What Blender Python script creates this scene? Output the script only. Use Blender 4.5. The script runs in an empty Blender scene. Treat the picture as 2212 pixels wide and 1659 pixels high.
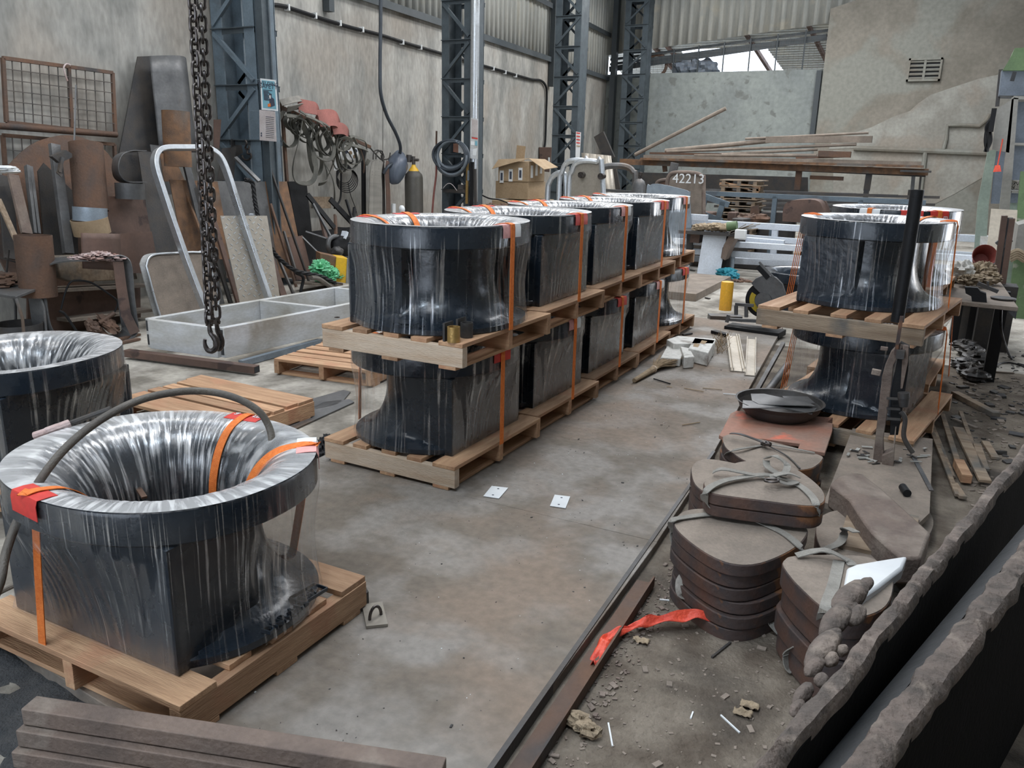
import bpy, bmesh, math, random
from mathutils import Vector, Matrix, noise as mn
V = Vector; PI = math.pi
random.seed(7)
sc = bpy.context.scene
COL = sc.collection
# ------------------------------------------------------------------ camera
W, H, FPX = 2212.0, 1659.0, 1756.0
CXP, CYP = 1106.0, 829.5
HEYE = 1.7
EYE = V((0, 0, HEYE))
_hy = lambda x: 338.0 + 0.0225 * (x - 1106)
_Y = V((2055 - CXP, _hy(2055) - CYP, FPX)).normalized()
_n = V((0 - CXP, _hy(0) - CYP, FPX)).cross(V((2000 - CXP, _hy(2000) - CYP, FPX))).normalized()
if _n.y > 0: _n = -_n
_X = _Y.cross(_n)
RW = Matrix((_X, _Y, _n))            # camera frame (x right, y down, z forward) -> world
cam_data = bpy.data.cameras.new('camera'); cam = bpy.data.objects.new('camera', cam_data); COL.objects.link(cam)
cam_data.sensor_fit = 'HORIZONTAL'; cam_data.sensor_width = 36.0; cam_data.lens = FPX / W * 36.0
cam_data.clip_start = 0.02; cam_data.clip_end = 200
_r = RW @ V((1, 0, 0)); _u = RW @ V((0, -1, 0)); _b = RW @ V((0, 0, -1))
cam.matrix_world = Matrix.Translation(EYE) @ Matrix((_r, _u, _b)).transposed().to_4x4()
sc.camera = cam
# ------------------------------------------------------------------ world, light, exposure
w = bpy.data.worlds.new('sky'); sc.world = w; w.use_nodes = True
bg = w.node_tree.nodes['Background']; bg.inputs[0].default_value = (0.78, 0.87, 1.0, 1); bg.inputs[1].default_value = 7.0
sc.view_settings.view_transform = 'Standard'; sc.view_settings.look = 'None'
sc.view_settings.exposure = -0.95; sc.view_settings.gamma = 1.0
sc.view_settings.use_curve_mapping = False
sc.cycles.max_bounces = 7; sc.cycles.transparent_max_bounces = 24; sc.cycles.sample_clamp_indirect = 6.0
sc.cycles.caustics_reflective = False; sc.cycles.caustics_refractive = False
def area(name, loc, size, power, color, aim, size_y=None):
    d = bpy.data.lights.new(name, 'AREA'); d.energy = power; d.color = color; d.shape = 'RECTANGLE'
    d.size = size; d.size_y = size_y or size
    o = bpy.data.objects.new(name, d); COL.objects.link(o); o.location = loc
    o.rotation_euler = (V(aim) - V(loc)).to_track_quat('-Z', 'Y').to_euler(); return o
# daylight coming down through the roof lights
for i, (y, kf) in enumerate(((-1.5, .85), (4.0, 1.0), (9.5, 1.3), (15.0, 1.9), (20.5, 2.3))):
    area('roof_daylight', (-2.2, y, 7.1), 1.0, 290 * kf, (0.97, 0.98, 1.0), (-2.2, y, 0), 4.2)
    area('roof_daylight', (-6.4, y + 1.5, 6.6), 0.9, 185 * kf, (1.0, 0.985, 0.96), (-6.4, y + 1.5, 0), 3.4)
# daylight through the open shed door behind the viewer
area('door_daylight', (-3.2, -4.6, 2.3), 3.6, 70, (0.72, 0.84, 1.0), (-2.6, 4, 0.8), 3.0)
# daylight through the side door far on the right
area('door_daylight', (3.9, 12.0, 1.6), 2.2, 110, (1.0, 0.93, 0.84), (-2, 10, 0.6), 2.0)
# hanging high-bay lamps above and behind the viewer
for lx, ly in ((-3.4, -0.6), (-0.9, 0.4)):
    area('high_bay_lamp', (lx, ly, 5.4), 0.40, 120, (0.72, 0.86, 1.0), (lx - 0.6, ly + 3.5, 0))
# ------------------------------------------------------------------ pixel rays -> points on real planes
FZ = -0.05
def ray(px, py): return RW @ V((px - CXP, py - CYP, FPX))
def G(px, py, z=0.0):
    v = ray(px, py); return EYE + v * ((z - HEYE) / v.z)
def GY(px, py, y):
    v = ray(px, py); return EYE + v * (y / v.y)
def pyf(px, y, z=-0.05):
    lo, hi = -400.0, 3000.0
    for _ in range(40):
        m_ = (lo + hi) / 2
        if GY(px, m_, y).z > z: lo = m_
        else: hi = m_
    return lo
def GX(px, py, x):
    v = ray(px, py); return EYE + v * (x / v.x)
WA, WK = 8.0, -0.085
WN = V((1, -WK, 0)).normalized(); WD = V((WK, 1, 0)).normalized()     # left wall: normal into the room, direction along it
def wall_x(y): return -WA + WK * y
def GW(px, py, off=0.0):
    v = ray(px, py); p0 = V((-WA, 0, HEYE)) + WN * off
    return EYE + v * ((p0 - EYE).dot(WN) / v.dot(WN))
class Pln:
    """a real plane standing (or leaning) in the shed"""
    def __init__(s, p, yaw=None, tilt=0.0):
        s.p = V(p); d = EYE - s.p; d.z = 0
        h = d.normalized() if yaw is None else V((math.cos(math.radians(yaw)), math.sin(math.radians(yaw)), 0))
        t = math.radians(tilt)
        s.n = (h * math.cos(t) + V((0, 0, 1)) * math.sin(t)).normalized()
        s.h = V((0, 0, 1)).cross(h).normalized(); s.u = s.n.cross(s.h).normalized()
    def at(s, px, py, off=0.0):
        v = ray(px, py); q = s.p + s.n * off
        return EYE + v * ((q - EYE).dot(s.n) / v.dot(s.n))
def FP(px, py, yaw=None, tilt=0.0, z=FZ): return Pln(G(px, py, z), yaw, tilt)
# ------------------------------------------------------------------ mesh builder
def basis(d, up=V((0, 0, 1))):
    d = V(d).normalized()
    if abs(d.dot(up)) > 0.98: up = V((0, 1, 0)) if abs(d.y) < 0.9 else V((1, 0, 0))
    s = d.cross(up).normalized(); return s, s.cross(d).normalized(), d      # side, up, dir
class MB:
    def __init__(s): s.v = []; s.f = []
    def add(s, vs, fs):
        o = len(s.v); s.v += [V(q) for q in vs]; s.f += [tuple(i + o for i in f) for f in fs]; return s
    def box(s, c, size, rot=None):
        x, y, z = [k / 2 for k in size]; R = rot or Matrix.Identity(3)
        if isinstance(rot, (int, float)): R = Matrix.Rotation(rot, 3, 'Z')
        P = [V(c) + R @ V((a * x, b * y, d * z)) for d in (-1, 1) for a, b in ((-1, -1), (1, -1), (1, 1), (-1, 1))]
        return s.add(P, [(3, 2, 1, 0), (4, 5, 6, 7), (0, 1, 5, 4), (1, 2, 6, 5), (2, 3, 7, 6), (3, 0, 4, 7)])
    def bar(s, a, b, w, h, up=V((0, 0, 1)), oh=0.0):
        a = V(a); b = V(b); sd, u, d = basis(b - a, up)
        P = [q + sd * (i * w / 2) + u * (j * h / 2 + oh) for q in (a, b) for i, j in ((-1, -1), (1, -1), (1, 1), (-1, 1))]
        return s.add(P, [(0, 1, 2, 3), (7, 6, 5, 4), (4, 5, 1, 0), (5, 6, 2, 1), (6, 7, 3, 2), (7, 4, 0, 3)])
    def prism(s, pts, off):
        n = len(pts); off = V(off); P = [V(p) for p in pts] + [V(p) + off for p in pts]
        return s.add(P, [tuple(range(n)), tuple(range(2 * n - 1, n - 1, -1))] + [(i + n, (i + 1) % n + n, (i + 1) % n, i) for i in range(n)])
    def cyl(s, a, b, r0, r1=None, n=20, cap=True):
        r1 = r0 if r1 is None else r1; a = V(a); b = V(b); sd, u, d = basis(b - a)
        P = []
        for q, r in ((a, r0), (b, r1)):
            P += [q + (sd * math.cos(2 * PI * i / n) + u * math.sin(2 * PI * i / n)) * r for i in range(n)]
        F = [(i, (i + 1) % n, (i + 1) % n + n, i + n) for i in range(n)]
        if cap: F += [tuple(range(n - 1, -1, -1)), tuple(range(n, 2 * n))]
        return s.add(P, F)
    def pipe(s, a, b, r, t=0.004, n=24, cut=None):
        """open tube with a wall"""
        a = V(a); b = V(b); sd, u, d = basis(b - a); P = []
        for q, r_, end in ((a, r, 0), (b, r, 1), (b, r - t, 1), (a, r - t, 0)):
            for i in range(n):
                k = 2 * PI * i / n; c = (sd * math.cos(k) + u * math.sin(k))
                P.append(q + c * r_ + (d * cut * math.sin(k * 1.0) if (cut and end) else V((0, 0, 0))))
        F = []
        for k in range(4):
            k2 = (k + 1) % 4
            F += [(k * n + i, k * n + (i + 1) % n, k2 * n + (i + 1) % n, k2 * n + i) for i in range(n)]
        return s.add(P, F)
    def tube(s, pts, r, n=8, closed=False, cap=True):
        pts = [V(p) for p in pts]; m = len(pts); P = []; up = None
        rr = r if isinstance(r, (list, tuple)) else [r] * m
        for i, p in enumerate(pts):
            t = (pts[(i + 1) % m] - pts[i - 1]) if closed else (pts[min(i + 1, m - 1)] - pts[max(i - 1, 0)])
            t = t.normalized() if t.length > 1e-9 else V((0, 0, 1))
            if up is None: sd, up, _ = basis(t)
            else:
                up = up - t * up.dot(t)
                if up.length < 1e-6: sd, up, _ = basis(t)
                up.normalize(); sd = t.cross(up)
            P += [p + (sd * math.cos(2 * PI * k / n) + up * math.sin(2 * PI * k / n)) * rr[i] for k in range(n)]
        F = []
        for i in range(m if closed else m - 1):
            j = (i + 1) % m
            F += [(i * n + k, i * n + (k + 1) % n, j * n + (k + 1) % n, j * n + k) for k in range(n)]
        if cap and not closed: F += [tuple(range(n - 1, -1, -1)), tuple(range((m - 1) * n, m * n))]
        return s.add(P, F)
    def ribbon(s, pts, wd, th, side=None, sides=None):
        """flat strap: wide along the side vector(s), thin along the normal"""
        pts = [V(p) for p in pts]; m = len(pts); P = []
        for i, p in enumerate(pts):
            t = (pts[min(i + 1, m - 1)] - pts[max(i - 1, 0)]).normalized()
            sv = V(sides[i]) if sides else V(side)
            sv = (sv - t * sv.dot(t)); sv = sv.normalized() if sv.length > 1e-5 else basis(t)[0]
            nv = sv.cross(t)
            P += [p + sv * wd / 2 + nv * th / 2, p - sv * wd / 2 + nv * th / 2, p - sv * wd / 2 - nv * th / 2, p + sv * wd / 2 - nv * th / 2]
        F = [(0, 1, 2, 3), tuple(4 * (m - 1) + k for k in (3, 2, 1, 0))]
        for i in range(m - 1):
            F += [(4 * i + (k + 1) % 4, 4 * i + k, 4 * i + 4 + k, 4 * i + 4 + (k + 1) % 4) for k in range(4)]
        return s.add(P, F)
    def lathe(s, prof, c=(0, 0, 0), n=32, ax=V((0, 0, 1)), sx=1.0, closed=False):
        sd, u, d = basis(ax); c = V(c); P = []
        for r, z in prof:
            P += [c + (sd * math.cos(2 * PI * i / n) * sx + u * math.sin(2 * PI * i / n)) * r + d * z for i in range(n)]
        F = []
        for k in range(len(prof) if closed else len(prof) - 1):
            k2 = (k + 1) % len(prof)
            F += [(k * n + i, k * n + (i + 1) % n, k2 * n + (i + 1) % n, k2 * n + i) for i in range(n)]
        if not closed:
            if prof[0][0] > 1e-4: F.append(tuple(range(n - 1, -1, -1)))
            if prof[-1][0] > 1e-4: F.append(tuple(range((len(prof) - 1) * n, len(prof) * n)))
        return s.add(P, F)
    def blob(s, c, r, amp=0.25, fr=3.0, nu=14, nv=10, seed=0.0, R=None, flat=None):
        c = V(c); P = [];
        for j in range(nv + 1):
            th = PI * j / nv
            for i in range(nu):
                ph = 2 * PI * i / nu; q = V((math.sin(th) * math.cos(ph), math.sin(th) * math.sin(ph), math.cos(th)))
                nz = mn.noise(q * fr + V((seed, seed * 1.7, 0))); k = 1 + amp * nz
                if amp >= 0.8: k = 0.9 + amp * .42 * (0.8 - 3.2 * abs(nz)) + .05 * mn.noise(q * fr * 3)
                e = V((q.x * r[0], q.y * r[1], q.z * r[2])) * k
                if flat is not None and e.z < flat: e.z = flat
                P.append(c + (R @ e if R else e))
        F = [(j * nu + i, (j + 1) * nu + i, (j + 1) * nu + (i + 1) % nu, j * nu + (i + 1) % nu) for j in range(nv) for i in range(nu)]
        return s.add(P, F)
    def grid(s, fn, nu, nv):
        P = [V(fn(i / nu, j / nv)) for j in range(nv + 1) for i in range(nu + 1)]
        return s.add(P, [(j * (nu + 1) + i, j * (nu + 1) + i + 1, (j + 1) * (nu + 1) + i + 1, (j + 1) * (nu + 1) + i) for j in range(nv) for i in range(nu)])
    def mesh(s, name, ang=35):
        me = bpy.data.meshes.new(name); me.from_pydata([tuple(q) for q in s.v], [], s.f)
        bm = bmesh.new(); bm.from_mesh(me); bmesh.ops.remove_doubles(bm, verts=bm.verts, dist=1e-5)
        bmesh.ops.recalc_face_normals(bm, faces=bm.faces); bm.to_mesh(me); bm.free()
        for p in me.polygons: p.use_smooth = True
        me.set_sharp_from_angle(angle=math.radians(ang)); return me
def spline(P, k=8):
    P = [V(p) for p in P]; out = []
    for i in range(len(P) - 1):
        a = P[max(i - 1, 0)]; b = P[i]; c = P[i + 1]; d = P[min(i + 2, len(P) - 1)]
        for j in range(k):
            t = j / k
            out.append(0.5 * ((2 * b) + (c - a) * t + (2 * a - 5 * b + 4 * c - d) * t * t + (3 * b - a - 3 * c + d) * t ** 3))
    out.append(P[-1]); return out
# ------------------------------------------------------------------ objects
def tagp(o, label=None, cat=None, group=None, kind=None):
    for k, v in (('label', label), ('category', cat), ('group', group), ('kind', kind)):
        if v: o[k] = v
    return o
def base_of(mb):
    xs = [v.x for v in mb.v]; ys = [v.y for v in mb.v]; zs = [v.z for v in mb.v]
    return V(((min(xs) + max(xs)) / 2, (min(ys) + max(ys)) / 2, min(zs)))
def link(name, mb, m, origin=None, bevel=0.0, ang=35, solid=0.0, smooth=0):
    me = MB.mesh(mb, name, ang)
    if origin is not None: me.transform(Matrix.Translation(-V(origin)))
    o = bpy.data.objects.new(name, me); COL.objects.link(o); me.materials.append(m)
    if origin is not None: o.location = origin
    if solid:
        b = o.modifiers.new('thick', 'SOLIDIFY'); b.thickness = solid; b.offset = 0
    if smooth:
        b = o.modifiers.new('sub', 'SUBSURF'); b.levels = smooth; b.render_levels = smooth
    if bevel:
        b = o.modifiers.new('edge', 'BEVEL'); b.width = bevel; b.segments = 2; b.limit_method = 'ANGLE'; b.angle_limit = math.radians(40)
    return o
def one(name, mb, m, label, cat, group=None, kind=None, **kw):
    o = link(name, mb, m, base_of(mb), **kw); return tagp(o, label, cat, group, kind)
def struct(name, mb, m, **kw):
    return tagp(link(name, mb, m, base_of(mb), **kw), kind='structure')
def thing(name, label, cat, loc=(0, 0, 0), rz=0.0, group=None):
    o = bpy.data.objects.new(name, None); COL.objects.link(o); o.location = loc; o.rotation_euler = (0, 0, rz)
    o.empty_display_size = 0.1
    return tagp(o, label, cat, group)
def part(root, name, mb, m, label=None, world=True, kind=None, **kw):
    """world=True: mesh given in room coordinates; False: in the thing's own"""
    o = link(name, mb, m, None, **kw); o.parent = root
    if world:
        M_ = Matrix.Translation(root.location) @ Matrix.Rotation(root.rotation_euler.z, 4, 'Z')
        r = root
        while r.parent:
            r = r.parent; M_ = (Matrix.Translation(r.location) @ Matrix.Rotation(r.rotation_euler.z, 4, 'Z')) @ M_
        o.data.transform(M_.inverted())
    if label: o['label'] = label
    if kind: o['kind'] = kind
    return o
KIDS = lambda o: [c for c in bpy.data.objects if c.parent == o]
def copy_tree(o, loc=None, rz=None, label=None, group=None, parent=None, kids=None):
    kids = kids or {}
    c = o.copy(); COL.objects.link(c)
    if parent: c.parent = parent
    if loc is not None: c.location = loc
    if rz is not None: c.rotation_euler = (0, 0, rz)
    if label: c['label'] = label
    if group: c['group'] = group
    for k in KIDS(o):
        if k != c: copy_tree(k, parent=c)
    return c
def text_mb(s, size, ext=0.002, M_=None):
    """outlined letters turned into a mesh; M_ maps the text plane into place"""
    cu = bpy.data.curves.new('t', 'FONT'); cu.body = s; cu.size = size; cu.extrude = ext; cu.align_x = 'CENTER'; cu.align_y = 'CENTER'; cu.resolution_u = 3
    ob = bpy.data.objects.new('t', cu); COL.objects.link(ob); dg = bpy.context.evaluated_depsgraph_get()
    me = bpy.data.meshes.new_from_object(ob.evaluated_get(dg)); mb = MB()
    M_ = M_ or Matrix.Identity(4)
    mb.add([M_ @ v.co for v in me.vertices], [tuple(p.vertices) for p in me.polygons])
    COL.objects.unlink(ob); bpy.data.objects.remove(ob); bpy.data.curves.remove(cu); bpy.data.meshes.remove(me); return mb
def frame(o, x, y):
    x = V(x).normalized(); y = V(y); y = (y - x * y.dot(x)).normalized(); z = x.cross(y)
    M_ = Matrix((x, y, z)).transposed().to_4x4(); M_.translation = V(o); return M_
# ------------------------------------------------------------------ materials
def M(name, c1, c2=None, c3=None, rough=0.6, rv=0.12, metal=0.0, sc_=5.0, st=(1, 1, 1), bump=0.2, bs=60.0, mix=(0.35, 0.65), m3=(0.55, 0.68), s3=1.6, spec=0.5, var=0.12, coat=0.0, det=6.0, world=False, fine=0.06):
    c2 = c2 or [k * 0.8 for k in c1]
    m = bpy.data.materials.new(name); m.use_nodes = True; nt = m.node_tree; N = nt.nodes; L = nt.links; N.clear()
    def n(t, **kw):
        q = N.new(t)
        for k, v in kw.items(): setattr(q, k, v)
        return q
    out = n('ShaderNodeOutputMaterial'); b = n('ShaderNodeBsdfPrincipled'); L.new(b.outputs[0], out.inputs[0])
    if world:
        tc = n('ShaderNodeNewGeometry'); co = tc.outputs['Position']
    else:
        tc = n('ShaderNodeTexCoord'); co = tc.outputs['Object']
    mp = n('ShaderNodeMapping'); mp.inputs['Scale'].default_value = st; L.new(co, mp.inputs[0])
    def noise(s, d=det, src=mp.outputs[0], ds=0.0):
        q = n('ShaderNodeTexNoise'); q.inputs['Scale'].default_value = s; q.inputs['Detail'].default_value = d; q.inputs['Distortion'].default_value = ds
        L.new(src, q.inputs['Vector']); return q.outputs['Fac']
    def rng(src, a, z, lo=0.0, hi=1.0):
        q = n('ShaderNodeMapRange'); q.inputs[1].default_value = a; q.inputs[2].default_value = z; q.inputs[3].default_value = lo; q.inputs[4].default_value = hi
        L.new(src, q.inputs[0]); return q.outputs[0]
    def mixc(f, a, z):
        q = n('ShaderNodeMix', data_type='RGBA'); L.new(f, q.inputs[0])
        for k, i in ((a, 6), (z, 7)):
            if isinstance(k, (list, tuple)): q.inputs[i].default_value = (*k[:3], 1)
            else: L.new(k, q.inputs[i])
        return q.outputs[2]
    n1 = noise(sc_)
    c = mixc(rng(n1, *mix), c1, c2)
    if c3: c = mixc(rng(noise(s3, 5.0, co, 0.4), *m3), c, c3)
    if fine:
        mm = n('ShaderNodeMix', data_type='RGBA', blend_type='MULTIPLY'); mm.inputs[0].default_value = 1.0
        fr = rng(noise(sc_ * 9, 9.0), 0.32, 0.68, 1 - fine * 1.6, 1 + fine * 1.2); L.new(c, mm.inputs[6]); L.new(fr, mm.inputs[7]); c = mm.outputs[2]
    if var:
        oi = n('ShaderNodeObjectInfo'); hs = n('ShaderNodeHueSaturation'); L.new(c, hs.inputs['Color'])
        L.new(rng(oi.outputs['Random'], 0, 1, 1 - var, 1 + var), hs.inputs['Value']); c = hs.outputs[0]
    L.new(c, b.inputs['Base Color'])
    L.new(rng(n1, 0.3, 0.7, max(0.02, rough - rv), min(1, rough + rv)), b.inputs['Roughness'])
    b.inputs['Metallic'].default_value = metal; b.inputs['Specular IOR Level'].default_value = spec
    if coat: b.inputs['Coat Weight'].default_value = coat; b.inputs['Coat Roughness'].default_value = 0.12
    if bump:
        bp = n('ShaderNodeBump'); bp.inputs['Strength'].default_value = bump; bp.inputs['Distance'].default_value = 0.01
        L.new(noise(bs, 4.0), bp.inputs['Height']); L.new(bp.outputs[0], b.inputs['Normal'])
    return m
# palette (what each thing is made of)
m_conc_wall = M('wall_plaster', (0.41, 0.40, 0.37), (0.25, 0.25, 0.235), (0.33, 0.305, 0.27), rough=0.9, sc_=2.0, st=(1, 1, 0.4), bump=0.6, bs=12, world=True, var=0, mix=(0.40, 0.60), det=14, s3=0.7, m3=(0.46, 0.64), spec=0.2, fine=.10)
m_wall_grey = M('wall_grey_plaster', (0.27, 0.295, 0.28), (0.22, 0.24, 0.235), (0.18, 0.19, 0.18), rough=0.9, sc_=1.1, bump=0.4, bs=9, world=True, var=0, det=8, s3=3.2, m3=(0.60, 0.66), spec=0.2, fine=.07)
m_wall_right = M('wall_old_render', (0.245, 0.225, 0.19), (0.20, 0.185, 0.155), (0.25, 0.25, 0.22), rough=0.9, sc_=1.1, bump=0.5, bs=7, world=True, var=0, det=13, s3=0.42, m3=(0.49, 0.54), mix=(0.40, 0.58), spec=0.2, fine=.07)
m_patch = M('wall_pale_render', (0.35, 0.345, 0.31), (0.27, 0.26, 0.23), (0.30, 0.27, 0.23), rough=0.9, sc_=1.4, bump=0.5, bs=7, world=True, var=0, det=13, s3=0.8, m3=(0.5, 0.6), mix=(0.40, 0.60), spec=0.2, fine=.07)
m_clad = M('sheet_cladding', (0.50, 0.50, 0.46), (0.38, 0.39, 0.37), (0.52, 0.50, 0.43), rough=0.55, sc_=3, st=(4, 4, 0.4), bump=0.1, metal=0.1, world=True, var=0)
m_floor = M('concrete_floor', (0.35, 0.325, 0.28), (0.16, 0.145, 0.122), (0.42, 0.395, 0.35), rough=0.85, sc_=2.6, bump=0.6, bs=45, world=True, var=0, det=14, s3=1.0, m3=(0.48, 0.60), mix=(0.40, 0.58), spec=0.25, fine=.10)
m_dirt = M('dirt', (0.10, 0.08, 0.062), (0.21, 0.18, 0.145), (0.07, 0.06, 0.05), rough=0.95, sc_=6, bump=1.0, bs=60, world=True, var=0, det=10, s3=2.2, m3=(0.52, 0.66), spec=0.15)
m_plate = M('dusty_steel_plate', (0.24, 0.218, 0.193), (0.16, 0.135, 0.108), (0.215, 0.165, 0.125), rough=0.72, sc_=2.6, bump=0.4, bs=60, metal=0.1, world=True, var=0.02, det=14, s3=1.3, m3=(0.47, 0.62), mix=(0.42, 0.56), fine=.10)
m_pit = M('black_sand', (0.03, 0.033, 0.036), (0.06, 0.06, 0.06), rough=0.95, sc_=14, bump=1.0, bs=120, world=True, var=0)
m_roof = M('roof_sheet', (0.2, 0.2, 0.2), rough=0.7, var=0)
m_col = M('blue_grey_paint', (0.135, 0.18, 0.215), (0.105, 0.14, 0.17), (0.085, 0.10, 0.115), rough=0.55, sc_=5, bump=0.1, var=0.05, s3=2)
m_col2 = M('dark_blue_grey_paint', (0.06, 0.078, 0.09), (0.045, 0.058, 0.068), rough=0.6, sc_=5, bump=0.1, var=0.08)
m_girt = M('girt_paint', (0.045, 0.055, 0.062), (0.06, 0.07, 0.075), rough=0.6, bump=0.1)
m_bit = M('dark_blue_enamel', (0.010, 0.0165, 0.026), (0.014, 0.021, 0.030), rough=0.27, rv=0.08, sc_=9, bump=0.25, bs=26, spec=0.5, var=0.05, coat=0.15)
m_woodx = M('pallet_wood', (0.50, 0.31, 0.18), (0.34, 0.195, 0.11), (0.42, 0.22, 0.125), rough=0.75, sc_=3.0, st=(0.8, 9, 9), bump=0.35, bs=26, var=0.22, s3=5, m3=(0.55, 0.7))
m_woody = M('pallet_wood_long', (0.50, 0.31, 0.18), (0.34, 0.195, 0.11), (0.42, 0.22, 0.125), rough=0.75, sc_=3.0, st=(9, 0.8, 9), bump=0.35, bs=26, var=0.22, s3=5, m3=(0.55, 0.7))
m_wooddirty = M('dirty_pallet_wood', (0.32, 0.245, 0.17), (0.21, 0.15, 0.10), (0.13, 0.12, 0.105), rough=0.8, sc_=3.0, st=(0.8, 9, 9), bump=0.35, bs=26, var=0.1, s3=3, m3=(0.5, 0.65))
m_woodpale = M('pale_sawn_wood', (0.58, 0.47, 0.36), (0.50, 0.37, 0.26), rough=0.78, sc_=4, st=(1, 9, 9), bump=0.4, bs=30, var=0.05)
m_orange = M('orange_webbing', (0.80, 0.215, 0.035), (0.70, 0.16, 0.025), rough=0.7, sc_=60, bump=0.4, bs=300, var=0.06)
m_red = M('red_card', (0.62, 0.05, 0.035), (0.52, 0.035, 0.03), rough=0.5, var=0.03, bump=0)
m_pink = M('pink_card', (0.75, 0.36, 0.34), rough=0.5, bump=0)
m_white = M('white_card', (0.72, 0.74, 0.74), (0.62, 0.64, 0.65), rough=0.5, bump=0, var=0.03, fine=0)
m_ink = M('dark_ink', (0.05, 0.06, 0.09), rough=0.6, bump=0, var=0, fine=0)
m_rust = M('rusty_steel', (0.095, 0.062, 0.047), (0.15, 0.085, 0.055), (0.06, 0.056, 0.055), rough=0.75, sc_=5, bump=0.35, bs=50, metal=0.25, var=0.15)
m_rustorange = M('orange_rusty_sheet', (0.21, 0.11, 0.055), (0.12, 0.075, 0.05), (0.13, 0.115, 0.10), rough=0.8, sc_=9, bump=0.3, bs=70, metal=0.1, var=0.06, s3=1.0, m3=(0.52, 0.58))
m_rustbrown = M('brown_primer_steel', (0.135, 0.08, 0.06), (0.095, 0.062, 0.05), (0.06, 0.038, 0.033), rough=0.65, sc_=3, bump=0.15, metal=0.1, var=0.1, s3=4.5, m3=(0.60, 0.64))
m_gsteel = M('grey_steel', (0.15, 0.15, 0.15), (0.085, 0.087, 0.09), (0.115, 0.085, 0.065), rough=0.5, sc_=4, bump=0.15, metal=0.45, var=0.15)
m_dsteel = M('dark_steel', (0.045, 0.045, 0.047), (0.07, 0.062, 0.055), rough=0.55, sc_=7, bump=0.2, metal=0.3, var=0.15)
m_black = M('black_steel', (0.007, 0.0075, 0.009), (0.011, 0.011, 0.012), rough=0.6, sc_=7, bump=0.2, metal=0.1, var=0.1, spec=0.3)
m_unlit = M('unlit_steel', (0.0035, 0.0035, 0.004), (0.006, 0.006, 0.006), rough=0.9, rv=0.05, bump=0.2, spec=0.08, var=0)  # near-black base colour stands in for the shade on the unlit slab sides
m_chain = M('oiled_chain_steel', (0.075, 0.068, 0.066), (0.11, 0.095, 0.088), rough=0.32, sc_=30, bump=0.1, metal=0.85, var=0.05)
m_alu = M('bright_aluminium', (0.62, 0.65, 0.68), (0.50, 0.53, 0.56), rough=0.36, sc_=4, bump=0.08, metal=0.8, var=0.04)
m_white_al = M('white_dusty_aluminium', (0.60, 0.62, 0.64), (0.48, 0.48, 0.46), (0.36, 0.34, 0.30), rough=0.5, rv=0.1, sc_=3, st=(1, 1, 3), bump=0.1, metal=0.2, var=0.05, s3=2.5, m3=(0.5, 0.66))
m_whitepaint = M('white_painted_steel', (0.62, 0.67, 0.74), (0.56, 0.60, 0.66), rough=0.45, bump=0.05, var=0.05)
m_block = M('brown_mill_scale', (0.17, 0.125, 0.10), (0.125, 0.095, 0.08), (0.24, 0.20, 0.165), rough=0.8, sc_=6, bump=0.5, bs=60, var=0.08, s3=4, m3=(0.5, 0.7))
m_dusty = M('dust_topped_steel', (0.25, 0.205, 0.165), (0.19, 0.158, 0.13), (0.17, 0.14, 0.115), rough=0.9, sc_=7, bump=0.4, bs=90, var=0.06)
m_disc = M('rusty_disc_edge', (0.10, 0.055, 0.04), (0.05, 0.042, 0.042), (0.20, 0.09, 0.04), rough=0.7, sc_=10, bump=0.3, metal=0.2, var=0.12, s3=7, m3=(0.6, 0.66))
m_sling = M('grey_webbing', (0.27, 0.255, 0.225), (0.20, 0.19, 0.17), rough=0.85, sc_=12, bump=0.4, bs=200, var=0.12)
m_belt = M('grey_green_belt', (0.125, 0.12, 0.10), (0.085, 0.085, 0.075), (0.16, 0.15, 0.12), rough=0.85, sc_=6, bump=0.3, var=0.25)
m_redbelt = M('faded_red_hose', (0.34, 0.12, 0.10), (0.25, 0.10, 0.085), rough=0.8, sc_=5, bump=0.3, var=0.2)
m_hose = M('grey_rubber_hose', (0.125, 0.11, 0.09), (0.085, 0.075, 0.065), rough=0.6, sc_=8, bump=0.3, bs=160, var=0.05)
m_coil = M('blue_grey_hose', (0.14, 0.165, 0.19), (0.10, 0.12, 0.14), rough=0.45, bump=0.1)
m_cable = M('blue_black_cable', (0.035, 0.045, 0.058), rough=0.5, bump=0.1)
m_cloth = M('pinkish_rag', (0.52, 0.43, 0.42), (0.36, 0.24, 0.21), (0.25, 0.13, 0.10), rough=0.9, sc_=9, bump=0.5, var=0.05, s3=6)
m_green = M('green_cloth', (0.22, 0.66, 0.36), (0.14, 0.52, 0.27), rough=0.8, sc_=8, bump=0.4)
m_teal = M('teal_cloth', (0.03, 0.30, 0.38), (0.02, 0.2, 0.27), rough=0.8, sc_=8, bump=0.4)
m_redcloth = M('red_plastic_strip', (0.78, 0.09, 0.04), (0.6, 0.06, 0.035), rough=0.55, sc_=14, bump=0.6, bs=50)
m_burlap = M('burlap', (0.34, 0.27, 0.18), (0.25, 0.19, 0.13), rough=0.95, sc_=10, bump=0.5, bs=150)
m_card = M('cardboard', (0.36, 0.265, 0.165), (0.30, 0.215, 0.13), rough=0.85, sc_=4, bump=0.15, var=0.1)
m_yellow = M('yellow_paint', (0.70, 0.42, 0.02), (0.6, 0.35, 0.03), rough=0.5, sc_=5, bump=0.1, var=0.05)
m_yolk = M('yellow_plastic', (0.85, 0.45, 0.04), (0.78, 0.40, 0.05), rough=0.45, bump=0.05)
m_foam = M('polystyrene', (0.72, 0.71, 0.67), (0.58, 0.57, 0.53), (0.30, 0.27, 0.24), rough=0.9, sc_=30, bump=0.3, bs=150, s3=7, m3=(0.58, 0.7))
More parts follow.
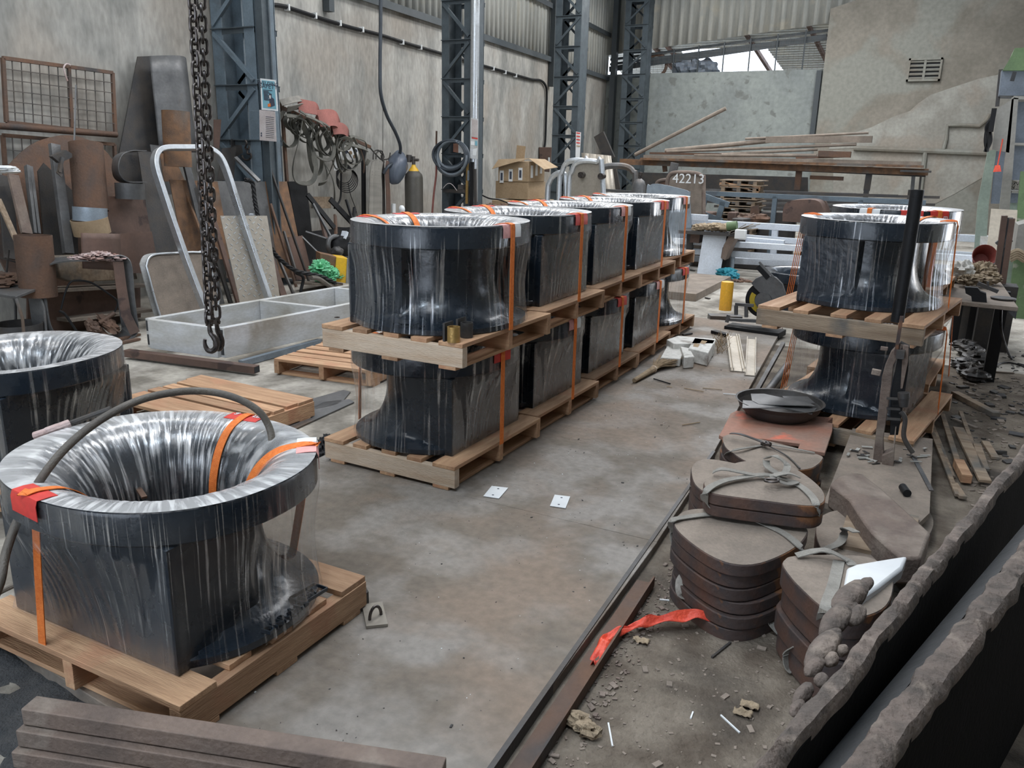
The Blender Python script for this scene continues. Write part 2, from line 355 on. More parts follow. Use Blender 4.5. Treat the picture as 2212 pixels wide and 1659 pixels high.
m_straw = M('straw', (0.36, 0.27, 0.17), (0.25, 0.18, 0.11), rough=0.9, sc_=20, bump=0.3)
m_greenm = M('green_machine_paint', (0.12, 0.19, 0.085), (0.09, 0.145, 0.07), (0.24, 0.26, 0.2), rough=0.55, sc_=5, bump=0.1, var=0.06, s3=5, m3=(0.6, 0.66))
m_palegreen = M('pale_green_paint', (0.24, 0.30, 0.25), (0.19, 0.235, 0.2), rough=0.6, sc_=3, bump=0.1, var=0.05)
m_cab = M('grey_cabinet_paint', (0.26, 0.255, 0.23), (0.21, 0.205, 0.19), rough=0.6, sc_=3, bump=0.1, var=0.05)
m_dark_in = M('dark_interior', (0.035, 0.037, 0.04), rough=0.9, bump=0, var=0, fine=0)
m_bluec = M('grey_blue_cabinet', (0.16, 0.19, 0.23), rough=0.5, bump=0.05)
m_slag = M('burnt_slag', (0.15, 0.115, 0.095), (0.09, 0.075, 0.065), (0.21, 0.17, 0.14), rough=0.85, sc_=18, bump=0.8, bs=70, s3=14)
m_yellowcyl = M('olive_cylinder', (0.075, 0.07, 0.058), (0.06, 0.055, 0.048), rough=0.5, bump=0.1)
m_brass = M('brass', (0.5, 0.33, 0.12), rough=0.4, metal=0.7)
m_helmet = M('blue_grey_helmet', (0.10, 0.12, 0.16), (0.08, 0.1, 0.13), rough=0.4, bump=0.1)
m_poster = M('blue_poster', (0.20, 0.42, 0.50), (0.16, 0.36, 0.45), rough=0.35, sc_=4, bump=0, var=0, fine=0)
m_skin = M('poster_white', (0.7, 0.68, 0.66), rough=0.5, bump=0, var=0)
m_paper = M('dusty_paper', (0.50, 0.46, 0.45), (0.42, 0.37, 0.36), rough=0.7, sc_=8, bump=0, var=0.05)
m_board = M('orange_painted_board', (0.33, 0.145, 0.095), (0.24, 0.16, 0.125), (0.60, 0.15, 0.09), rough=0.8, sc_=4, bump=0.3, s3=3.5, m3=(0.60, 0.68))
m_teeth = M('yellow_label', (0.62, 0.45, 0.03), rough=0.5, bump=0)
m_mesh = M('mesh_wire', (0.12, 0.10, 0.085), (0.09, 0.085, 0.08), rough=0.7, metal=0.2)
m_chip = M('bright_offcut', (0.5, 0.5, 0.47), (0.38, 0.37, 0.34), rough=0.5, metal=0.3, var=0.3)
m_checker = M('checker_plate', (0.36, 0.33, 0.28), (0.28, 0.25, 0.21), rough=0.45, sc_=3, bump=0.1, metal=0.4)
m_bucket = M('red_bucket', (0.30, 0.07, 0.055), (0.2, 0.05, 0.04), rough=0.6)
m_beige = M('beige_plywood', (0.62, 0.56, 0.47), (0.52, 0.46, 0.38), rough=0.7, sc_=3, bump=0.1)
m_galv = M('galvanised_sheet', (0.28, 0.33, 0.38), (0.22, 0.26, 0.30), rough=0.5, sc_=9, bump=0.1, metal=0.4)
def film(name, st, lo, hi, base=0.06, white=0.75, rough=0.12, bump=0.6, rim=False, peak=0.5):
    """cling film: clear between the pulls, shiny and milky along them"""
    m = bpy.data.materials.new(name); m.use_nodes = True; nt = m.node_tree; N = nt.nodes; L = nt.links; N.clear()
    out = N.new('ShaderNodeOutputMaterial'); tr = N.new('ShaderNodeBsdfTransparent'); gl = N.new('ShaderNodeBsdfPrincipled')
    tr.inputs[0].default_value = (0.93, 0.93, 0.93, 1)
    gl.inputs['Base Color'].default_value = (white, white, white * 1.0, 1); gl.inputs['Roughness'].default_value = rough; gl.inputs['Specular IOR Level'].default_value = 1.0
    gl.inputs['Metallic'].default_value = 0.75
    at = N.new('ShaderNodeAttribute'); at.attribute_name = 'wrap'; mp = N.new('ShaderNodeMapping'); mp.inputs['Scale'].default_value = st
    L.new(at.outputs['Vector'], mp.inputs[0])
    ns = N.new('ShaderNodeTexNoise'); ns.inputs['Scale'].default_value = 1.0; ns.inputs['Detail'].default_value = 5; ns.inputs['Distortion'].default_value = 0.35
    L.new(mp.outputs[0], ns.inputs['Vector'])
    n2 = N.new('ShaderNodeTexNoise'); n2.inputs['Scale'].default_value = 4.0; n2.inputs['Detail'].default_value = 2
    L.new(at.outputs['Vector'], n2.inputs['Vector'])
    lw = N.new('ShaderNodeLayerWeight'); lw.inputs[0].default_value = 0.25
    mr = N.new('ShaderNodeMapRange'); L.new(ns.outputs['Fac'], mr.inputs[0]); mr.inputs[1].default_value = lo; mr.inputs[2].default_value = hi; mr.inputs[3].default_value = base; mr.inputs[4].default_value = peak
    mr2 = N.new('ShaderNodeMapRange'); L.new(n2.outputs['Fac'], mr2.inputs[0]); mr2.inputs[1].default_value = 0.35; mr2.inputs[2].default_value = 0.65; mr2.inputs[3].default_value = 0.25; mr2.inputs[4].default_value = 1.0
    mu = N.new('ShaderNodeMath'); mu.operation = 'MULTIPLY'; L.new(mr.outputs[0], mu.inputs[0]); L.new(mr2.outputs[0], mu.inputs[1])
    ad = N.new('ShaderNodeMath'); ad.operation = 'MULTIPLY_ADD'; ad.use_clamp = True; L.new(lw.outputs['Fresnel'], ad.inputs[0]); ad.inputs[1].default_value = 0.16 if not rim else 0.4; L.new(mu.outputs[0], ad.inputs[2])
    if rim:  # extra milkiness towards the rim paints in its bright glancing reflections
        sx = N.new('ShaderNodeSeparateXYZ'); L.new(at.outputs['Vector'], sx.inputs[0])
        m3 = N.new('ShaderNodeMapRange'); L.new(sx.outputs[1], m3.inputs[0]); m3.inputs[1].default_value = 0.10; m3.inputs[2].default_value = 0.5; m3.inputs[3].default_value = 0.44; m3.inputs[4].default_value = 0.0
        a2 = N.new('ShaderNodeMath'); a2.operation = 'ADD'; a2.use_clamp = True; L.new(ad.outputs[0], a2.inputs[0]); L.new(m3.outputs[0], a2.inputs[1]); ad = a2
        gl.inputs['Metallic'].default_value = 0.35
    bp = N.new('ShaderNodeBump'); bp.inputs['Strength'].default_value = bump; bp.inputs['Distance'].default_value = 0.004; L.new(ns.outputs['Fac'], bp.inputs['Height']); L.new(bp.outputs[0], gl.inputs['Normal'])
    mx = N.new('ShaderNodeMixShader'); L.new(ad.outputs[0], mx.inputs[0]); L.new(tr.outputs[0], mx.inputs[1]); L.new(gl.outputs[0], mx.inputs[2]); L.new(mx.outputs[0], out.inputs[0])
    return m
m_film = film('cling_film', (190, 1.0, 1), 0.565, 0.68, base=0.012, white=0.85, rough=0.15, bump=0.35, peak=0.58)
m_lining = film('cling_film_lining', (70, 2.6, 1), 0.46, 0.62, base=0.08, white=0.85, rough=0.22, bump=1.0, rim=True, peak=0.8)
# ================================================================== the shed itself
def noisy_sheet(P0, U, Vv, m, name):
    pass
YF = 26.0; XR = 4.6; YB = -5.0
# floor
mb = MB(); mb.box((-3.5, 10.5, FZ - 0.15), (16, 33, 0.3)); struct('floor', mb, m_floor)
# left wall: rendered masonry, steel girt, sheet cladding above
ZW = 4.2
def wpt(y, z, off=0.0): return V((wall_x(y), y, z)) + WN * off
mb = MB(); mb.prism([wpt(YB, FZ), wpt(YF + 0.3, FZ), wpt(YF + 0.3, ZW - 0.02), wpt(YB, ZW - 0.02)], -WN * 0.25); struct('wall_left', mb, m_conc_wall)
def corrugated(fn, L, z0, z1, pitch=0.25, dep=0.035):
    """fn(u, z, off) -> point; trapezoid sheet running along u"""
    mb = MB(); n = int(L / pitch); us = []
    for i in range(n + 1):
        u = i * pitch
        us += [(u, 0), (u + pitch * .52, 0), (u + pitch * .62, dep), (u + pitch * .88, dep)]
    P = []; F = []
    for u, o in us: P += [fn(u, z0(u) if callable(z0) else z0, o), fn(u, z1, o)]
    for i in range(len(us) - 1): F.append((2 * i, 2 * i + 2, 2 * i + 3, 2 * i + 1))
    mb.add(P, F); return mb
struct('wall_left_cladding', corrugated(lambda u, z, o: wpt(YB + u, z, o - 0.06), YF - YB + 0.2, ZW - 0.1, 7.2), m_clad, solid=0.004)
for k, zz in enumerate((ZW + 0.02, 5.5)):
    mb = MB(); mb.bar(wpt(YB, zz, 0.05), wpt(YF, zz, 0.05), 0.09, 0.012); mb.bar(wpt(YB, zz - 0.06, 0.09), wpt(YF, zz - 0.06, 0.09), 0.012, 0.12); struct('trim_%d' % (k + 1), mb, m_girt)
# far wall
XA = wall_x(YF); XC = GY(1776, 149, YF).x
def fz(px, py): return GY(px, py, YF).z
ZS = fz(1590, 154)
mb = MB(); mb.box(((XA + XC) / 2, YF + 0.15, (FZ + ZS) / 2), (XC - XA + 0.1, 0.3, ZS - FZ)); struct('wall_far', mb, m_wall_grey)
pR = [GY(1788, 19, YF - .35), GY(1927, 3, YF - .35)]
zr0 = pR[0].z; zr1 = pR[1].z + 0.5; XC2 = GY(1779, 149, YF - .35).x
mb = MB(); mb.prism([(XC2, YF - .35, FZ), (XR, YF - .35, FZ), (XR, YF - .35, zr1 + 1.6), (XC2 + 4.2, YF - .35, zr1 + 0.6), (XC2, YF - .35, zr0)], (0, 0.6, 0))
wf = struct('wall_far_right', mb, m_wall_right)
mb = MB(); q = [GY(*p, YF - .36) for p in ((1790, 322), (1800, 300), (1850, 285), (1882, 275), (1930, 252), (1965, 240), (1985, 222), (2010, 205), (2060, 188), (2115, 170), (2172, 158), (2200, 160), (2200, 330), (2132, 330), (1845, 320))]
mb.prism(q, (0, .012, 0)); struct('wall_far_right', mb, m_patch)
mb = MB(); q = [GY(*p, YF - .36) for p in ((1800, 325), (2132, 335), (2128, 380), (2060, 420), (2020, 440), (1800, 440))]; mb.prism(q, (0, .012, 0)); struct('wall_far_right', mb, m_patch)
# concrete louvre block let into it
va = GY(1966, 129, YF - .36); vb = GY(2028, 173, YF - .36)
wv = thing('window_1', None, None, (va.x + (vb.x - va.x) / 2, YF - .36, vb.z)); wv['kind'] = 'structure'
cx_ = (va.x + vb.x) / 2; wv_w = vb.x - va.x; wv_h = va.z - vb.z
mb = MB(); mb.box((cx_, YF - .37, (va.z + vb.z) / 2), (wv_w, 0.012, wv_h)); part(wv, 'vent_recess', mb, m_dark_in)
mb = MB()
for s in (-1, 1):
    mb.box((cx_ + s * wv_w / 2, YF - .40, (va.z + vb.z) / 2), (0.05, 0.09, wv_h + .05)); mb.box((cx_, YF - .40, (va.z + vb.z) / 2 + s * wv_h / 2), (wv_w + .05, 0.09, 0.05))
mb.box((cx_, YF - .40, (va.z + vb.z) / 2), (0.06, 0.07, wv_h)); part(wv, 'window_frame', mb, m_wall_right)
for k in range(5):
    zz = vb.z + (k + .5) / 5 * wv_h; mb = MB(); mb.box((cx_, YF - .40, zz), (wv_w - .04, 0.07, 0.035), Matrix.Rotation(0.5, 3, 'X')); part(wv, 'louvre_blade', mb, m_wall_right)
# sheet cladding over the opening, its lower edge sloping up to the right
c0 = GY(1340, 116, YF); c1 = GY(1725, 60, YF)
sl = (c1.z - c0.z) / (c1.x - c0.x)
zcut = lambda u: c0.z + (XA - 0.3 + u - c0.x) * sl
struct('wall_far_cladding', corrugated(lambda u, z, o: V((XA - .3 + u, YF - 0.02 - o, z)), XC + 1.6 - XA, zcut, 9.2, 0.3, 0.04), m_clad, solid=0.004)
for k, dz in enumerate((0.0, 0.14, -0.42)):
    mb = MB(); a = V((XA, YF + .25, zcut(0.3) - 0.10 - dz)); b = V((XC + .1, YF + .25, zcut(XC - XA) - 0.10 - dz * (1 if dz > 0 else .75)))
    if k == 2: a = V((XA, YF + .2, ZS + .18)); b = V((XC, YF + .2, fz(1780, 78)))
    mb.bar(a, b, 0.06, 0.07 if k < 2 else 0.16); struct('trim_%d' % (k + 3), mb, m_girt)
for k in range(9):
    x = XA + 0.6 + k * (XC - XA - .4) / 8; mb = MB(); mb.bar((x, YF + .1, ZS), (x, YF + .1, ZS + 0.55 + 0.075 * k), 0.035, 0.035); struct('trim_%d' % (k + 6), mb, m_girt)
# wire mesh in the opening
mb = MB()
for k in range(52):
    x = XA + .8 + k * 0.14
    if x < XC: mb.bar((x, YF + .12, ZS), (x, YF + .12, zcut(x - XA + .3) - .1), 0.004, 0.004)
for k in range(9): mb.bar((XA + .5, YF + .12, ZS + .1 + k * .12), (XC, YF + .12, ZS + .1 + k * .12), 0.004, 0.004)
struct('window_2', mb, m_mesh)
# neighbouring lean-to roof seen through the opening: slats of sheet on rafters, with a gap open to the sky
lr = thing('lean_to_roof', 'slatted sheet lean-to roof beyond the high opening in the far wall', 'roof', (-5.5, 30, 4.4))
def lrz(y): return ZS + 1.75 - (y - YF) * 0.33
sa = GY(1490, 128, 28.5).x; sb = GY(1640, 150, 28.5).x
for k in range(34):
    y = YF + 0.4 + k * 0.16
    for xa, xb in (((XA - 1, sa - .3), (sb + .2 + (k - 14) * .03, XC + 3)) if y > 28.4 else ((XA - 1, XC + 3),)):
        mb = MB(); mb.bar((xa, y, lrz(y)), (xb, y, lrz(y)), 0.145, 0.012, up=V((0, .33, 1)).normalized())
        part(lr, 'roof_slat', mb, m_clad)
for x in (sb + .15, XC - .2, sa - .3, XA + 1.2):
    mb = MB(); mb.bar((x - .6, YF + .3, lrz(YF) - .12), (x + .2, YF + 6, lrz(YF + 6) - .1), 0.10, 0.12); part(lr, 'rafter', mb, m_rustbrown)
mb = MB(); mb.box((-5, 37, -.2), (40, 21.2, .3)); struct('floor', mb, m_dirt)
# roof and remaining walls (never seen, they keep the daylight in its openings)
mb = MB()
for y0, y1 in ((YB, -2.0), (-1.0, 3.5), (4.5, 9.0), (10.0, 14.5), (15.5, 20.0), (21.0, YF + .4)):
    mb.box((-3.5, (y0 + y1) / 2, 7.3 if False else 9.3), (17.5, y1 - y0, 0.05))
struct('ceiling', mb, m_roof)
mb = MB(); mb.box((-9.0, YB, 4.5), (7.4, .2, 9.2)); mb.box((2.2, YB, 4.5), (5.0, .2, 9.2)); mb.box((-2.8, YB, 6.6), (5.2, .2, 5.0)); struct('wall_back', mb, m_wall_right)
mb = MB(); mb.box((XR, (YB + 9.5) / 2, 4.5), (0.2, 9.5 - YB, 9.2)); mb.box((XR, (14.5 + YF) / 2, 4.5), (0.2, YF - 14.5, 9.2)); mb.box((XR, 12, 6.2), (0.2, 5, 5.8)); struct('wall_right', mb, m_wall_right)
# ------------------------------------------------------------------ lattice columns along the left wall
def lattice(name, label, y, x0, x1, dep, ztop, bay, m, phase=0.0, group='lattice columns along the wall'):
    cx = (x0 + x1) / 2; t = thing(name, label, 'steel column', (cx, y, FZ), 0, group); wf_ = (x1 - x0) * 0.24
    for s, xx in ((-1, x0 + wf_ / 2), (1, x1 - wf_ / 2)):
        mb = MB(); e = xx + s * (wf_ / 2 - 0.01)
        mb.box((e, y + dep / 2, (ztop + FZ) / 2), (0.02, dep, ztop - FZ))
        for yy in (y, y + dep): mb.box((xx, yy, (ztop + FZ) / 2), (wf_, 0.02, ztop - FZ))
        part(t, 'channel_post', mb, m)
    z = FZ + phase; k = 0
    while z < ztop:
        for yy in (y - 0.015, y + dep + 0.015):
            mb = MB(); mb.bar((x0, yy, z), (x1, yy, z), 0.05, 0.012); mb.bar((x0, yy + .012, z - .03), (x1, yy + .012, z - .03), 0.01, 0.07); part(t, 'batten', mb, m_col2)
            a, b = ((x0 + .04, z + .05), (x1 - .04, z + bay - .05)); 
            if (k + (yy > y)) % 2: a, b = (x1 - .04, a[1]), (x0 + .04, b[1])
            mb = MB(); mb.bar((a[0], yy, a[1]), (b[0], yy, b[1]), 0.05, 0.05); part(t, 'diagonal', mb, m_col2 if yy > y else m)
        z += bay; k += 1
    mb = MB(); mb.box((cx, y + dep / 2, FZ + .012), (x1 - x0 + .25, dep + .25, .025)); part(t, 'base_plate', mb, m_col2)
    return t
y1c, y2c, y3c, y4c = 8.2, 12.9, 18.6, 25.0
c1x = (GY(468, 200, y1c).x, GY(558, 200, y1c).x); c2x = (GY(955, 200, y2c).x, GY(1018, 200, y2c).x)
c3x = (GY(1196, 200, y3c).x, GY(1250, 200, y3c).x); c4x = (GY(1342, 200, y4c).x, GY(1392, 200, y4c).x)
LC1 = lattice('lattice_column', 'blue-grey lattice column nearest the viewer, with a blue poster', y1c, *c1x, 0.36, 7, (GY(500, 57, y1c).z - GY(500, 180, y1c).z), m_col, GY(500, 302, y1c).z - FZ - 2 * (GY(500, 57, y1c).z - GY(500, 180, y1c).z))
LC2 = lattice('lattice_column', 'dark lattice column with a pale downpipe and coiled hose', y2c, *c2x, 0.42, 7, GY(985, 84, y2c).z - GY(985, 168, y2c).z, m_col2, (GY(985, 252, y2c).z - FZ) % (GY(985, 84, y2c).z - GY(985, 168, y2c).z))
LC3 = lattice('lattice_column', 'third lattice column, behind the cardboard boxes', y3c, *c3x, 0.42, 7.5, GY(1220, 36, y3c).z - GY(1220, 102, y3c).z, m_col2, (GY(1220, 229, y3c).z - FZ) % (GY(1220, 36, y3c).z - GY(1220, 102, y3c).z))
LC4 = lattice('lattice_column', 'furthest lattice column, in the far corner of the shed', y4c, *c4x, 0.42, 8.5, GY(1365, 160, y4c).z - GY(1365, 212, y4c).z, m_col2, (GY(1365, 212, y4c).z - FZ) % (GY(1365, 160, y4c).z - GY(1365, 212, y4c).z))
# dark stanchions tied to the wall behind the columns
st_ = thing('steel_stanchion', 'dark steel stanchion beside the nearest lattice column', 'steel column', (GY(570, 200, y1c).x, y1c + .1, FZ))
mb = MB(); x0 = GY(558, 200, y1c).x + .015; x1 = GY(574, 200, y1c).x
mb.box(((x0 + x1) / 2, y1c + .02, 3.5), (x1 - x0, 0.02, 7.1)); mb.box(((x0 + x1) / 2, y1c + .14, 3.5), (x1 - x0, 0.02, 7.1)); mb.box((x1 - .03, y1c + .08, 3.5), (0.015, .12, 7.1)); part(st_, 'web', mb, m_col2)
# pale rainwater pipe down the second column
xp = GY(1027, 100, y2c).x; zb = GY(1025, 258, y2c).z
mb = MB(); mb.cyl((xp, y2c - .02, zb - 1.4), (xp, y2c - .02, 7.0), 0.075, n=24); one('downpipe', mb, m_alu, 'pale metal downpipe fixed to the second lattice column', 'pipe')
# black conduit clipped along the wall, then down to the switch box
pts = [GW(*p, 0.05) for p in ((583, 10), (610, 13), (640, 22), (700, 42), (760, 60), (820, 75), (880, 94), (955, 116), (1037, 140), (1100, 158), (1135, 168), (1150, 172), (1168, 174), (1178, 184), (1181, 200), (1180, 240), (1178, 300), (1176, 318))]
t = thing('wall_conduit', 'black cable conduit clipped along the left wall', 'conduit', base_of(type('q', (), {'v': pts})))
mb = MB(); mb.tube(spline(pts, 6), 0.03, 8); part(t, 'conduit', mb, m_black)
for px, py in ((620, 16), (679, 34), (732, 50), (781, 64), (868, 91), (907, 102), (1064, 148), (1090, 156), (1113, 163)):
    mb = MB(); c = GW(px, py, 0.05); mb.bar(c - WD * .015, c + WD * .015, .085, .085); part(t, 'clip', mb, m_white)
# wall posts between the girts
for k, (px, y_) in enumerate(((1318, 60), (1312, 60))):
    if k: continue
    mb = MB(); c = V((XA + .35, YF - .3, 0)); mb.box((c.x, c.y, 4.6), (0.16, 0.2, 9.2)); struct('trim_20', mb, m_girt)
mb = MB(); c = GW(710, 10, 0.08); mb.box((c.x, c.y, c.z + .9), (0.12, 0.12, 2.0)); struct('trim_21', mb, m_girt)
mb = MB(); c = GW(1195, 100, 0.1); mb.box((c.x, c.y, 5.2), (0.14, 0.16, 3.4)); struct('trim_22', mb, m_girt)
# ================================================================== chock castings, pallets, straps
BA, BB, BH, BF, BW = 0.49, 0.46, 0.54, 0.345, 0.375
SEN = 2.2
def r_ell(ph, k, A=BA, B=BB): return k * (abs(math.cos(ph) / B) ** SEN + abs(math.sin(ph) / A) ** SEN) ** (-1 / SEN)
def r_box(ph):
    c, s = math.cos(ph), abs(math.sin(ph))
    if c <= 0.0: return 0.0
    return min(BF / c, BW / max(s, 1e-6))
PHS = sorted([2 * PI * i / 112 for i in range(112)] + [math.atan2(BW, BF), 2 * PI - math.atan2(BW, BF)])
def q_out(z):                                        # neck flaring out to the lower flange
    if z < 0.035: return 0.975
    s = min((z - 0.035) / 0.25, 1.0); return 0.60 + 0.375 * (1 - math.sqrt(max(0, 1 - (1 - s) ** 2)))
def r_body(ph, z):
    e = r_ell(ph, q_out(z)); r = max(e, r_box(ph)) if z > 0.035 else max(e, r_box(ph))
    return min(r, BF / math.cos(ph)) if math.cos(ph) > 0.05 else r
def k_in(z):
    s = (BH - z) / 0.30; u = 1 - min(s, 1.0)
    if s <= 1: return 0.50 + 0.40 * (1 - math.sqrt(max(0, 1 - u * u)))
    s2 = (0.24 - z) / 0.24; return 0.50 + 0.42 * (1 - math.sqrt(max(0, 1 - s2 * s2)))
def ring_mesh(rows):
    mb = MB(); n = len(PHS); P = []
    for fn in rows: P += [V(fn(ph)) for ph in PHS]
    mb.add(P, [(k * n + i, k * n + (i + 1) % n, (k + 1) * n + (i + 1) % n, (k + 1) * n + i) for k in range(len(rows) - 1) for i in range(n)])
    return mb
def pol(r, ph, z): return (r * math.cos(ph), r * math.sin(ph), z)
def body_mb():
    rows = []
    bot = [0.0, 0.18, 0.4, 0.7, 1.0]
    rows += [lambda ph, z=z: pol(min(r_ell(ph, k_in(z)), r_body(ph, 0) - .035), ph, z) for z in (0.24, 0.16, 0.09, 0.04, 0.012, 0.0)]
    rows += [lambda ph: pol(r_body(ph, 0) - .006, ph, 0.0), lambda ph: pol(r_body(ph, 0.0), ph, 0.006), lambda ph: pol(r_body(ph, 0), ph, 0.03)]
    rows += [lambda ph, z=z: pol(r_body(ph, z), ph, z) for z in (0.036, 0.045, 0.06, 0.08, 0.105, 0.135, 0.17, 0.21, 0.25, 0.285, 0.35, 0.425)]
    rows += [lambda ph: pol(r_ell(ph, 0.985), ph, 0.43), lambda ph: pol(r_ell(ph, 1.0), ph, 0.437), lambda ph: pol(r_ell(ph, 1.0), ph, BH - .014), lambda ph: pol(r_ell(ph, 0.993), ph, BH - .003), lambda ph: pol(r_ell(ph, 0.975), ph, BH)]
    rows += [lambda ph, z=z: pol(r_ell(ph, k_in(z)), ph, z) for z in (BH - .0005, BH - .004, BH - .012, BH - .026, BH - .045, BH - .075, BH - .11, BH - .15, BH - .2, BH - .25, 0.24)]
    return ring_mesh(rows)
def fmesh(name, fn, nu, nv, m, root):
    """film surface with its own stretch coordinates"""
    vs = []; at = []
    for j in range(nv + 1):
        for i in range(nu):
            u = i / nu; v = j / nv; vs.append(tuple(fn(2 * PI * u, v))); at.append((u, v, 0.0))
    fs = [(j * nu + i, j * nu + (i + 1) % nu, (j + 1) * nu + (i + 1) % nu, (j + 1) * nu + i) for j in range(nv) for i in range(nu)]
    me = bpy.data.meshes.new(name); me.from_pydata(vs, [], fs)
    a = me.attributes.new('wrap', 'FLOAT_VECTOR', 'POINT')
    for k, (x, y, z) in enumerate(at): a.data[k].vector = (1.0 + math.sin(x * 2 * PI) * .16 + (0.5 - abs(x - .5)) * 1.4, y + (0.25 * mn.noise(V((x * 9, y, 3))) if True else 0), 0)
    for p in me.polygons: p.use_smooth = True
    me.materials.append(m); o = bpy.data.objects.new(name, me); COL.objects.link(o); o.parent = root; return o
def film_out(ph, v, seed=0.0):
    z = BH + 0.003 - v * (BH - 0.004)
    rt = r_ell(ph, 1.0) + 0.004; rb = r_body(ph, 0.0) + 0.012
    if z > 0.41: r = rt
    else:
        s = (0.41 - z) / 0.40; r = rt * (1 - s) + rb * s - 0.022 * math.sin(PI * s)
    r += 0.003 * (mn.noise(V((math.cos(ph) * 9, math.sin(ph) * 9, v * 1.5 + seed)))) * (1 if z < 0.43 else .25)
    r += 0.0016 * math.sin(ph * 67 + 5 * mn.noise(V((ph * 2, v * 2, seed)))) * min(1, v * 3)
    r = max(r, r_body(ph, max(z, 0)) + 0.004) if z < 0.42 else r
    return pol(r, ph, z)
def film_in(ph, v, seed=0.0):
    if v < 0.12: return pol(r_ell(ph, 1.0 - 0.10 * v / 0.12), ph, BH + 0.004)
    s = (v - 0.12) / 0.88; z = BH - 0.30 * (s ** 1.9)
    k = k_in(z) if z < BH else 0.9
    r = r_ell(ph, k) - 0.008 - 0.004 * mn.noise(V((math.cos(ph) * 14, math.sin(ph) * 14, v * 2 + seed))) - .0014 * math.sin(ph * 83)
    return pol(r, ph, z + 0.003)
def make_casting(label, cat='chock casting'):
    t = thing('chock_casting', label, cat)
    part(t, 'cast_body', body_mb(), m_bit, world=False, ang=42)
    fmesh('film_wrap', film_out, 360, 16, m_film, t)
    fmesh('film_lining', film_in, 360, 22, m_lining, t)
    return t
def make_pallet(lx, ly, nb, name='wooden_pallet', label='', mats=None, ws=0.045, front=None):
    """stringers along x, boards along y"""
    t = thing(name, label, 'pallet'); ms, mbd = mats or (m_woodx, m_woody); h = 0.14
    for k, y in enumerate((-ly / 2 + ws / 2, 0, ly / 2 - ws / 2)):
        mb = MB(); mb.box((0, y, 0.018 + 0.05), (lx, ws, 0.10)); part(t, 'stringer', mb, (front if (front and k == 0) else ms), world=False, bevel=0.002)
    for k in range(nb):
        outer = k in (0, nb - 1); bw = 0.14 if outer else 0.095
        x = -lx / 2 + 0.07 + (lx - 0.14) * k / (nb - 1); mb = MB(); j = random.uniform(-.008, .008)
        mb.box((x + (0 if outer else j), j * 1.3, h - 0.011), (bw, ly - (0.0 if outer else 0.03), 0.022)); part(t, 'deck_board', mb, mbd, world=False, bevel=0.002)
    for x in (-lx / 2 + .09, 0, lx / 2 - .09):
        mb = MB(); mb.box((x, 0, 0.009), (0.1, ly, 0.018)); part(t, 'bottom_board', mb, mbd, world=False, bevel=0.002)
    return t
R90 = -PI / 2
# --- each stacked unit: (x, y, z of the pallet's foot, rotation of the pallet, flat side flipped)
RI = math.radians
units = {}
proto = make_casting('front'); pp = make_pallet(0.88, 0.985, 5, label='front')
pf = make_pallet(0.88, 0.985, 5, label='front pallet', front=m_woodpale)
ordn = ['first', 'second', 'third', 'fourth', 'fifth']
# foreground unit
FRX, FRY = -2.275, 1.80
ROWL = [(-2.49, 3.88), (-2.50, 4.885), (-2.54, 5.89), (-2.56, 6.895), (-2.62, 7.90)]
ROWU = [(-2.405, 3.80), (-2.45, 4.80), (-2.52, 5.80), (-2.54, 6.80), (-2.64, 7.80)]
US = []
US.append(('fore', FRX, FRY, 0.0, R90, 0, 'large dark blue chock casting wrapped in film, alone in the foreground under a hose'))
US.append(('left', -4.12, 2.44, 0.0, R90 + RI(6), PI / 2, 'film-wrapped dark chock casting cut off by the left edge of the photo'))
for i, (x, y) in enumerate(ROWL):
    US.append(('L%d' % i, x, y, 0.0, RI(random.uniform(-1.5, 1.5)), PI if i == 4 else 0, 'film-wrapped dark chock casting on the floor level of the long row, %s from the front' % ordn[i]))
for i, (x, y) in enumerate(ROWU):
    US.append(('U%d' % i, x, y, 0.68, RI(random.uniform(-1.5, 1.5)), PI if i in (0, 4) else 0, 'film-wrapped dark chock casting on the upper level of the long row, %s from the front' % ordn[i]))
US.append(('RL', -0.345, 5.88, 0.0, RI(-9), 0, 'film-wrapped dark chock casting below the near one of the right-hand stack, behind the rusty post'))
US.append(('RU', -0.385, 5.93, 0.68, RI(-9), PI, 'film-wrapped dark chock casting on top of the right-hand stack, behind the upright pipe'))
US.append(('SL', -0.30, 7.12, 0.0, RI(-6), 0, 'film-wrapped chock casting at floor level in the rear right-hand stack'))
US.append(('SU', -0.33, 7.10, 0.70, RI(-6), PI, 'film-wrapped chock casting on top of the rear right-hand stack, with red labels on its rim'))
pal_lab = {'fore': 'rough wooden pallet under the foreground casting, with a pale end block showing', 'left': 'wooden pallet under the casting cut off at the left edge',
  'RL': 'wooden pallet on the floor under the near right-hand stack', 'RU': 'wooden pallet with a mould-stained front stringer, halfway up the near right-hand stack',
  'SL': 'wooden pallet on the floor under the rear right-hand stack', 'SU': 'wooden pallet halfway up the rear right-hand stack'}
first = True; firstp = True
pr = make_pallet(0.98, 1.30, 5, label='r', front=m_wooddirty)
prd = None
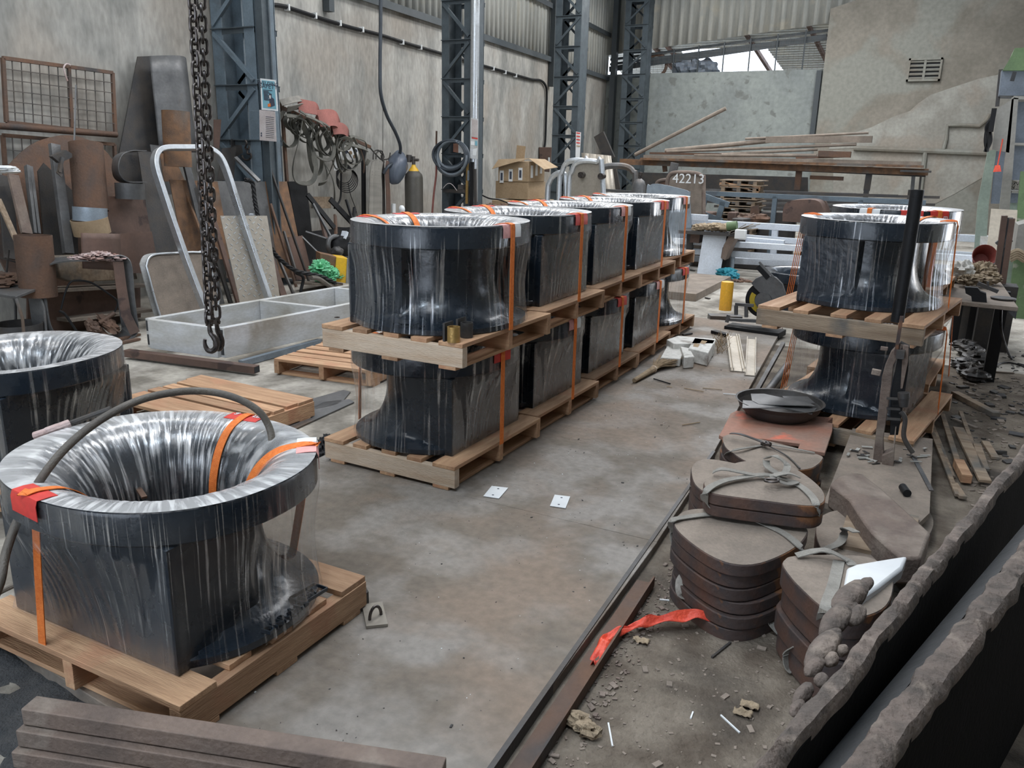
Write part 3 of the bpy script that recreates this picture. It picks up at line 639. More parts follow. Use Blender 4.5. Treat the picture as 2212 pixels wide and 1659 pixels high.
for key, x, y, z, rz, flip, lab in US:
    zz = z
    if key[0] in 'LU' and len(key) == 2:
        i = int(key[1]); pl = 'wooden pallet %s the long row, %s from the front' % ('on the floor under' if key[0] == 'L' else 'between the two levels of', ordn[i])
        src = pf if i == 0 else pp
        if key == 'U0': pl = 'pale-fronted wooden pallet carrying loose pipe fittings, halfway up the long row'
    else:
        pl = pal_lab[key]; src = pr if key in ('RL', 'RU') else pp
    used_p = getattr(src, '_used', None)
    o = copy_tree(src, (x, y, zz), rz, pl, group='wooden pallets carrying the castings')
    c = copy_tree(proto, (x if key not in ('RU', 'RL') else x, y, zz + 0.14), rz + flip, lab, group='chock castings wrapped in film')
    units[key] = (c, o)
units['fore'][0].scale = (1.0, 1.07, 1.0)
units['RL'][1].location.y = 5.83; units['RU'][1].location.y = 5.86
def kill(o):
    for k in KIDS(o): kill(k)
    bpy.data.objects.remove(o)
for q in (proto, pp, pf, pr): kill(q)
# front pallet: broad rough front plank faces
for k in KIDS(units['fore'][1]):
    k.scale.y = 1.04
# letters cast into the flange of the foreground casting
c = units['fore'][0]
def flange_pt(px, py): return G(px, py, 0.14 + 0.042)
for nm, s_, p0, p1, siz in (('cast_lettering', 'DNR A12', (575, 1345), (628, 1305), 0.052), ('cast_number', 'P47', (640, 1285), (665, 1270), 0.05)):
    a = G(p0[0], p0[1], 0.19); b = G(p1[0], p1[1], 0.19); mid = (a + b) / 2; d = b - a; d.z = 0
    cdir = V((-(mid.y - FRY), mid.x - FRX, 0)); cdir = d
    Mx = frame(mid + V((0, 0, -.004)), cdir, V((0, 0, 1)).cross(cdir)); mb = text_mb(s_, siz, 0.006, Mx); 
    if nm == 'cast_number':
        x_ = cdir.normalized(); y_ = V((0, 0, 1)).cross(x_)
        for s1 in (-1, 1):
            mb.bar(mid + y_ * s1 * .03 - x_ * .06, mid + y_ * s1 * .03 + x_ * .06, .004, .012); mb.bar(mid + x_ * s1 * .06 - y_ * .03, mid + x_ * s1 * .06 + y_ * .03, .004, .012)
    part(c, nm, mb, m_bit)
c = units['U0'][0]
a = G(862, 700, 0.87); b = G(905, 704, 0.87); mb = text_mb('ALKVAKOR', 0.034, 0.004, frame((a + b) / 2 + V((0, 0, 0)), b - a, V((0, 0, 1)).cross(b - a))); part(c, 'cast_lettering', mb, m_bit)
# ------------------------------------------------------------------ webbing straps over the rims
def strap_local(ph, r_foot, z_foot, w=0.034, depth=0.30, w2=0.0):
    """path at angle ph in the casting's own frame: pallet edge -> over the rim -> down the throat"""
    P = [(r_foot, z_foot), (r_foot * .5 + (r_ell(ph, 1) + .012) * .5, (z_foot + BH) / 2), (r_ell(ph, 1) + .012, BH - .02), (r_ell(ph, 1) + .004, BH + .008), (r_ell(ph, .95), BH + .012), (r_ell(ph, .89), BH + .009)]
    for z in (BH - .004, BH - .015, BH - .035, BH - .065, BH - .10, BH - .15, BH - .21, BH - depth): P.append((r_ell(ph, k_in(z)) - .016, z + .004))
    return [V(pol(r, ph, z)) for r, z in P]
def add_strap(key, wa, label, path=None, r_foot=None, z_foot=-0.03, pad=('r', ''), w=0.034, depth=0.3, off=0.0, thin=0):
    """wa: direction in the room (degrees) in which the strap leaves the rim"""
    c = units[key][0]; rz = c.rotation_euler.z; ph = math.radians(wa) - rz
    R = Matrix.Rotation(rz, 3, 'Z'); loc = c.location
    rf = r_foot if r_foot else r_ell(ph, 1) + .015
    sy_ = c.scale.y; P = [loc + R @ V((p.x, p.y * sy_, p.z)) for p in strap_local(ph, rf, z_foot, w, depth)]
    side = R @ V((-math.sin(ph), math.cos(ph), 0)); P = [p + side * off for p in P]
    if path: P = [V(q) for q in path] + P[3:]
    nm = 'strapping_twine' if thin else 'webbing_strap'
    t = thing(nm, label, 'twine' if thin else 'strap', P[0], 0, 'orange straps holding the castings to their pallets')
    if thin:
        for k in range(thin):
            o_ = side * ((k - (thin - 1) / 2) * 0.035); Q = [p + o_ * (1.0 if i < 3 else .8) for i, p in enumerate(P[:7])]
            mb = MB(); mb.ribbon(Q, 0.008, 0.003, side); part(t, 'strand', mb, m_orange)
        pw, kk = 0.13, 'o'
    else:
        mb = MB(); mb.ribbon([P[0]] + spline(P[1:], 3), w, 0.003, V((1, .05, 0)) if path else side); part(t, 'strap_band', mb, m_orange)
        pw, kk = 0.15, pad[0]
    if kk:
        e = [V(pol(r_ell(ph, 1) + .008, ph, BH - .06)), V(pol(r_ell(ph, 1) + .008, ph, BH - .012)), V(pol(r_ell(ph, 1) + .002, ph, BH + .006)), V(pol(r_ell(ph, .93), ph, BH + .007)), V(pol(r_ell(ph, .87), ph, BH + .004))]
        if thin: e = e[1:]
        e = [loc + R @ V((p.x, p.y * sy_, p.z)) + side * off for p in e]
        mp_ = {'r': m_red, 'p': m_pink, 'o': m_orange, 'w': m_white}[kk]
        mb = MB(); mb.ribbon(e, pw, 0.002, side); o = part(t, 'edge_pad', mb, mp_, label={'r': 'red card pad under the strap', 'p': 'pink and white card pad under the strap', 'o': 'orange wrapping under the twine', 'w': 'white card pad'}[kk])
        if kk == 'p' and not thin:
            mb = MB(); mb.ribbon([p + side * .05 + (p - loc).normalized() * .002 for p in e], .05, 0.002, side); part(o, 'pad_label', mb, m_white)
        if pad[1]:
            out_ = R @ V((math.cos(ph), math.sin(ph), 0))
            for s_, o_ in zip(pad[1].split('|'), (-.048, .048)):
                ctr = (e[2] + e[3]) / 2 + V((0, 0, .003)) + side * o_
                if key == 'SU': ctr = (e[0] + e[1]) / 2 + out_ * .004 + side * o_; Mx = frame(ctr, side, V((0, 0, 1)))
                else: Mx = frame(ctr + (-side * 2 * o_ if False else V((0, 0, 0))), -side, -out_ if wa > 180 or True else out_)
                if s_: part(o, 'pad_lettering', text_mb(s_, 0.05, .0006, Mx), m_white)
    return t
_q = G(72, 1062, .69)
add_strap('fore', math.degrees(math.atan2(_q.y - FRY, _q.x - FRX)), 'orange webbing strap down the near left side of the foreground casting', path=[G(92, 1398, .128), G(92, 1398, .128).lerp(G(72, 1072, .665), .5), G(72, 1072, .665)], pad=('r', ''))
add_strap('fore', 97, 'orange webbing strap into the foreground casting, under the red printed pad', pad=('r', 'm|a'))
_f = G(632, 1196, .14); _a = math.radians(42); _m = V((FRX + .50 * math.cos(_a), FRY + .47 * math.sin(_a), .66))
add_strap('fore', 42, path=[_f, _f.lerp(_m, .5), _m], label= 'orange webbing strap into the foreground casting, over the pink and white pad', pad=('p', ''))
for i in range(5):
    for lv in 'LU':
        lvn = 'lower' if lv == 'L' else 'upper'
        add_strap('%s%d' % (lv, i), -8 if i == 0 else -6, 'orange strap down the aisle side of the %s casting in the %s row' % (ordn[i], lvn), r_foot=0.475, z_foot=0.0 if 1 else 0, pad=('p' if (i + (lv == 'U')) % 2 else 'r', ''))
        if lv == 'U' or i == 0:
            add_strap('%s%d' % (lv, i), 193, 'orange strap over the near left rim of the %s casting in the %s row' % (ordn[i], lvn), r_foot=0.50, z_foot=0.0, pad=('r', ''))
        if lv == 'U' and i < 4:
            add_strap('%s%d' % (lv, i), 150, 'orange strap over the far left rim of the %s casting in the upper row' % ordn[i], r_foot=0.50, z_foot=0.0, pad=('r', ''))
for key, nm in (('RU', 'top'), ('RL', 'bottom')):
    add_strap(key, 168, 'thin orange twine down the left side of the %s casting of the near right-hand stack' % nm, r_foot=0.52, z_foot=-.02, thin=4)
    add_strap(key, 2, 'thin orange twine down the right side of the %s casting of the near right-hand stack' % nm, r_foot=0.50, z_foot=-.02, thin=4)
add_strap('RU', 48, 'orange strap seen through the film behind the upright pipe', r_foot=0.5, pad=None or ('', ''))
add_strap('SU', 285, 'orange strap over the left printed red pad of the rear right-hand stack', r_foot=0.5, pad=('r', 'al|m'))
add_strap('SU', 308, 'orange strap over the right printed red pad of the rear right-hand stack', r_foot=0.5, pad=('r', 'a|m'))
add_strap('SU', 252, 'orange strap over the white pad of the rear right-hand stack', r_foot=0.5, pad=('w', ''))
add_strap('SL', 355, 'thin orange twine down the right side of the floor-level casting in the rear right-hand stack', r_foot=0.52, thin=3)
# bare casting standing behind the cut-off saw
bx, by = GY(1740, 560, 10.0).x, 10.0
bare = thing('chock_casting', 'unwrapped dark chock casting standing behind the cut-off saw', 'chock casting', (bx, by, FZ), RI(-160))
part(bare, 'cast_body', body_mb(), m_bit, world=False, ang=42)
# spare pallets on the left
p6 = make_pallet(0.74, 1.10, 6, label='empty wooden pallet of six slats in front of the aluminium frame, between the castings'); p6.location = (-4.17, 3.73, FZ); p6.rotation_euler = (0, 0, R90 - RI(2))
p7 = make_pallet(0.80, 0.90, 6, label='empty wooden pallet half hidden behind the first stacked casting'); p7.location = (-4.22, 5.22, FZ); p7.rotation_euler = (0, 0, R90 + RI(6))
for q in (p6, p7): q['group'] = 'empty pallets on the floor at left'
# ================================================================== steel plates and loose things on the floor
def poly_plate(name, pts, z0, z1, m, label, cat, **kw):
    mb = MB(); mb.prism([V((p[0], p[1], z0)) for p in pts], (0, 0, z1 - z0)); return one(name, mb, m, label, cat, **kw)
poly_plate('floor_plate', [(-.90, .30), (-1.25, .55), (-1.85, 1.35), (-3.0, 1.45), (-3.0, 3.36), (-.955, 3.36)], FZ, 0, m_plate, 'dusty steel plate on the floor nearest the viewer, right of the foreground casting', 'steel plate', bevel=.003)
poly_plate('floor_plate', [(-.957, 3.364), (-3.0, 3.364), (-3.02, 4.47), (-1.01, 4.47)], FZ, -.001, m_plate, 'brown dusty steel plate beside the first castings of the long row', 'steel plate', bevel=.003)
poly_plate('floor_plate', [(-1.012, 4.474), (-3.02, 4.474), (-3.2, 9.0), (-1.36, 9.0)], FZ, -.003, m_plate, 'dusty steel floor plate running along the far half of the long row', 'steel plate', bevel=.003)
mb = MB(); mb.prism([V(p) for p in ((-.9, 0.2, FZ + .004), (3.2, 0.2, FZ + .004), (3.2, 8.2, FZ + .004), (-1.3, 8.2, FZ + .004))], (0, 0, .004)); struct('floor', mb, m_dirt)
mb = MB(); mb.grid(lambda u, v: V((-4.4 + 2.7 * u, 0.1 + 1.5 * v, FZ + .01 + .03 * mn.noise(V((u * 9, v * 7, 0))) + .012 * mn.noise(V((u * 40, v * 30, 0))))), 60, 40)
tagp(one('black_sand', mb, m_pit, 'black sandy grit on the floor under the near left pallet', 'grit'), kind='stuff')
# rail and channel along the plate edge
mb = MB(); mb.bar((-.885, .5, -.022), (-1.03, 4.7, -.022), .018, .055); one('edge_angle', mb, m_dsteel, 'thin dark steel angle along the right edge of the floor plates', 'steel bar')
mb = MB(); a = G(1120, 1665, -.01); b = G(1395, 1250, -.01); a, b = V((a.x, a.y, -.03)), V((b.x, b.y, -.03))
d = (b - a).normalized(); s_ = V((d.y, -d.x, 0))
mb.bar(a, b, .075, .012); mb.bar(a + s_ * .035 + V((0, 0, .018)), b + s_ * .035 + V((0, 0, .018)), .008, .045); one('steel_channel', mb, m_rust, 'rusty steel channel lying along the floor plate edge, bottom centre', 'steel bar')
# pad eye, white hole plates, small bits
t = thing('lifting_eye', 'small square steel plate with a welded ring standing on the floor plate', 'lifting eye', G(808, 1330, 0))
pc = [G(*p, .004) for p in ((782, 1310), (826, 1303), (838, 1352), (791, 1357))]
mb = MB(); mb.prism([V((p.x, p.y, 0.001)) for p in pc], (0, 0, .012)); part(t, 'base_plate', mb, m_checker, bevel=.001)
c = G(811, 1333, .013); mb = MB(); P = [c + V((0.0, 0.0, 0)) + V((.012 * math.cos(k) * .6, .026 * math.cos(k), .045 * math.sin(k) + .0)) for k in [PI * i / 12 for i in range(13)]]
mb.tube(P, .006, 10); part(t, 'ring', mb, m_chain)
for lab, P in (('perforated white plate nearer the pallets on the steel floor', ((1062, 1050), (1098, 1054), (1078, 1077), (1044, 1072))), ('perforated white plate lying further right on the steel floor', ((1198, 1069), (1232, 1073), (1222, 1098), (1188, 1093)))):
    mb = MB(); q = [G(*p, .003) for p in P]; mb.prism([V((p.x, p.y, .001)) for p in q], (0, 0, .004)); o = one('hole_plate', mb, m_white, lab, 'small plate', bevel=.001)
    ctr = sum(q, V()) / 4; ax = (q[0] + q[1]) / 2 - (q[2] + q[3]) / 2; mb = MB()
    for k in (-.3, .3): mb.cyl(ctr + ax * k + V((0, 0, .0035)) - V((0, 0, ctr.z)) + V((0, 0, 0)), ctr + ax * k + V((0, 0, .0055 - ctr.z)), .006, n=12)
    part(o, 'hole', mb, m_ink)
mb = MB(); q = [G(*p, 0) for p in ((786, 1262), (795, 1300), (783, 1305))]; mb.prism([V((p.x, p.y, .001)) for p in (G(783, 1278), G(797, 1303), G(785, 1312))], (0, 0, .05)); one('steel_wedge', mb, m_dsteel, 'small dark wedge against the corner of the foreground pallet', 'wedge')
# long bars stacked at the bottom edge
bl = ['top', 'second', 'third', 'lowest']
for k in range(4):
    z1 = .175 - k * .056; off = (0, .018, .035, .03)[k]
    a = G(62 + k * 4, 1516 + k * 3, .175); b = G(958, 1652, .175); a = V((a.x - off * .6, a.y - off * 1.2, z1 - .027)); b = V((b.x + (0, .02, -.04, .0)[k], b.y - off * 1.0, z1 - .027))
    b = a + (b - a) * (1.0, 1.02, .97, 1.05)[k]
    mb = MB(); mb.bar(a, b, .062, .052); one('steel_flat_bar', mb, m_block, '%s brown flat bar of the stack lying across the bottom left' % bl[k], 'steel bar', group='brown bars stacked at the bottom left', bevel=.003)
# foreground hose looping over the casting
def P3(l): return spline([GY(*p) for p in l], 10)
hp = P3([(-30, 1330, 1.22), (0, 1260, 1.25), (14, 1190, 1.30), (45, 1110, 1.38), (95, 1025, 1.45), (150, 960, 1.55), (220, 905, 1.68), (300, 865, 1.8), (380, 847, 1.92), (450, 846, 2.02), (510, 860, 2.08), (555, 885, 2.12), (578, 915, 2.14), (587, 950, 2.13), (583, 1000, 2.10), (560, 1040, 2.02)])
mb = MB(); mb.tube(hp, .0135, 12); one('welding_hose', mb, m_hose, 'thick grey hose looping over the foreground casting and into its mouth', 'hose')
mb = MB(); mb.tube(P3([(75, 942, 1.72), (105, 932, 1.75), (150, 915, 1.82)]), [.016] * 9 + [.018] * 6 + [.017] * 6, 10); o = one('electrode_holder', mb, m_cloth, 'taped handle lying on the rim of the foreground casting', 'handle')
mb = MB(); mb.tube(P3([(150, 915, 1.82), (190, 900, 1.87), (240, 882, 1.92)]), [.010] * 21, 8); part(o, 'handle_cable', mb, m_dsteel)
mb = MB(); mb.tube(P3([(-20, 1290, 1.5), (15, 1272, 1.6), (60, 1252, 1.7)]), .010, 8); one('floor_hose', mb, m_hose, 'grey hose end passing behind the foreground pallet at the left edge', 'hose')
mb = MB(); mb.bar(GY(268, 1008, 1.95), GY(312, 1075, 1.85), .02, .008); one('wood_sliver', mb, m_rust, 'brown stick poking up inside the foreground casting mouth', 'stick')
# crumpled black plastic left of the long row
mb = MB()
for k in range(4): mb.blob(G(683 + k * 9, 985 - k * 9, FZ + .03), (.07, .06, .045), .7, 5, 20, 14, k)
one('plastic_sheet', mb, m_black, 'crumpled black plastic against the left end of the first pallet', 'plastic')
# ------------------------------------------------------------------ stacks of tied plates on the right
def trace(pts, z, k=5):
    Q = [G(x, y, z) for x, y in pts]; n = len(Q); out = []
    for i in range(n):
        a, b, c, d = Q[i - 1], Q[i], Q[(i + 1) % n], Q[(i + 2) % n]
        for j in range(k):
            t = j / k; out.append(0.5 * ((2 * b) + (c - a) * t + (2 * a - 5 * b + 4 * c - d) * t * t + (3 * b - a - 3 * c + d) * t ** 3))
    return [V((p.x, p.y, z)) for p in out]
dn = ['top', 'second', 'third', 'fourth', 'fifth', 'sixth', 'seventh']
def plate_stack(where, pts, ztop, n, th, jit=.008, mtop=m_dusty, zmin=FZ, grp=None):
    out = trace(pts, ztop); ctr = sum(out, V()) / len(out)
    for k in range(n):
        s_ = 1.0 - .012 * random.random() * (k > 0); dx = V((random.uniform(-jit, jit), random.uniform(-jit, jit), 0)) * (k > 0)
        P = [V((ctr.x + (p.x - ctr.x) * s_, ctr.y + (p.y - ctr.y) * s_, 0)) + dx + V((0, 0, ztop - k * th)) for p in out]
        mb = MB(); mb.prism(P, (0, 0, -(th - .004)))
        lab = ('%s plate of the tied stack %s' % (dn[k], where))
        o = one('cut_plate', mb, m_disc, lab, 'cut steel plate', group=grp or 'tied round plates ' + where, bevel=.004)
        if k == 0:
            mb = MB(); mb.prism([V((ctr.x + (p.x - ctr.x) * .985, ctr.y + (p.y - ctr.y) * .985, ztop + .0005)) for p in out], (0, 0, .0015)); part(o, 'dust_layer', mb, mtop, label='fawn dust on the plate')
oA = [(1458, 1121), (1479, 1104), (1520, 1099), (1580, 1104), (1640, 1115), (1701, 1129), (1737, 1138), (1745, 1151), (1723, 1180), (1674, 1207), (1625, 1221), (1576, 1218), (1530, 1199), (1484, 1167), (1458, 1140)]
oB = [(1520, 1048), (1531, 1062), (1557, 1070), (1647, 1082), (1737, 1093), (1770, 1091), (1783, 1079), (1774, 1055), (1737, 1024), (1701, 1006), (1660, 997), (1622, 996), (1587, 1001), (1546, 1023), (1524, 1037)]
oC = [(1493, 1021), (1497, 1003), (1517, 993), (1542, 993), (1587, 1001), (1650, 1015), (1690, 1035), (1680, 1060), (1620, 1080), (1560, 1080), (1506, 1053)]
oD = [(1560, 948), (1566, 941), (1584, 939), (1647, 950), (1727, 970), (1774, 985), (1777, 994), (1765, 1006), (1746, 1014), (1690, 1018), (1640, 1008), (1607, 995), (1585, 981), (1567, 967)]
oE = [(1690, 1221), (1694, 1210), (1712, 1202), (1783, 1199), (1864, 1202), (1900, 1215), (1930, 1250), (1915, 1310), (1850, 1335), (1783, 1317), (1728, 1270), (1704, 1243)]
oF = [(1762, 1150), (1775, 1115), (1820, 1102), (1880, 1120), (1905, 1170), (1890, 1215), (1830, 1220), (1780, 1195)]
plate_stack('in front, under the half-moon pair', oA, .27, 6, .053, .014)
plate_stack('of two half-moons resting on the front stack', oB, .39, 2, .052, .003)
plate_stack('behind the half-moon pair, left side', oC, .24, 5, .056)
plate_stack('beside the orange board', oD, .20, 4, .06)
plate_stack('at lower right, partly under a white sheet', oE, .30, 4, .085, .014)
plate_stack('lying low between the other stacks', oF, .10, 2, .06)
plate_stack('under the far end of the brown block', [(1950, 1110), (1985, 1098), (2010, 1110), (2016, 1135), (2000, 1160), (1960, 1150)], .03, 1, .06)
def belt(name, pts, wd, m, label, cat='strap', side=None, grp='webbing slings tying the plates', th=.004):
    Q = spline([G(*p) for p in pts], 8); mb = MB(); sd = []
    for i, p in enumerate(Q):
        t = (Q[min(i + 1, len(Q) - 1)] - Q[max(i - 1, 0)]); k = t.cross(V((0, 0, 1)) if side is None else V(side)); sd.append(k if k.length > 1e-5 else V((1, 0, 0)))
    mb.ribbon(Q, wd, th, sides=sd); return one(name, mb, m, label, cat, group=grp)
belt('webbing_sling', [(1458, 1180, .16), (1452, 1145, .22), (1452, 1125, .28), (1475, 1118, .281), (1530, 1111, .282), (1572, 1110, .282)], .03, m_sling, 'grey sling end over the left rim of the front plate stack')
belt('webbing_sling', [(1625, 1120, .278), (1690, 1150, .278), (1728, 1180, .278), (1738, 1196, .24)], .032, m_sling, 'flat sling crossing the top of the front plate stack')
belt('webbing_sling', [(1490, 1225, .12), (1468, 1255, .07), (1475, 1290, .02), (1520, 1278, .02)], .03, m_sling, 'loose sling loop hanging on the left side of the front plate stack')
belt('webbing_sling', [(1640, 1316, .05), (1665, 1345, .0), (1690, 1372, -.02)], .035, m_sling, 'sling end hanging between the two front plate stacks')
belt('webbing_sling', [(1548, 1105, .30), (1524, 1085, .34), (1526, 1060, .40), (1560, 1040, .41), (1610, 1030, .41), (1660, 1026, .41), (1720, 1045, .40), (1752, 1070, .40), (1763, 1092, .39), (1760, 1120, .32), (1745, 1135, .29)], .032, m_sling, 'long sling wrapped round both half-moon plates')
belt('webbing_sling', [(1540, 1020, .41), (1560, 1013, .43), (1600, 1020, .42), (1650, 1030, .405)], .032, m_sling, 'sling tail lying across the half-moon plates')
belt('webbing_sling', [(1655, 990, .44), (1675, 985, .47), (1700, 1005, .44), (1690, 1025, .42), (1660, 1010, .42), (1655, 995, .43)], .03, m_sling, 'curled pale sling loop standing on the half-moon plates')
belt('webbing_sling', [(1725, 1030, .42), (1700, 1022, .44), (1670, 1030, .43), (1700, 1045, .41), (1722, 1040, .41)], .03, m_sling, 'folded sling knot beside the ring on the half-moon plates')
mb = MB(); c = G(1667, 1038, .425); mb.tube([c + V((.028 * math.cos(k), .018 * math.sin(k), .004 * math.cos(k))) for k in [2 * PI * i / 20 for i in range(20)]], .0055, 8, closed=True); one('steel_ring', mb, m_chain, 'oval steel ring joining the slings on the half-moon plates', 'ring')
belt('webbing_sling', [(1500, 1070, .10), (1498, 1050, .18), (1520, 1048, .2)], .035, m_sling, 'short sling loop on the rear left plate stack')
belt('webbing_sling', [(1563, 995, .05), (1578, 975, .21), (1640, 963, .21), (1655, 958, .22)], .02, m_sling, 'narrow sling across the stack beside the orange board')
belt('webbing_sling', [(1578, 936, .24), (1600, 938, .25), (1640, 952, .23), (1660, 960, .23)], .024, m_dsteel, 'black sling end with a ratchet beside the orange board')
belt('webbing_sling', [(1655, 960, .22), (1700, 985, .21), (1728, 1012, .21)], .008, m_dsteel, 'thin cord across the stack beside the orange board')
belt('webbing_sling', [(1660, 960, .225), (1700, 966, .22), (1760, 978, .21)], .014, m_sling, 'thin grey strap running right from the ratchet')
mb = MB(); mb.blob(G(1655, 958, .235), (.03, .018, .014), .4, 6); one('ratchet_buckle', mb, m_chain, 'small metal ratchet on the stack beside the orange board', 'buckle')
belt('webbing_sling', [(1720, 1200, .31), (1760, 1190, .33), (1790, 1190, .34), (1830, 1210, .31), (1842, 1222, .305)], .035, m_sling, 'knotted sling at the back of the lower right stack')
belt('webbing_sling', [(1812, 1212, .307), (1800, 1265, .307), (1782, 1318, .30), (1770, 1380, .12)], .04, m_sling, 'pale sling crossing the top of the lower right stack')
belt('webbing_sling', [(1720, 1395, .08), (1700, 1410, .03), (1702, 1440, -.02), (1712, 1450, -.03)], .035, m_sling, 'sling loop near the floor at the lower right stack')
belt('webbing_sling', [(1850, 1150, .2), (1825, 1140, .18), (1822, 1158, .14), (1810, 1175, .13), (1770, 1190, .11)], .035, m_sling, 'dark sling loop beside the brown block')
# white sheet, orange board, pan of offcuts
mb = MB(); q = [G(*p, .33) for p in ((1830, 1225), (1850, 1217), (1905, 1207), (1960, 1200), (1950, 1225), (1900, 1265), (1850, 1300), (1815, 1310))]
mb.prism([V((p.x, p.y, .33 + .01 * mn.noise(p * 9))) for p in q], (0, 0, -.05)); one('white_sheet', mb, m_white, 'crumpled white plastic packing on the lower right plate stack', 'packing', bevel=.01)
mb = MB(); q = [G(*p, .14) for p in ((1553, 940), (1562, 925), (1578, 893), (1590, 887), (1640, 889), (1800, 902), (1798, 930), (1782, 978), (1724, 968), (1728, 958), (1650, 948), (1562, 944))]
mb.prism([V((p.x, p.y, .14)) for p in q], (0, 0, -.022)); mb2 = MB(); mb2.box((sum(p.x for p in q) / 12, sum(p.y for p in q) / 12 + .05, .03), (.3, .3, .15)); one('timber_block', mb2, m_wooddirty, 'dark timber packing under the orange board', 'timber')
one('painted_board', mb, m_board, 'faded orange painted board under the round pan', 'board', bevel=.003)
cP = V((-.755, 5.2, .142)); t = thing('metal_pan', 'round dark metal pan full of scrap on the orange board', 'pan', cP)
mb = MB(); mb.lathe([(.0, 0), (.19, .0), (.245, .05), (.262, .10), (.275, .102), (.266, .096), (.24, .05), (.185, .01), (0, .01)], cP, 40); part(t, 'bowl', mb, m_dsteel)
for k, (pp_, lab) in enumerate(((((1622, 848), (1650, 852), (1752, 868), (1763, 872), (1748, 876), (1700, 876), (1640, 868), (1625, 860)), 'grey bent offcut sheet on top of the pan'), (((1605, 862), (1700, 872), (1765, 878), (1755, 888), (1690, 880), (1640, 882), (1604, 876)), 'long grey offcut lying over the near rim of the pan'), (((1690, 853), (1745, 858), (1762, 868), (1700, 862)), 'dark offcut at the back of the pan'))):
    Q = [G(x, y, .265 - .012 * k) for x, y in pp_]; mb = MB(); mb.prism([V((p.x, p.y, .258 - .012 * k + .012 * math.sin(i * 1.7))) for i, p in enumerate(Q)], (0, 0, -.004)); one('sheet_offcut', mb, m_gsteel, lab, 'offcut', ang=60)
# brown tapered block
t0 = [G(*p, .20) for p in ((1793, 1046), (1808, 1030), (1838, 1020), (1862, 1022), (1905, 1055), (1955, 1100), (2010, 1150), (2000, 1175), (1990, 1205), (1945, 1204), (1885, 1150), (1862, 1120), (1835, 1078))]
mb = MB(); mb.prism([V((p.x, p.y, .20)) for p in t0], (0, 0, -.12)); o = one('steel_block', mb, m_block, 'heavy brown mill-scaled steel block lying askew among the plate stacks', 'steel block', bevel=.012)
mb = MB(); mb.box((-.05, 3.75, .04), (.3, .5, .16)); one('timber_block', mb, m_wooddirty, 'timber packing under the brown steel block', 'timber')
# bench plate with the screw press
mb = MB(); q = [G(*p, .10) for p in ((1842, 925), (2015, 948), (2008, 1108), (1985, 1130), (1900, 1120), (1780, 1085))]
mb.prism([V((p.x, p.y, .10)) for p in q], (0, 0, -.03)); mb.box((q[0].x + .30, q[0].y - .35, .01), (.3, .4, .12)); one('bench_plate', mb, m_dusty, 'wide grubby base plate under the rusty screw press', 'base plate')
PV = Pln(G(1910, 1000, .10), tilt=0)
t = thing('screw_press', 'rusty screw press with a crank handle and a tall upright pipe', 'press', G(1905, 1030, .10))
mb = MB(); q = [PV.at(*p) for p in ((1885, 1000), (1905, 815), (1912, 790), (1925, 760), (1943, 742), (1952, 745), (1930, 790), (1926, 830), (1908, 950), (1912, 1035), (1890, 1010))]; mb.prism(q, -PV.n * .05); part(t, 'jaw', mb, m_block, bevel=.004)
mb = MB(); mb.prism([PV.at(*p, .03) for p in ((1905, 985), (1928, 975), (1934, 925), (1936, 925), (1928, 1030), (1912, 1045), (1905, 1040))], -PV.n * .09); part(t, 'column', mb, m_block, bevel=.004)
mb = MB(); mb.prism([PV.at(*p, -.01) for p in ((1925, 850), (1945, 740), (1965, 750), (1962, 800), (1950, 880), (1940, 940), (1922, 940))], -PV.n * .06); part(t, 'inner_frame', mb, m_black, bevel=.003)
mb = MB(); mb.prism([PV.at(*p, .01) for p in ((1950, 745), (1963, 748), (1962, 780), (1950, 840), (1945, 840), (1948, 790))], -PV.n * .03); mb.bar(PV.at(1883, 802, .03), PV.at(1903, 806, .03), .03, .03); mb.bar(PV.at(1902, 752, .02), PV.at(1918, 754, .02), .02, .02); part(t, 'side_plate', mb, m_block, bevel=.003)
mb = MB(); mb.cyl(PV.at(1952, 860, .03), PV.at(1952, 848, .03), .030, n=20); mb.cyl(PV.at(1952, 878, .03), PV.at(1952, 860, .03), .022, .028, n=20); part(t, 'anvil_cap', mb, m_dsteel)
mb = MB(); mb.tube(spline([PV.at(*p, .05) for p in ((1946, 890), (1955, 905), (1952, 940), (1960, 960), (1972, 978))], 6), .013, 10); part(t, 'crank_handle', mb, m_dsteel)
for k in range(3): mb = MB(); mb.bar(PV.at(1915, 860 + k * 22, .02), PV.at(1945, 862 + k * 22, .02), .012, .012); part(t, 'tie_bar', mb, m_dsteel)
mb = MB(); mb.box(PV.at(1945, 765, .03), (.04, .04, .045)); part(t, 'stop_block', mb, m_dsteel)
mb = MB(); mb.bar(PV.at(1935, 765, .0), PV.at(1948, 683, .0), .018, .045, up=PV.n); part(t, 'upright_bar', mb, m_disc)
PT = Pln(PV.p + V((0, .04, 0)))
a = PT.at(1938, 695); b = PT.at(1982, 410); mb = MB(); mb.pipe(a, b, .033, .006); part(t, 'upright_pipe', mb, m_black, label='long dark pipe standing upright')
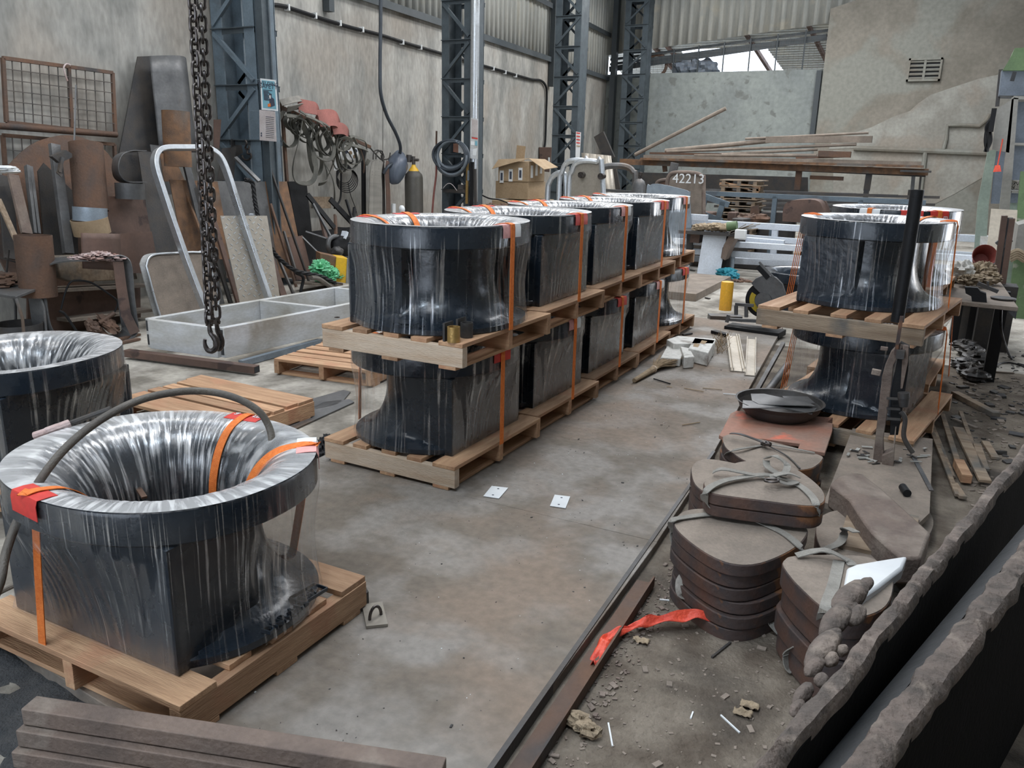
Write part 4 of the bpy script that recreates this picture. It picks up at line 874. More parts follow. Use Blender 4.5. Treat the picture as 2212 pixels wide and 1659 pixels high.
# scattered bright offcuts and chips on the press base
for k in range(26):
    px = random.choice((random.uniform(1830, 1895), random.uniform(1935, 2000))); py = random.uniform(968, 1008); p = G(px, py, .10)
    mb = MB(); mb.box(p + V((0, 0, .004 + k * .0004)), (random.uniform(.02, .07), random.uniform(.008, .02), .004), Matrix.Rotation(random.uniform(0, 3), 3, 'Z'))
    one('metal_offcut', mb, m_chip if k % 3 else m_dsteel, 'small flat metal offcut on the press base', 'offcut', group='metal offcuts on the press base')
mb = MB(); mb.bar(G(1972, 985, .104), G(2012, 1060, .104), .022, .006); one('flat_strip', mb, m_gsteel, 'long flat strip lying across the press base', 'steel strip')
mb = MB(); mb.cyl(G(1950, 1052, .12), G(1960, 1066, .12), .02, n=16); one('steel_bush', mb, m_black, 'short dark tube lying on the press base', 'tube')
# planks between the press and the debris
pl = [((2000, 890), (2055, 1030), .03, 'long grey plank starting by the twine'), ((2035, 895), (2072, 1010), .025, 'second grey plank beside the long one'), ((2070, 925), (2128, 1040), .05, 'broad brown plank right of the others'), ((2075, 890), (2120, 1015), .02, 'thin plank under the broad brown one'), ((2010, 925), (2068, 1070), .02, 'narrow dark lath under the grey planks'), ((2110, 960), (2128, 1015), .035, 'short brown board near the dark plates'), ((2128, 955), (2150, 990), .035, 'short pinkish board furthest right'), ((2060, 1045), (2080, 1075), .03, 'short lath beside the loose block')]
for k, (p, q, w_, lab) in enumerate(pl):
    zz = FZ + .02 + .012 * (k % 3); a = G(*p, zz); b = G(*q, zz); mb = MB(); mb.bar(a, b, w_ * 1.3, .018); one('timber_plank', mb, m_wooddirty, lab, 'plank', group='planks on the dirt floor', bevel=.002)
mb = MB(); a = G(2078, 1008, .0); mb.bar(G(2070, 1000, .0), G(2088, 1035, .0), .055, .05); one('timber_offcut', mb, m_woodx, 'short fresh sawn block on the planks', 'timber offcut', bevel=.002)
mb = MB(); mb.bar(G(2062, 850, FZ + .03), G(2152, 897, FZ + .03), .06, .04); one('timber_plank', mb, m_wooddirty, 'dark squared timber behind the rear stack, under the workbench', 'plank', bevel=.003)
for k, (a_, b_) in enumerate((((2110, 800), (2190, 806)), ((2060, 905), (2110, 925)), ((2120, 880), (2160, 890)))):
    mb = MB(); mb.bar(G(*a_, FZ + .015), G(*b_, FZ + .015), .03, .012); one('steel_strip', mb, m_dusty, ('pale strip across the foot of the workbench', 'dark sliver by the rear pallet', 'sliver among the debris on the right')[k], 'steel strip')
# debris: chips and pebbles nobody could count
def scatter(name, n, fn, m, label, s0, s1, cat='debris'):
    mb = MB()
    for k in range(n):
        p = fn(); s_ = random.uniform(s0, s1) * (1 if random.random() < .85 else 2.2)
        mb.box(p + V((0, 0, s_ * .15)), (s_ * random.uniform(.6, 2.2), s_, s_ * .35), Matrix.Rotation(random.uniform(0, 6.3), 3, 'Z') @ Matrix.Rotation(random.uniform(-.3, .3), 3, 'X'))
    return tagp(one(name, mb, m, label, cat), kind='stuff')
U = random.uniform
scatter('dirt_debris', 1500, lambda: V((U(.35, 2.4), U(3.0, 8.0), FZ + .008)), m_dusty, 'scraps and flakes over the dirt floor on the right', .007, .024)
scatter('grit', 700, lambda: V((U(-.85, .3), U(1.2, 3.2), FZ + .008)), m_dusty, 'fine grit over the dirt floor at bottom centre', .003, .009)
scatter('rust_crumbs', 500, lambda: V((U(-.88, -.74), U(1.6, 3.9), FZ + .01)), m_block, 'rust crumbs lying in the channel beside the plates', .003, .009)
scatter('plate_grit', 380, lambda: V((U(-2.0, -1.0), U(1.3, 7.5), .001)), m_dsteel, 'dark specks scattered over the steel floor plates', .0012, .0035)
scatter('sawdust_flecks', 120, lambda: V((U(-2.0, -1.0), U(1.5, 7.5), .001)), m_white, 'white flecks scattered over the steel floor plates', .001, .003)
scatter('dark_debris', 420, lambda: V((U(.25, 1.6), U(5.4, 9.5), FZ + .008)), m_dsteel, 'dark scrap heaped below the workbench', .008, .024)
# red strip, leaves, straws
def rag(name, pts, wd, m, label, cat, n=10, amp=.012, tw=.5):
    Q = spline([G(*p) for p in pts], n); mb = MB(); N_ = len(Q)
    def fn(u, v):
        x = u * (N_ - 1); i = min(int(x), N_ - 2); f = x - i; p = Q[i].lerp(Q[i + 1], f); t = (Q[i + 1] - Q[i]).normalized(); s1 = t.cross(V((0, 0, 1)))
        return p + s1 * ((v - .5) * wd * (1 + .35 * math.sin(u * 13))) + V((0, 0, .006 + amp * (1 + mn.noise(V((u * 14, v * 3, 2)))) * (1 - abs(v - .5))))
    mb.grid(fn, 60, 8); return one(name, mb, m, label, cat, solid=.002, ang=70)
rag('plastic_strip', [(1280, 1452, FZ), (1300, 1420, FZ), (1312, 1390, FZ + .02), (1360, 1368, FZ + .02), (1410, 1352, FZ + .03), (1480, 1340, FZ + .04), (1530, 1344, FZ + .04), (1560, 1365, FZ + .02), (1572, 1382, FZ)], .045, m_redcloth, 'crumpled red plastic strip on the dirt in front of the plate stacks', 'plastic strip', amp=.03)
mb = MB(); mb.bar(G(1538, 1420, FZ + .012), G(1578, 1388, FZ + .012), .008, .008); one('steel_rod', mb, m_dsteel, 'short thin rod at the end of the red strip', 'rod')
for k, (c_, lab) in enumerate((((1385, 1382), 'pale dry leaf by the red strip'), ((1605, 1538), 'pale dry leaf near the dark plates'), ((1620, 1522), 'small round leaf beside the other near the dark plates'))):
    p = G(*c_, FZ + .02); mb = MB(); mb.grid(lambda u, v: p + V(((u - .5) * .06, (v - .5) * .035, .014 * mn.noise(V((u * 4, v * 4, k))))), 10, 8); one('dry_leaf', mb, m_burlap, lab, 'leaf', solid=.001, ang=80)
for k, (c_, lab) in enumerate((((1250, 1555), 'crumpled brown paper beside the channel'), ((1268, 1575), 'folded brown paper scrap at bottom centre'))):
    p = G(*c_, FZ + .03); mb = MB(); mb.blob(p, (.045, .03, .022), 1.0, 4, 14, 10, k * 3 + 1); one('paper_scrap', mb, m_cloth if 0 else m_burlap, lab, 'paper', ang=15)
for k, (a_, b_, lab) in enumerate((((1314, 1562), (1323, 1612), 'white stick lying near the bottom edge'), ((1557, 1545), (1598, 1583), 'white stick lying right of the leaves'), ((1497, 1538), (1492, 1552), 'tiny yellow stick on the dirt'), ((1425, 1295), (1446, 1297), 'thin stick left of the front plate stack'))):
    mb = MB(); mb.bar(G(*a_, FZ + .01), G(*b_, FZ + .01), .005, .005); one('electrode_stub', mb, m_white, lab, 'stick')
for k, (a_, b_) in enumerate((((1562, 850), (1600, 853)), ((1605, 848), (1620, 855)), ((1518, 838), (1560, 842)), ((1440, 560 + 275), (1452, 836)), ((1474, 918), (1512, 912)), ((1478, 838), (1520, 846)))):
    mb = MB(); mb.bar(G(*a_, .004), G(*b_, .004), .006, .005); one('electrode_stub', mb, m_white if k in (0, 1) else m_straw, 'thin stick lying loose on the steel floor plates', 'stick', group='sticks on the steel plates')
# ------------------------------------------------------------------ torch-cut plates close to the viewer
def cut_edge(a, b, th, h, m, name, label, seed, amp=.016, lump=True):
    a = V(a); b = V(b); d = (b - a); L = d.length; d.normalize(); s_ = V((d.y, -d.x, 0)); mb = MB(); n = 160; ring = 10; P = []
    for i in range(n + 1):
        u = i / n; c = a + d * L * u; w_ = th * (1 + .35 * mn.noise(V((u * 22, seed, 0)))); j = mn.noise(V((u * 60, seed, 5))) * amp * .6 + mn.noise(V((u * 14, seed, 9))) * amp * .7
        off = s_ * mn.noise(V((u * 9, seed, 3))) * .006
        prof = [(-.5, -h), (-.5, -.012), (-.42 + j * 4, 0.004), (-.2, .010 + j), (.1, .008 + j * .7), (.35, .004 - j * .4), (.5, -.012), (.5, -h)]
        P += [c + off + s_ * (x * w_ + (.3 * j if k in (2, 3) else 0)) + V((0, 0, z)) for k, (x, z) in enumerate(prof)]
    r = 8; F = [(i * r + k, (i + 1) * r + k, (i + 1) * r + (k + 1) % r, i * r + (k + 1) % r) for i in range(n) for k in range(r)] + [tuple(range(r)), tuple(n * r + k for k in range(r - 1, -1, -1))]
    mb.add(P, F); return a, b, d, s_, mb
E1 = (G(1622, 1700, .75), G(2240, 945, .75)); E2 = (G(1800, 1740, .70), G(2290, 1105, .70))
for k, (e, th, nm) in enumerate(((E1, .036, 'nearer'), (E2, .062, 'further'))):
    t = thing('cut_slab', ('dark upright slab with a ragged torch-cut edge, nearest the plate stacks' if k == 0 else 'second dark upright slab in the bottom right corner'), 'steel slab', V(((e[0].x + e[1].x) / 2, (e[0].y + e[1].y) / 2, FZ)))
    a, b, d, s_, mb = cut_edge(e[0], e[1], th, .03, m_slag, '', '', 3 + 7 * k); part(t, 'cut_edge', mb, m_slag, label='ragged dusty torch-cut edge')
    mb = MB(); zt = e[0].z - .018; mb.prism([a + V((0, 0, -.02)), b + V((0, 0, -.02)), V((b.x, b.y, FZ)), V((a.x, a.y, FZ))], s_ * .001); mb = MB()
    A = a + s_ * (-th * .45); mb.prism([V((A.x, A.y, zt)), V((A.x, A.y, zt)) + d * (b - a).length, V((A.x, A.y, FZ)) + d * (b - a).length, V((A.x, A.y, FZ))], s_ * th * .9); part(t, 'slab', mb, m_unlit)
    if k == 1:
        mb = MB(); Q = V((A.x, A.y, e[0].z - .006)) ; L = (b - a).length; mb.prism([Q, Q + d * L, Q + d * L - s_ * .05 - V((0, 0, .05)), Q - s_ * .05 - V((0, 0, .05))], V((0, 0, -.012))); part(t, 'bevel_face', mb, m_gsteel, label='blue-grey ground bevel')
t = thing('slag_lump', 'clump of brown folded slag hanging on the edge of the near slab', 'slag', G(1800, 1320, .7))
for k, (px, py, r_) in enumerate(((1838, 1290, (.03, .07, .024)), (1812, 1335, (.026, .075, .024)), (1850, 1330, (.018, .035, .018)), (1780, 1400, (.024, .07, .022)), (1760, 1440, (.016, .03, .016)), (1735, 1500, (.014, .03, .016)), (1795, 1425, (.014, .018, .014)), (1820, 1405, (.012, .014, .012)), (1775, 1470, (.014, .014, .014)), (1722, 1530, (.012, .02, .012)), (1870, 1262, (.016, .03, .012)))):
    mb = MB(); mb.blob(G(px, py, .73), (r_[0], r_[1] * 1.25, r_[2]), .14, 1.6, 20, 14, k, Matrix.Rotation(math.atan2((E1[1] - E1[0]).y, (E1[1] - E1[0]).x) - PI / 2, 3, 'Z')); part(t, 'slag_bead', mb, m_slag)
# ================================================================== left side: scrap along the wall
def PX(x, tilt=0.0, yaw=5.0): return Pln((x, 6.0, FZ), yaw, tilt)
def P2(a, b, tilt=0.0):
    a = V(a); b = V(b); d = b - a; n = V((d.y, -d.x, 0)); yaw = math.degrees(math.atan2(n.y, n.x)); return Pln(a, yaw, tilt)
def sheet(name, pl, pts, th, m, label, cat, group=None, off=0.0, bevel=.0, curve=0.0, **kw):
    mb = MB(); mb.prism([pl.at(*p, off) for p in pts], -pl.n * th); return one(name, mb, m, label, cat, group=group, bevel=bevel, **kw)
def barp(name, pl, a, b, w_, h_, m, label, cat, group=None, off=0.0, root=None, bevel=.002):
    mb = MB(); mb.bar(pl.at(*a, off), pl.at(*b, off), w_, h_, up=pl.n)
    return part(root, name, mb, m) if root else one(name, mb, m, label, cat, group=group, bevel=bevel)
Pm = PX(-8.22, 3)
for nm, lab, top, bot in (('mesh_panel', 'rusty framed wire-mesh panel on the wall, upper left', ((6, 125), (243, 157)), ((14, 264), (249, 289))), ('mesh_panel', 'lower wire-mesh panel behind the large round plate', ((6, 292), (247, 312)), ((20, 480), (255, 500)))):
    t = thing(nm, lab, 'mesh panel', Pm.at(*bot[0])); L = lambda a, b, u: (a[0] + (b[0] - a[0]) * u, a[1] + (b[1] - a[1]) * u)
    for a, b in ((top[0], top[1]), (bot[0], bot[1]), (top[0], bot[0]), (top[1], bot[1]), (L(*top, .6), L(*bot, .6))):
        mb = MB(); mb.bar(Pm.at(*a), Pm.at(*b), .035, .03, up=Pm.n); part(t, 'frame_bar', mb, m_rust)
    mb = MB()
    for k in range(1, 12): mb.bar(Pm.at(*L(*top, k / 12)), Pm.at(*L(*bot, k / 12)), .008, .008, up=Pm.n)
    for k in range(1, 6): mb.bar(Pm.at(*L(top[0], bot[0], k / 6), .01), Pm.at(*L(top[1], bot[1], k / 6), .01), .008, .008, up=Pm.n)
    part(t, 'wire_grid', mb, m_mesh)
mb = MB(); mb.cyl(Pm.at(-15, 271, .09), Pm.at(251, 291, .09), .032, n=16); one('rack_pipe', mb, m_rust, 'long rusty pipe lying across the mesh panels', 'pipe')
mb = MB(); mb.tube(spline([Pm.at(*p, .05) for p in ((152, 141), (144, 138), (138, 145), (140, 158), (146, 175))], 6), .008, 6); one('wire_hook', mb, m_cloth, 'pale wire loop hooked on the top of the mesh panel', 'wire')
Pd = PX(-7.8, 12)
sheet('round_plate', Pd, spline([(-10, 430, 0), (2, 385, 0), (30, 345, 0), (70, 311, 0), (110, 296, 0), (142, 292, 0), (178, 297, 0), (215, 315, 0), (243, 345, 0), (258, 390, 0), (258, 450, 0), (240, 540, 0), (190, 620, 0), (60, 640, 0), (0, 560, 0), (-10, 430, 0)], 3) and [(p.x, p.y) for p in spline([(-10, 430, 0), (2, 385, 0), (30, 345, 0), (70, 311, 0), (110, 296, 0), (142, 292, 0), (178, 297, 0), (215, 315, 0), (243, 345, 0), (258, 390, 0), (258, 450, 0), (240, 540, 0), (190, 620, 0), (60, 640, 0), (0, 560, 0)], 3)], .02, m_rust, 'large round rusty plate leaning on the wall at far left', 'steel plate')
sheet('steel_plate', PX(-7.7, 10), [(82, 370), (95, 352), (165, 420), (170, 560), (100, 560)], .015, m_dsteel, 'dark plate leaning on the large round plate', 'steel plate')
mb = MB(); mb.bar(GX(164, 184, -7.95), GX(160, 330, -7.75), .014, .014); one('thin_rod', mb, m_gsteel, 'thin upright rod rising from the tall open tube', 'rod')
def tubep(name, x, a, b, r, m, label, cat, group=None, n=28, t_=.008, dx=0.0):
    mb = MB(); mb.pipe(GX(*a, x), GX(*b, x - dx), r, t_, n); return one(name, mb, m, label, cat, group=group)
tubep('open_tube', -7.45, (198, 455), (185, 310), .155, m_rust, 'tall rusty open tube standing in the blue drum', 'tube', dx=.1)
tubep('drum_section', -7.4, (195, 478), (194, 448), .155, m_galv, 'blue-grey drum section under the tall open tube', 'drum')
tubep('bucket', -7.4, (200, 505), (192, 472), .17, m_card, 'dirty pale tub under the blue-grey drum section', 'tub')
tubep('open_tube', -7.2, (84, 640), (71, 508), .155, m_rust, 'short rusty tube standing left of the bent strap frame', 'tube')
tubep('open_tube', -7.35, (282, 430), (280, 396), .14, m_gsteel, 'short grey tube behind the small brown sheet', 'tube')
tubep('open_tube', -7.6, (385, 360), (379, 240), .145, m_rustorange, 'scaly rust-brown tube inside the tall curved sheet', 'tube')
def curved(name, pl, tl, tr, br, bl, bulge, m, label, cat, th=.006):
    A, B, C, D = [pl.at(*p) for p in (tl, tr, br, bl)]
    mb = MB(); mb.grid(lambda u, v: A.lerp(B, u).lerp(D.lerp(C, u), v) + pl.n * bulge * math.sin(PI * u), 24, 6); return one(name, mb, m, label, cat, solid=th)
curved('curved_sheet', PX(-7.95, 6), (322, 121), (402, 127), (425, 330), (345, 335), .16, m_gsteel, 'tall half-round steel sheet leaning on the wall', 'curved sheet')
sheet('steel_plate', PX(-8.1, 6), [(298, 122), (326, 121), (350, 345), (362, 520), (236, 520), (255, 345)], .015, m_dsteel, 'tall dark tapering plate left of the half-round sheet', 'steel plate')
curved('curved_sheet', PX(-7.15, 2), (174, 503), (259, 505), (262, 585), (178, 580), .14, m_rustbrown, 'low half-round brown sheet behind the bent strap frame', 'curved sheet')
sheet('steel_plate', PX(-7.25, 4), [(258, 505), (328, 500), (345, 590), (262, 590)], .012, m_rustbrown, 'brown plate with a round hole right of the low half-round sheet', 'steel plate')
sheet('steel_plate', PX(-7.35, 5), [(209, 424), (312, 425), (326, 505), (226, 509)], .008, m_rustbrown, 'square brown sheet with a dark stain', 'steel plate')
Pc = PX(-7.35, 4)
mb = MB(); Q = spline([Pc.at(*p) for p in ((300, 327), (275, 328), (256, 338), (249, 360), (254, 380), (270, 392), (300, 394))], 6); mb.ribbon(Q, .22, .008, Pc.h * .5 - Pc.n); one('bent_strip', mb, m_gsteel, 'U-bent grey strip lying above the short grey tube', 'strip')
sheet('grey_sheet', PX(-7.3, 9), [(298, 327), (333, 328), (392, 568), (335, 572)], .01, m_dsteel, 'tall dark grey sheet leaning left of the bright frame', 'steel sheet')
sheet('steel_plate', PX(-7.9, 7), [(324, 312), (355, 316), (372, 420), (345, 420)], .01, m_gsteel, 'small grey plate between the dark sheet and the bright frame', 'steel plate')
grp = 'bars leaning at far left'
for a, b, w_, h_, m, lab, x_ in (((58, 358), (74, 505), .03, .05, m_gsteel, 'left one of the narrow angle pair leaning on the round plate', -7.55), ((66, 360), (84, 505), .03, .03, m_gsteel, 'right one of the narrow angle pair leaning on the round plate', -7.56),
    ((28, 378), (58, 505), .10, .03, m_block, 'wide grey-brown bar leaning at far left', -7.5), ((-4, 430), (38, 525), .05, .02, m_wooddirty, 'thin slanting lath at the left edge', -7.4), ((117, 312), (148, 548), .095, .05, m_gsteel, 'long grey channel leaning left of the tall tube', -7.45), ((10, 380), (25, 560), .14, .02, m_dsteel, 'dark plank shape at the left edge', -7.65)):
    mb = MB(); mb.bar(GX(*b, x_), GX(*a, x_ - .25), w_, h_, up=V((1, 0, 0))); one('leaning_bar', mb, m, lab, 'steel bar', group=grp, bevel=.002)
t = thing('angle_bracket', 'grey angle bracket with a bolt hung beside the tall tube', 'bracket', GX(135, 340, -7.5)); Pk = PX(-7.52)
mb = MB(); mb.prism([Pk.at(*p) for p in ((113, 338), (143, 324), (156, 332), (156, 340), (130, 352))], -Pk.n * .05); part(t, 'plate', mb, m_dsteel)
mb = MB(); mb.bar(Pk.at(134, 340), Pk.at(128, 372), .03, .03, up=Pk.n); mb.bar(Pk.at(123, 370), Pk.at(134, 380), .03, .01, up=Pk.n); part(t, 'stem', mb, m_gsteel)
mb = MB()
for k in range(3): mb.blob(GX(8 + k * 4, 362 + k * 4, -7.2), (.10, .10, .018), .3, 3, 18, 10, k)
one('folded_sheet', mb, m_white, 'pale folded plastic on a support at the left edge', 'folded sheet')
mb = MB(); mb.bar(GX(-10, 372, -7.3), GX(24, 385, -7.3), .05, .02); mb2 = mb
# stool with bundle
t = thing('metal_stool', 'worn square metal stool at the left edge', 'stool', G(20, 725, FZ)); S = Pln(G(45, 725, FZ), 0, 0)
za = .47; c0 = G(-25, 632, za); c1 = G(34, 640, za); c2 = G(82, 622, za); c3 = G(20, 612, za)
mb = MB(); mb.prism([V((p.x, p.y, za)) for p in (c0, c1, c2, c3)], (0, 0, -.025)); part(t, 'seat', mb, m_gsteel, bevel=.004)
for k, c in enumerate((c1, c2, c3)):
    f = V((c.x, c.y, FZ)) + V((.10, -.05, 0)) * (1 if k < 2 else -1); mb = MB(); mb.tube([V((c.x, c.y, za - .02)), V((c.x + .05, c.y, za * .62)), f], .013, 8); part(t, 'leg', mb, m_gsteel)
f = V((c0.x - .05, c0.y, FZ)); mb = MB(); mb.tube([V((c0.x, c0.y, za - .02)), f], .013, 8); part(t, 'leg', mb, m_gsteel)
mb = MB(); cc = (c0 + c1 + c2 + c3) / 4; mb.lathe([(.19, 0.0), (.2, .0), (.2, .22), (.19, .22)], V((cc.x, cc.y, FZ)), 28, closed=True); one('steel_hoop', mb, m_dsteel, 'dark open drum under the metal stool', 'drum')
t = thing('cloth_bundle', 'brown gloves and frayed rope piled on the metal stool', 'bundle', (c0 + c2) / 2 + V((0, 0, 0)))
mb = MB(); mb.blob(G(15, 600, za + .05), (.16, .13, .05), .5, 3, 26, 16, 2); mb.blob(G(-5, 612, za + .03), (.15, .10, .03), .5, 3, 26, 16, 5); part(t, 'gloves', mb, m_rust)
mb = MB()
for k in range(40):
    p = G(42 + U(-4, 4), 606 + U(-4, 4), za + .03); q = p + V((U(-.02, .14), U(-.1, .1), U(-.03, .05))); mb.tube([p, (p + q) / 2 + V((0, 0, U(0, .03))), q], .003, 4)
part(t, 'rope_strands', mb, m_straw, kind='stuff')
t = thing('chair_frame', 'thin bare steel chair frame standing behind the stool', 'chair frame', G(60, 690, FZ)); X_ = -7.35
for a, b in (((47, 555), (43, 600)), ((75, 553), (66, 600)), ((47, 568), (73, 568)), ((19, 540), (14, 588)), ((-5, 555), (47, 570))):
    mb = MB(); mb.bar(GX(*a, X_), GX(*b, X_), .014, .014); part(t, 'frame_rod', mb, m_dsteel)
# bent strap frame (rounded rectangle of wide strap)
t = thing('bent_strap_frame', 'rounded rectangular frame of wide bent strap with rags on top', 'strap frame', G(200, 740, FZ)); Pb = Pln(G(190, 740, FZ), -30, 8)
loop = [(125, 735), (108, 700), (100, 650), (92, 605), (93, 585), (108, 570), (140, 563), (200, 560), (250, 556), (275, 562), (285, 580), (290, 640), (296, 690), (298, 712), (285, 726), (240, 736)]
mb = MB(); Q = [q + V((-.075, -.03, 0)) for q in spline([Pb.at(*p) for p in loop], 5)]; mb.ribbon(Q, .17, .012, V((-.93, -.36, .04))); part(t, 'strap_band', mb, m_gsteel)
mb = MB(); mb.ribbon([Pb.at(*p, .02) for p in ((255, 565), (262, 620), (272, 680), (292, 720))], .09, .01, -Pb.h); part(t, 'brace_strip', mb, m_rustbrown)
mb = MB()
for k, (px, py, r_) in enumerate(((190, 556, (.16, .10, .03)), (215, 552, (.15, .10, .035)), (240, 556, (.14, .09, .03)), (165, 559, (.10, .07, .02)))): mb.blob(Pb.at(px, py, -.08), r_, 1.1, 5, 30, 18, k)
one('rag', mb, m_cloth, 'pinkish and brown rags heaped on the bent strap frame', 'rag', ang=20)
# box girder / shelf behind the frame, hose, torch parts
t = thing('plate_girder', 'low dark steel girder behind the bent strap frame', 'girder', G(210, 715, FZ)); Pg = PX(-7.45)
for a, b, h_ in (((60, 628), (305, 615), .03), ((130, 690), (310, 668), .03)):
    mb = MB(); mb.bar(Pg.at(*a), Pg.at(*b), .26, h_); part(t, 'flange', mb, m_dusty)
mb = MB(); mb.prism([Pg.at(*p, -.05) for p in ((60, 632), (303, 618), (305, 725), (60, 745))], -Pg.n * .02); part(t, 'web', mb, m_rustbrown)
sheet('shelf_block', PX(-7.35), [(122, 560), (132, 553), (285, 548), (298, 603), (160, 610), (130, 600)], .10, m_wooddirty, 'rounded dirty block seen through the bent strap frame', 'block', bevel=.01)
Ph = Pln(G(210, 735, FZ), -20, 0)
mb = MB(); mb.tube(spline([Ph.at(*p, .05) for p in ((128, 672), (140, 678), (155, 700), (172, 725), (182, 734), (200, 738))], 8), .012, 8); mb.tube(spline([Ph.at(*p, -.1) for p in ((132, 668), (140, 635), (152, 610), (172, 606), (200, 612), (235, 635), (254, 652), (248, 672), (240, 680))], 8), .009, 8); one('air_hose', mb, m_black, 'black hose looping inside the bent strap frame', 'hose')
mb = MB()
for k, (px, py, r_) in enumerate(((200, 705, (.09, .05, .05)), (235, 700, (.14, .06, .05)), (215, 722, (.10, .06, .05)), (205, 730, (.08, .05, .04)))): mb.blob(Ph.at(px, py), r_, .6, 4, 20, 14, k, Matrix.Rotation(.5, 3, 'Y'))
mb.cyl(Ph.at(215, 698), Ph.at(248, 676), .022, n=12); one('hydraulic_jack', mb, m_rust, 'brown rusted jack lying inside the bent strap frame', 'jack')
for k in range(2):
    mb = MB(); mb.bar(G(228, 740 + k * 8, FZ + .015), G(300, 722 + k * 10, FZ + .015), .05, .02); one('flat_bar', mb, m_rust, ('upper', 'lower')[k] + ' rusty flat bar on the floor before the bent strap frame', 'steel bar')
# rounded cover plates and bright frame
Pf = P2(G(420, 700, FZ), G(590, 668, FZ), 16)
def roundpoly(pts, k=4): return [(p.x, p.y) for p in spline([(a, b, 0) for a, b in pts] + [(pts[0][0], pts[0][1], 0)], k)[:-1]]
sheet('cover_plate', Pf, roundpoly([(302, 570), (310, 553), (328, 547), (360, 546), (420, 545), (440, 552), (462, 672), (352, 690), (333, 678)]), .012, m_white_al, 'rounded grey cover plate, the rear one of the pair', 'cover plate', off=-.06)
t = thing('cover_plate', 'rounded dusty cover plate with a raised rim, front of the pair', 'cover plate', Pf.at(390, 680))
R2 = roundpoly([(316, 575), (322, 557), (338, 549), (370, 547), (430, 545), (446, 556), (470, 668), (362, 688), (344, 676)])
mb = MB(); mb.prism([Pf.at(*p) for p in R2], -Pf.n * .012); part(t, 'panel', mb, m_dusty)
mb = MB(); mb.tube([Pf.at(*p, .01) for p in R2], .011, 8, closed=True); part(t, 'rim', mb, m_alu)
t = thing('tube_hoop', 'large bright aluminium frame with rounded corners leaning among the scrap', 'metal frame', Pf.at(452, 690))
mb = MB(); Q = spline([Pf.at(*p, .12) for p in ((456, 700), (420, 610), (380, 500), (346, 398), (336, 365), (334, 345), (340, 328), (355, 320), (390, 319), (440, 320), (462, 328), (478, 345), (492, 378), (512, 440), (545, 540), (582, 650))], 5)
mb.ribbon(Q, .085, .05, Pf.n); part(t, 'tube', mb, m_alu, bevel=.006, ang=50)
mb = MB(); mb.ribbon([q + Pf.n * .034 for q in Q], .02, .004, Pf.n.cross(V((0, 1, 0)))); 
Ps = PX(-7.55, 10)
g2 = 'sheets and bars leaning by the first column'
sheet('checker_plate', P2(G(500, 690, FZ), G(610, 665, FZ), 14), [(476, 466), (577, 466), (606, 650), (540, 668), (520, 660)], .006, m_checker, 'checker plate leaning behind the bright frame', 'checker plate', group=g2)
PK = P2(G(500, 690, FZ), G(610, 665, FZ), 14); mb = MB()
for k in range(9):
    for j in range(16):
        a = (480 + k * 11.5 + j * 2.6 + (j % 2) * 5, 472 + j * 11); 
        if a[0] < 566 + j * 2.0: mb.bar(PK.at(a[0], a[1], .001), PK.at(a[0] + 5, a[1] + (4 if (j + k) % 2 else -4), .001), .008, .006, up=PK.n)
o = [q for q in COL.objects if q.name.startswith('checker_plate')][-1]
part(o, 'tread_pattern', mb, m_alu, kind='stuff')
for pts, m, lab, x_ in (([(366, 388), (470, 392), (500, 560), (400, 560)], m_rustorange, 'ochre rusty sheet behind the chain', -7.45), ([(455, 391), (572, 392), (604, 600), (490, 600)], m_gsteel, 'grey-brown sheet behind the checker plate', -7.5), ([(566, 392), (620, 392), (662, 600), (604, 600)], m_rustorange, 'orange rusty sheet beside the brown upright bar', -7.52),
    ([(622, 512), (654, 509), (676, 600), (640, 606)], m_rustbrown, 'small brown plate leaning left of the green cloth', -7.45), ([(480, 320), (510, 318), (505, 390), (470, 390)], m_dsteel, 'dark plate on end behind the bright frame', -7.9), ([(462, 258), (478, 258), (474, 320), (462, 320)], m_rustbrown, 'narrow brown plate beside the first column', -7.9), ([(345, 330), (375, 335), (400, 392), (355, 392)], m_rustorange, 'scaly plate under the scaly tube', -7.7)):
    sheet('steel_sheet', PX(x_, 8), pts, .008, m, lab, 'steel sheet', group=g2)
for a, b, w_, m, lab, x_ in (((400, 345), (478, 660), .09, m_gsteel, 'long grey pipe-like bar inside the bright frame', -7.4), ((418, 400), (500, 660), .05, m_dsteel, 'narrow dark bar beside the grey one in the bright frame', -7.35), ((436, 390), (515, 655), .06, m_rustbrown, 'purple-brown bar left of the checker plate', -7.3), ((395, 400), (440, 520), .03, m_rustorange, 'short rusty strip left inside the bright frame', -7.45),
    ((556, 480), (618, 655), .10, m_rustbrown, 'wide purple-brown channel leaning over the checker plate', -7.15), ((584, 440), (640, 620), .03, m_rust, 'thin brown bar on the orange sheet', -7.5), ((584, 365), (668, 610), .025, m_dsteel, 'long thin dark bar on the orange sheet', -7.55), ((613, 500), (640, 590), .03, m_dsteel, 'short dark bar left of the small brown plate', -7.4), ((508, 340), (560, 392), .05, m_gsteel, 'slanting grey angle at the foot of the first column', -7.7), ((602, 560), (640, 650), .03, m_dsteel, 'dark bar end at the foot of the scrap', -7.1)):
    mb = MB(); mb.bar(GX(*b, x_), GX(*a, x_ - .3), w_, .03, up=V((1, 0, 0))); one('leaning_bar', mb, m, lab, 'steel bar', group=g2, bevel=.002)
mb = MB(); mb.bar(GX(548, 480, -7.42), GX(543, 462, -7.42), .06, .03); one('white_bracket', mb, m_whitepaint, 'white end fitting under the braided cable', 'bracket')
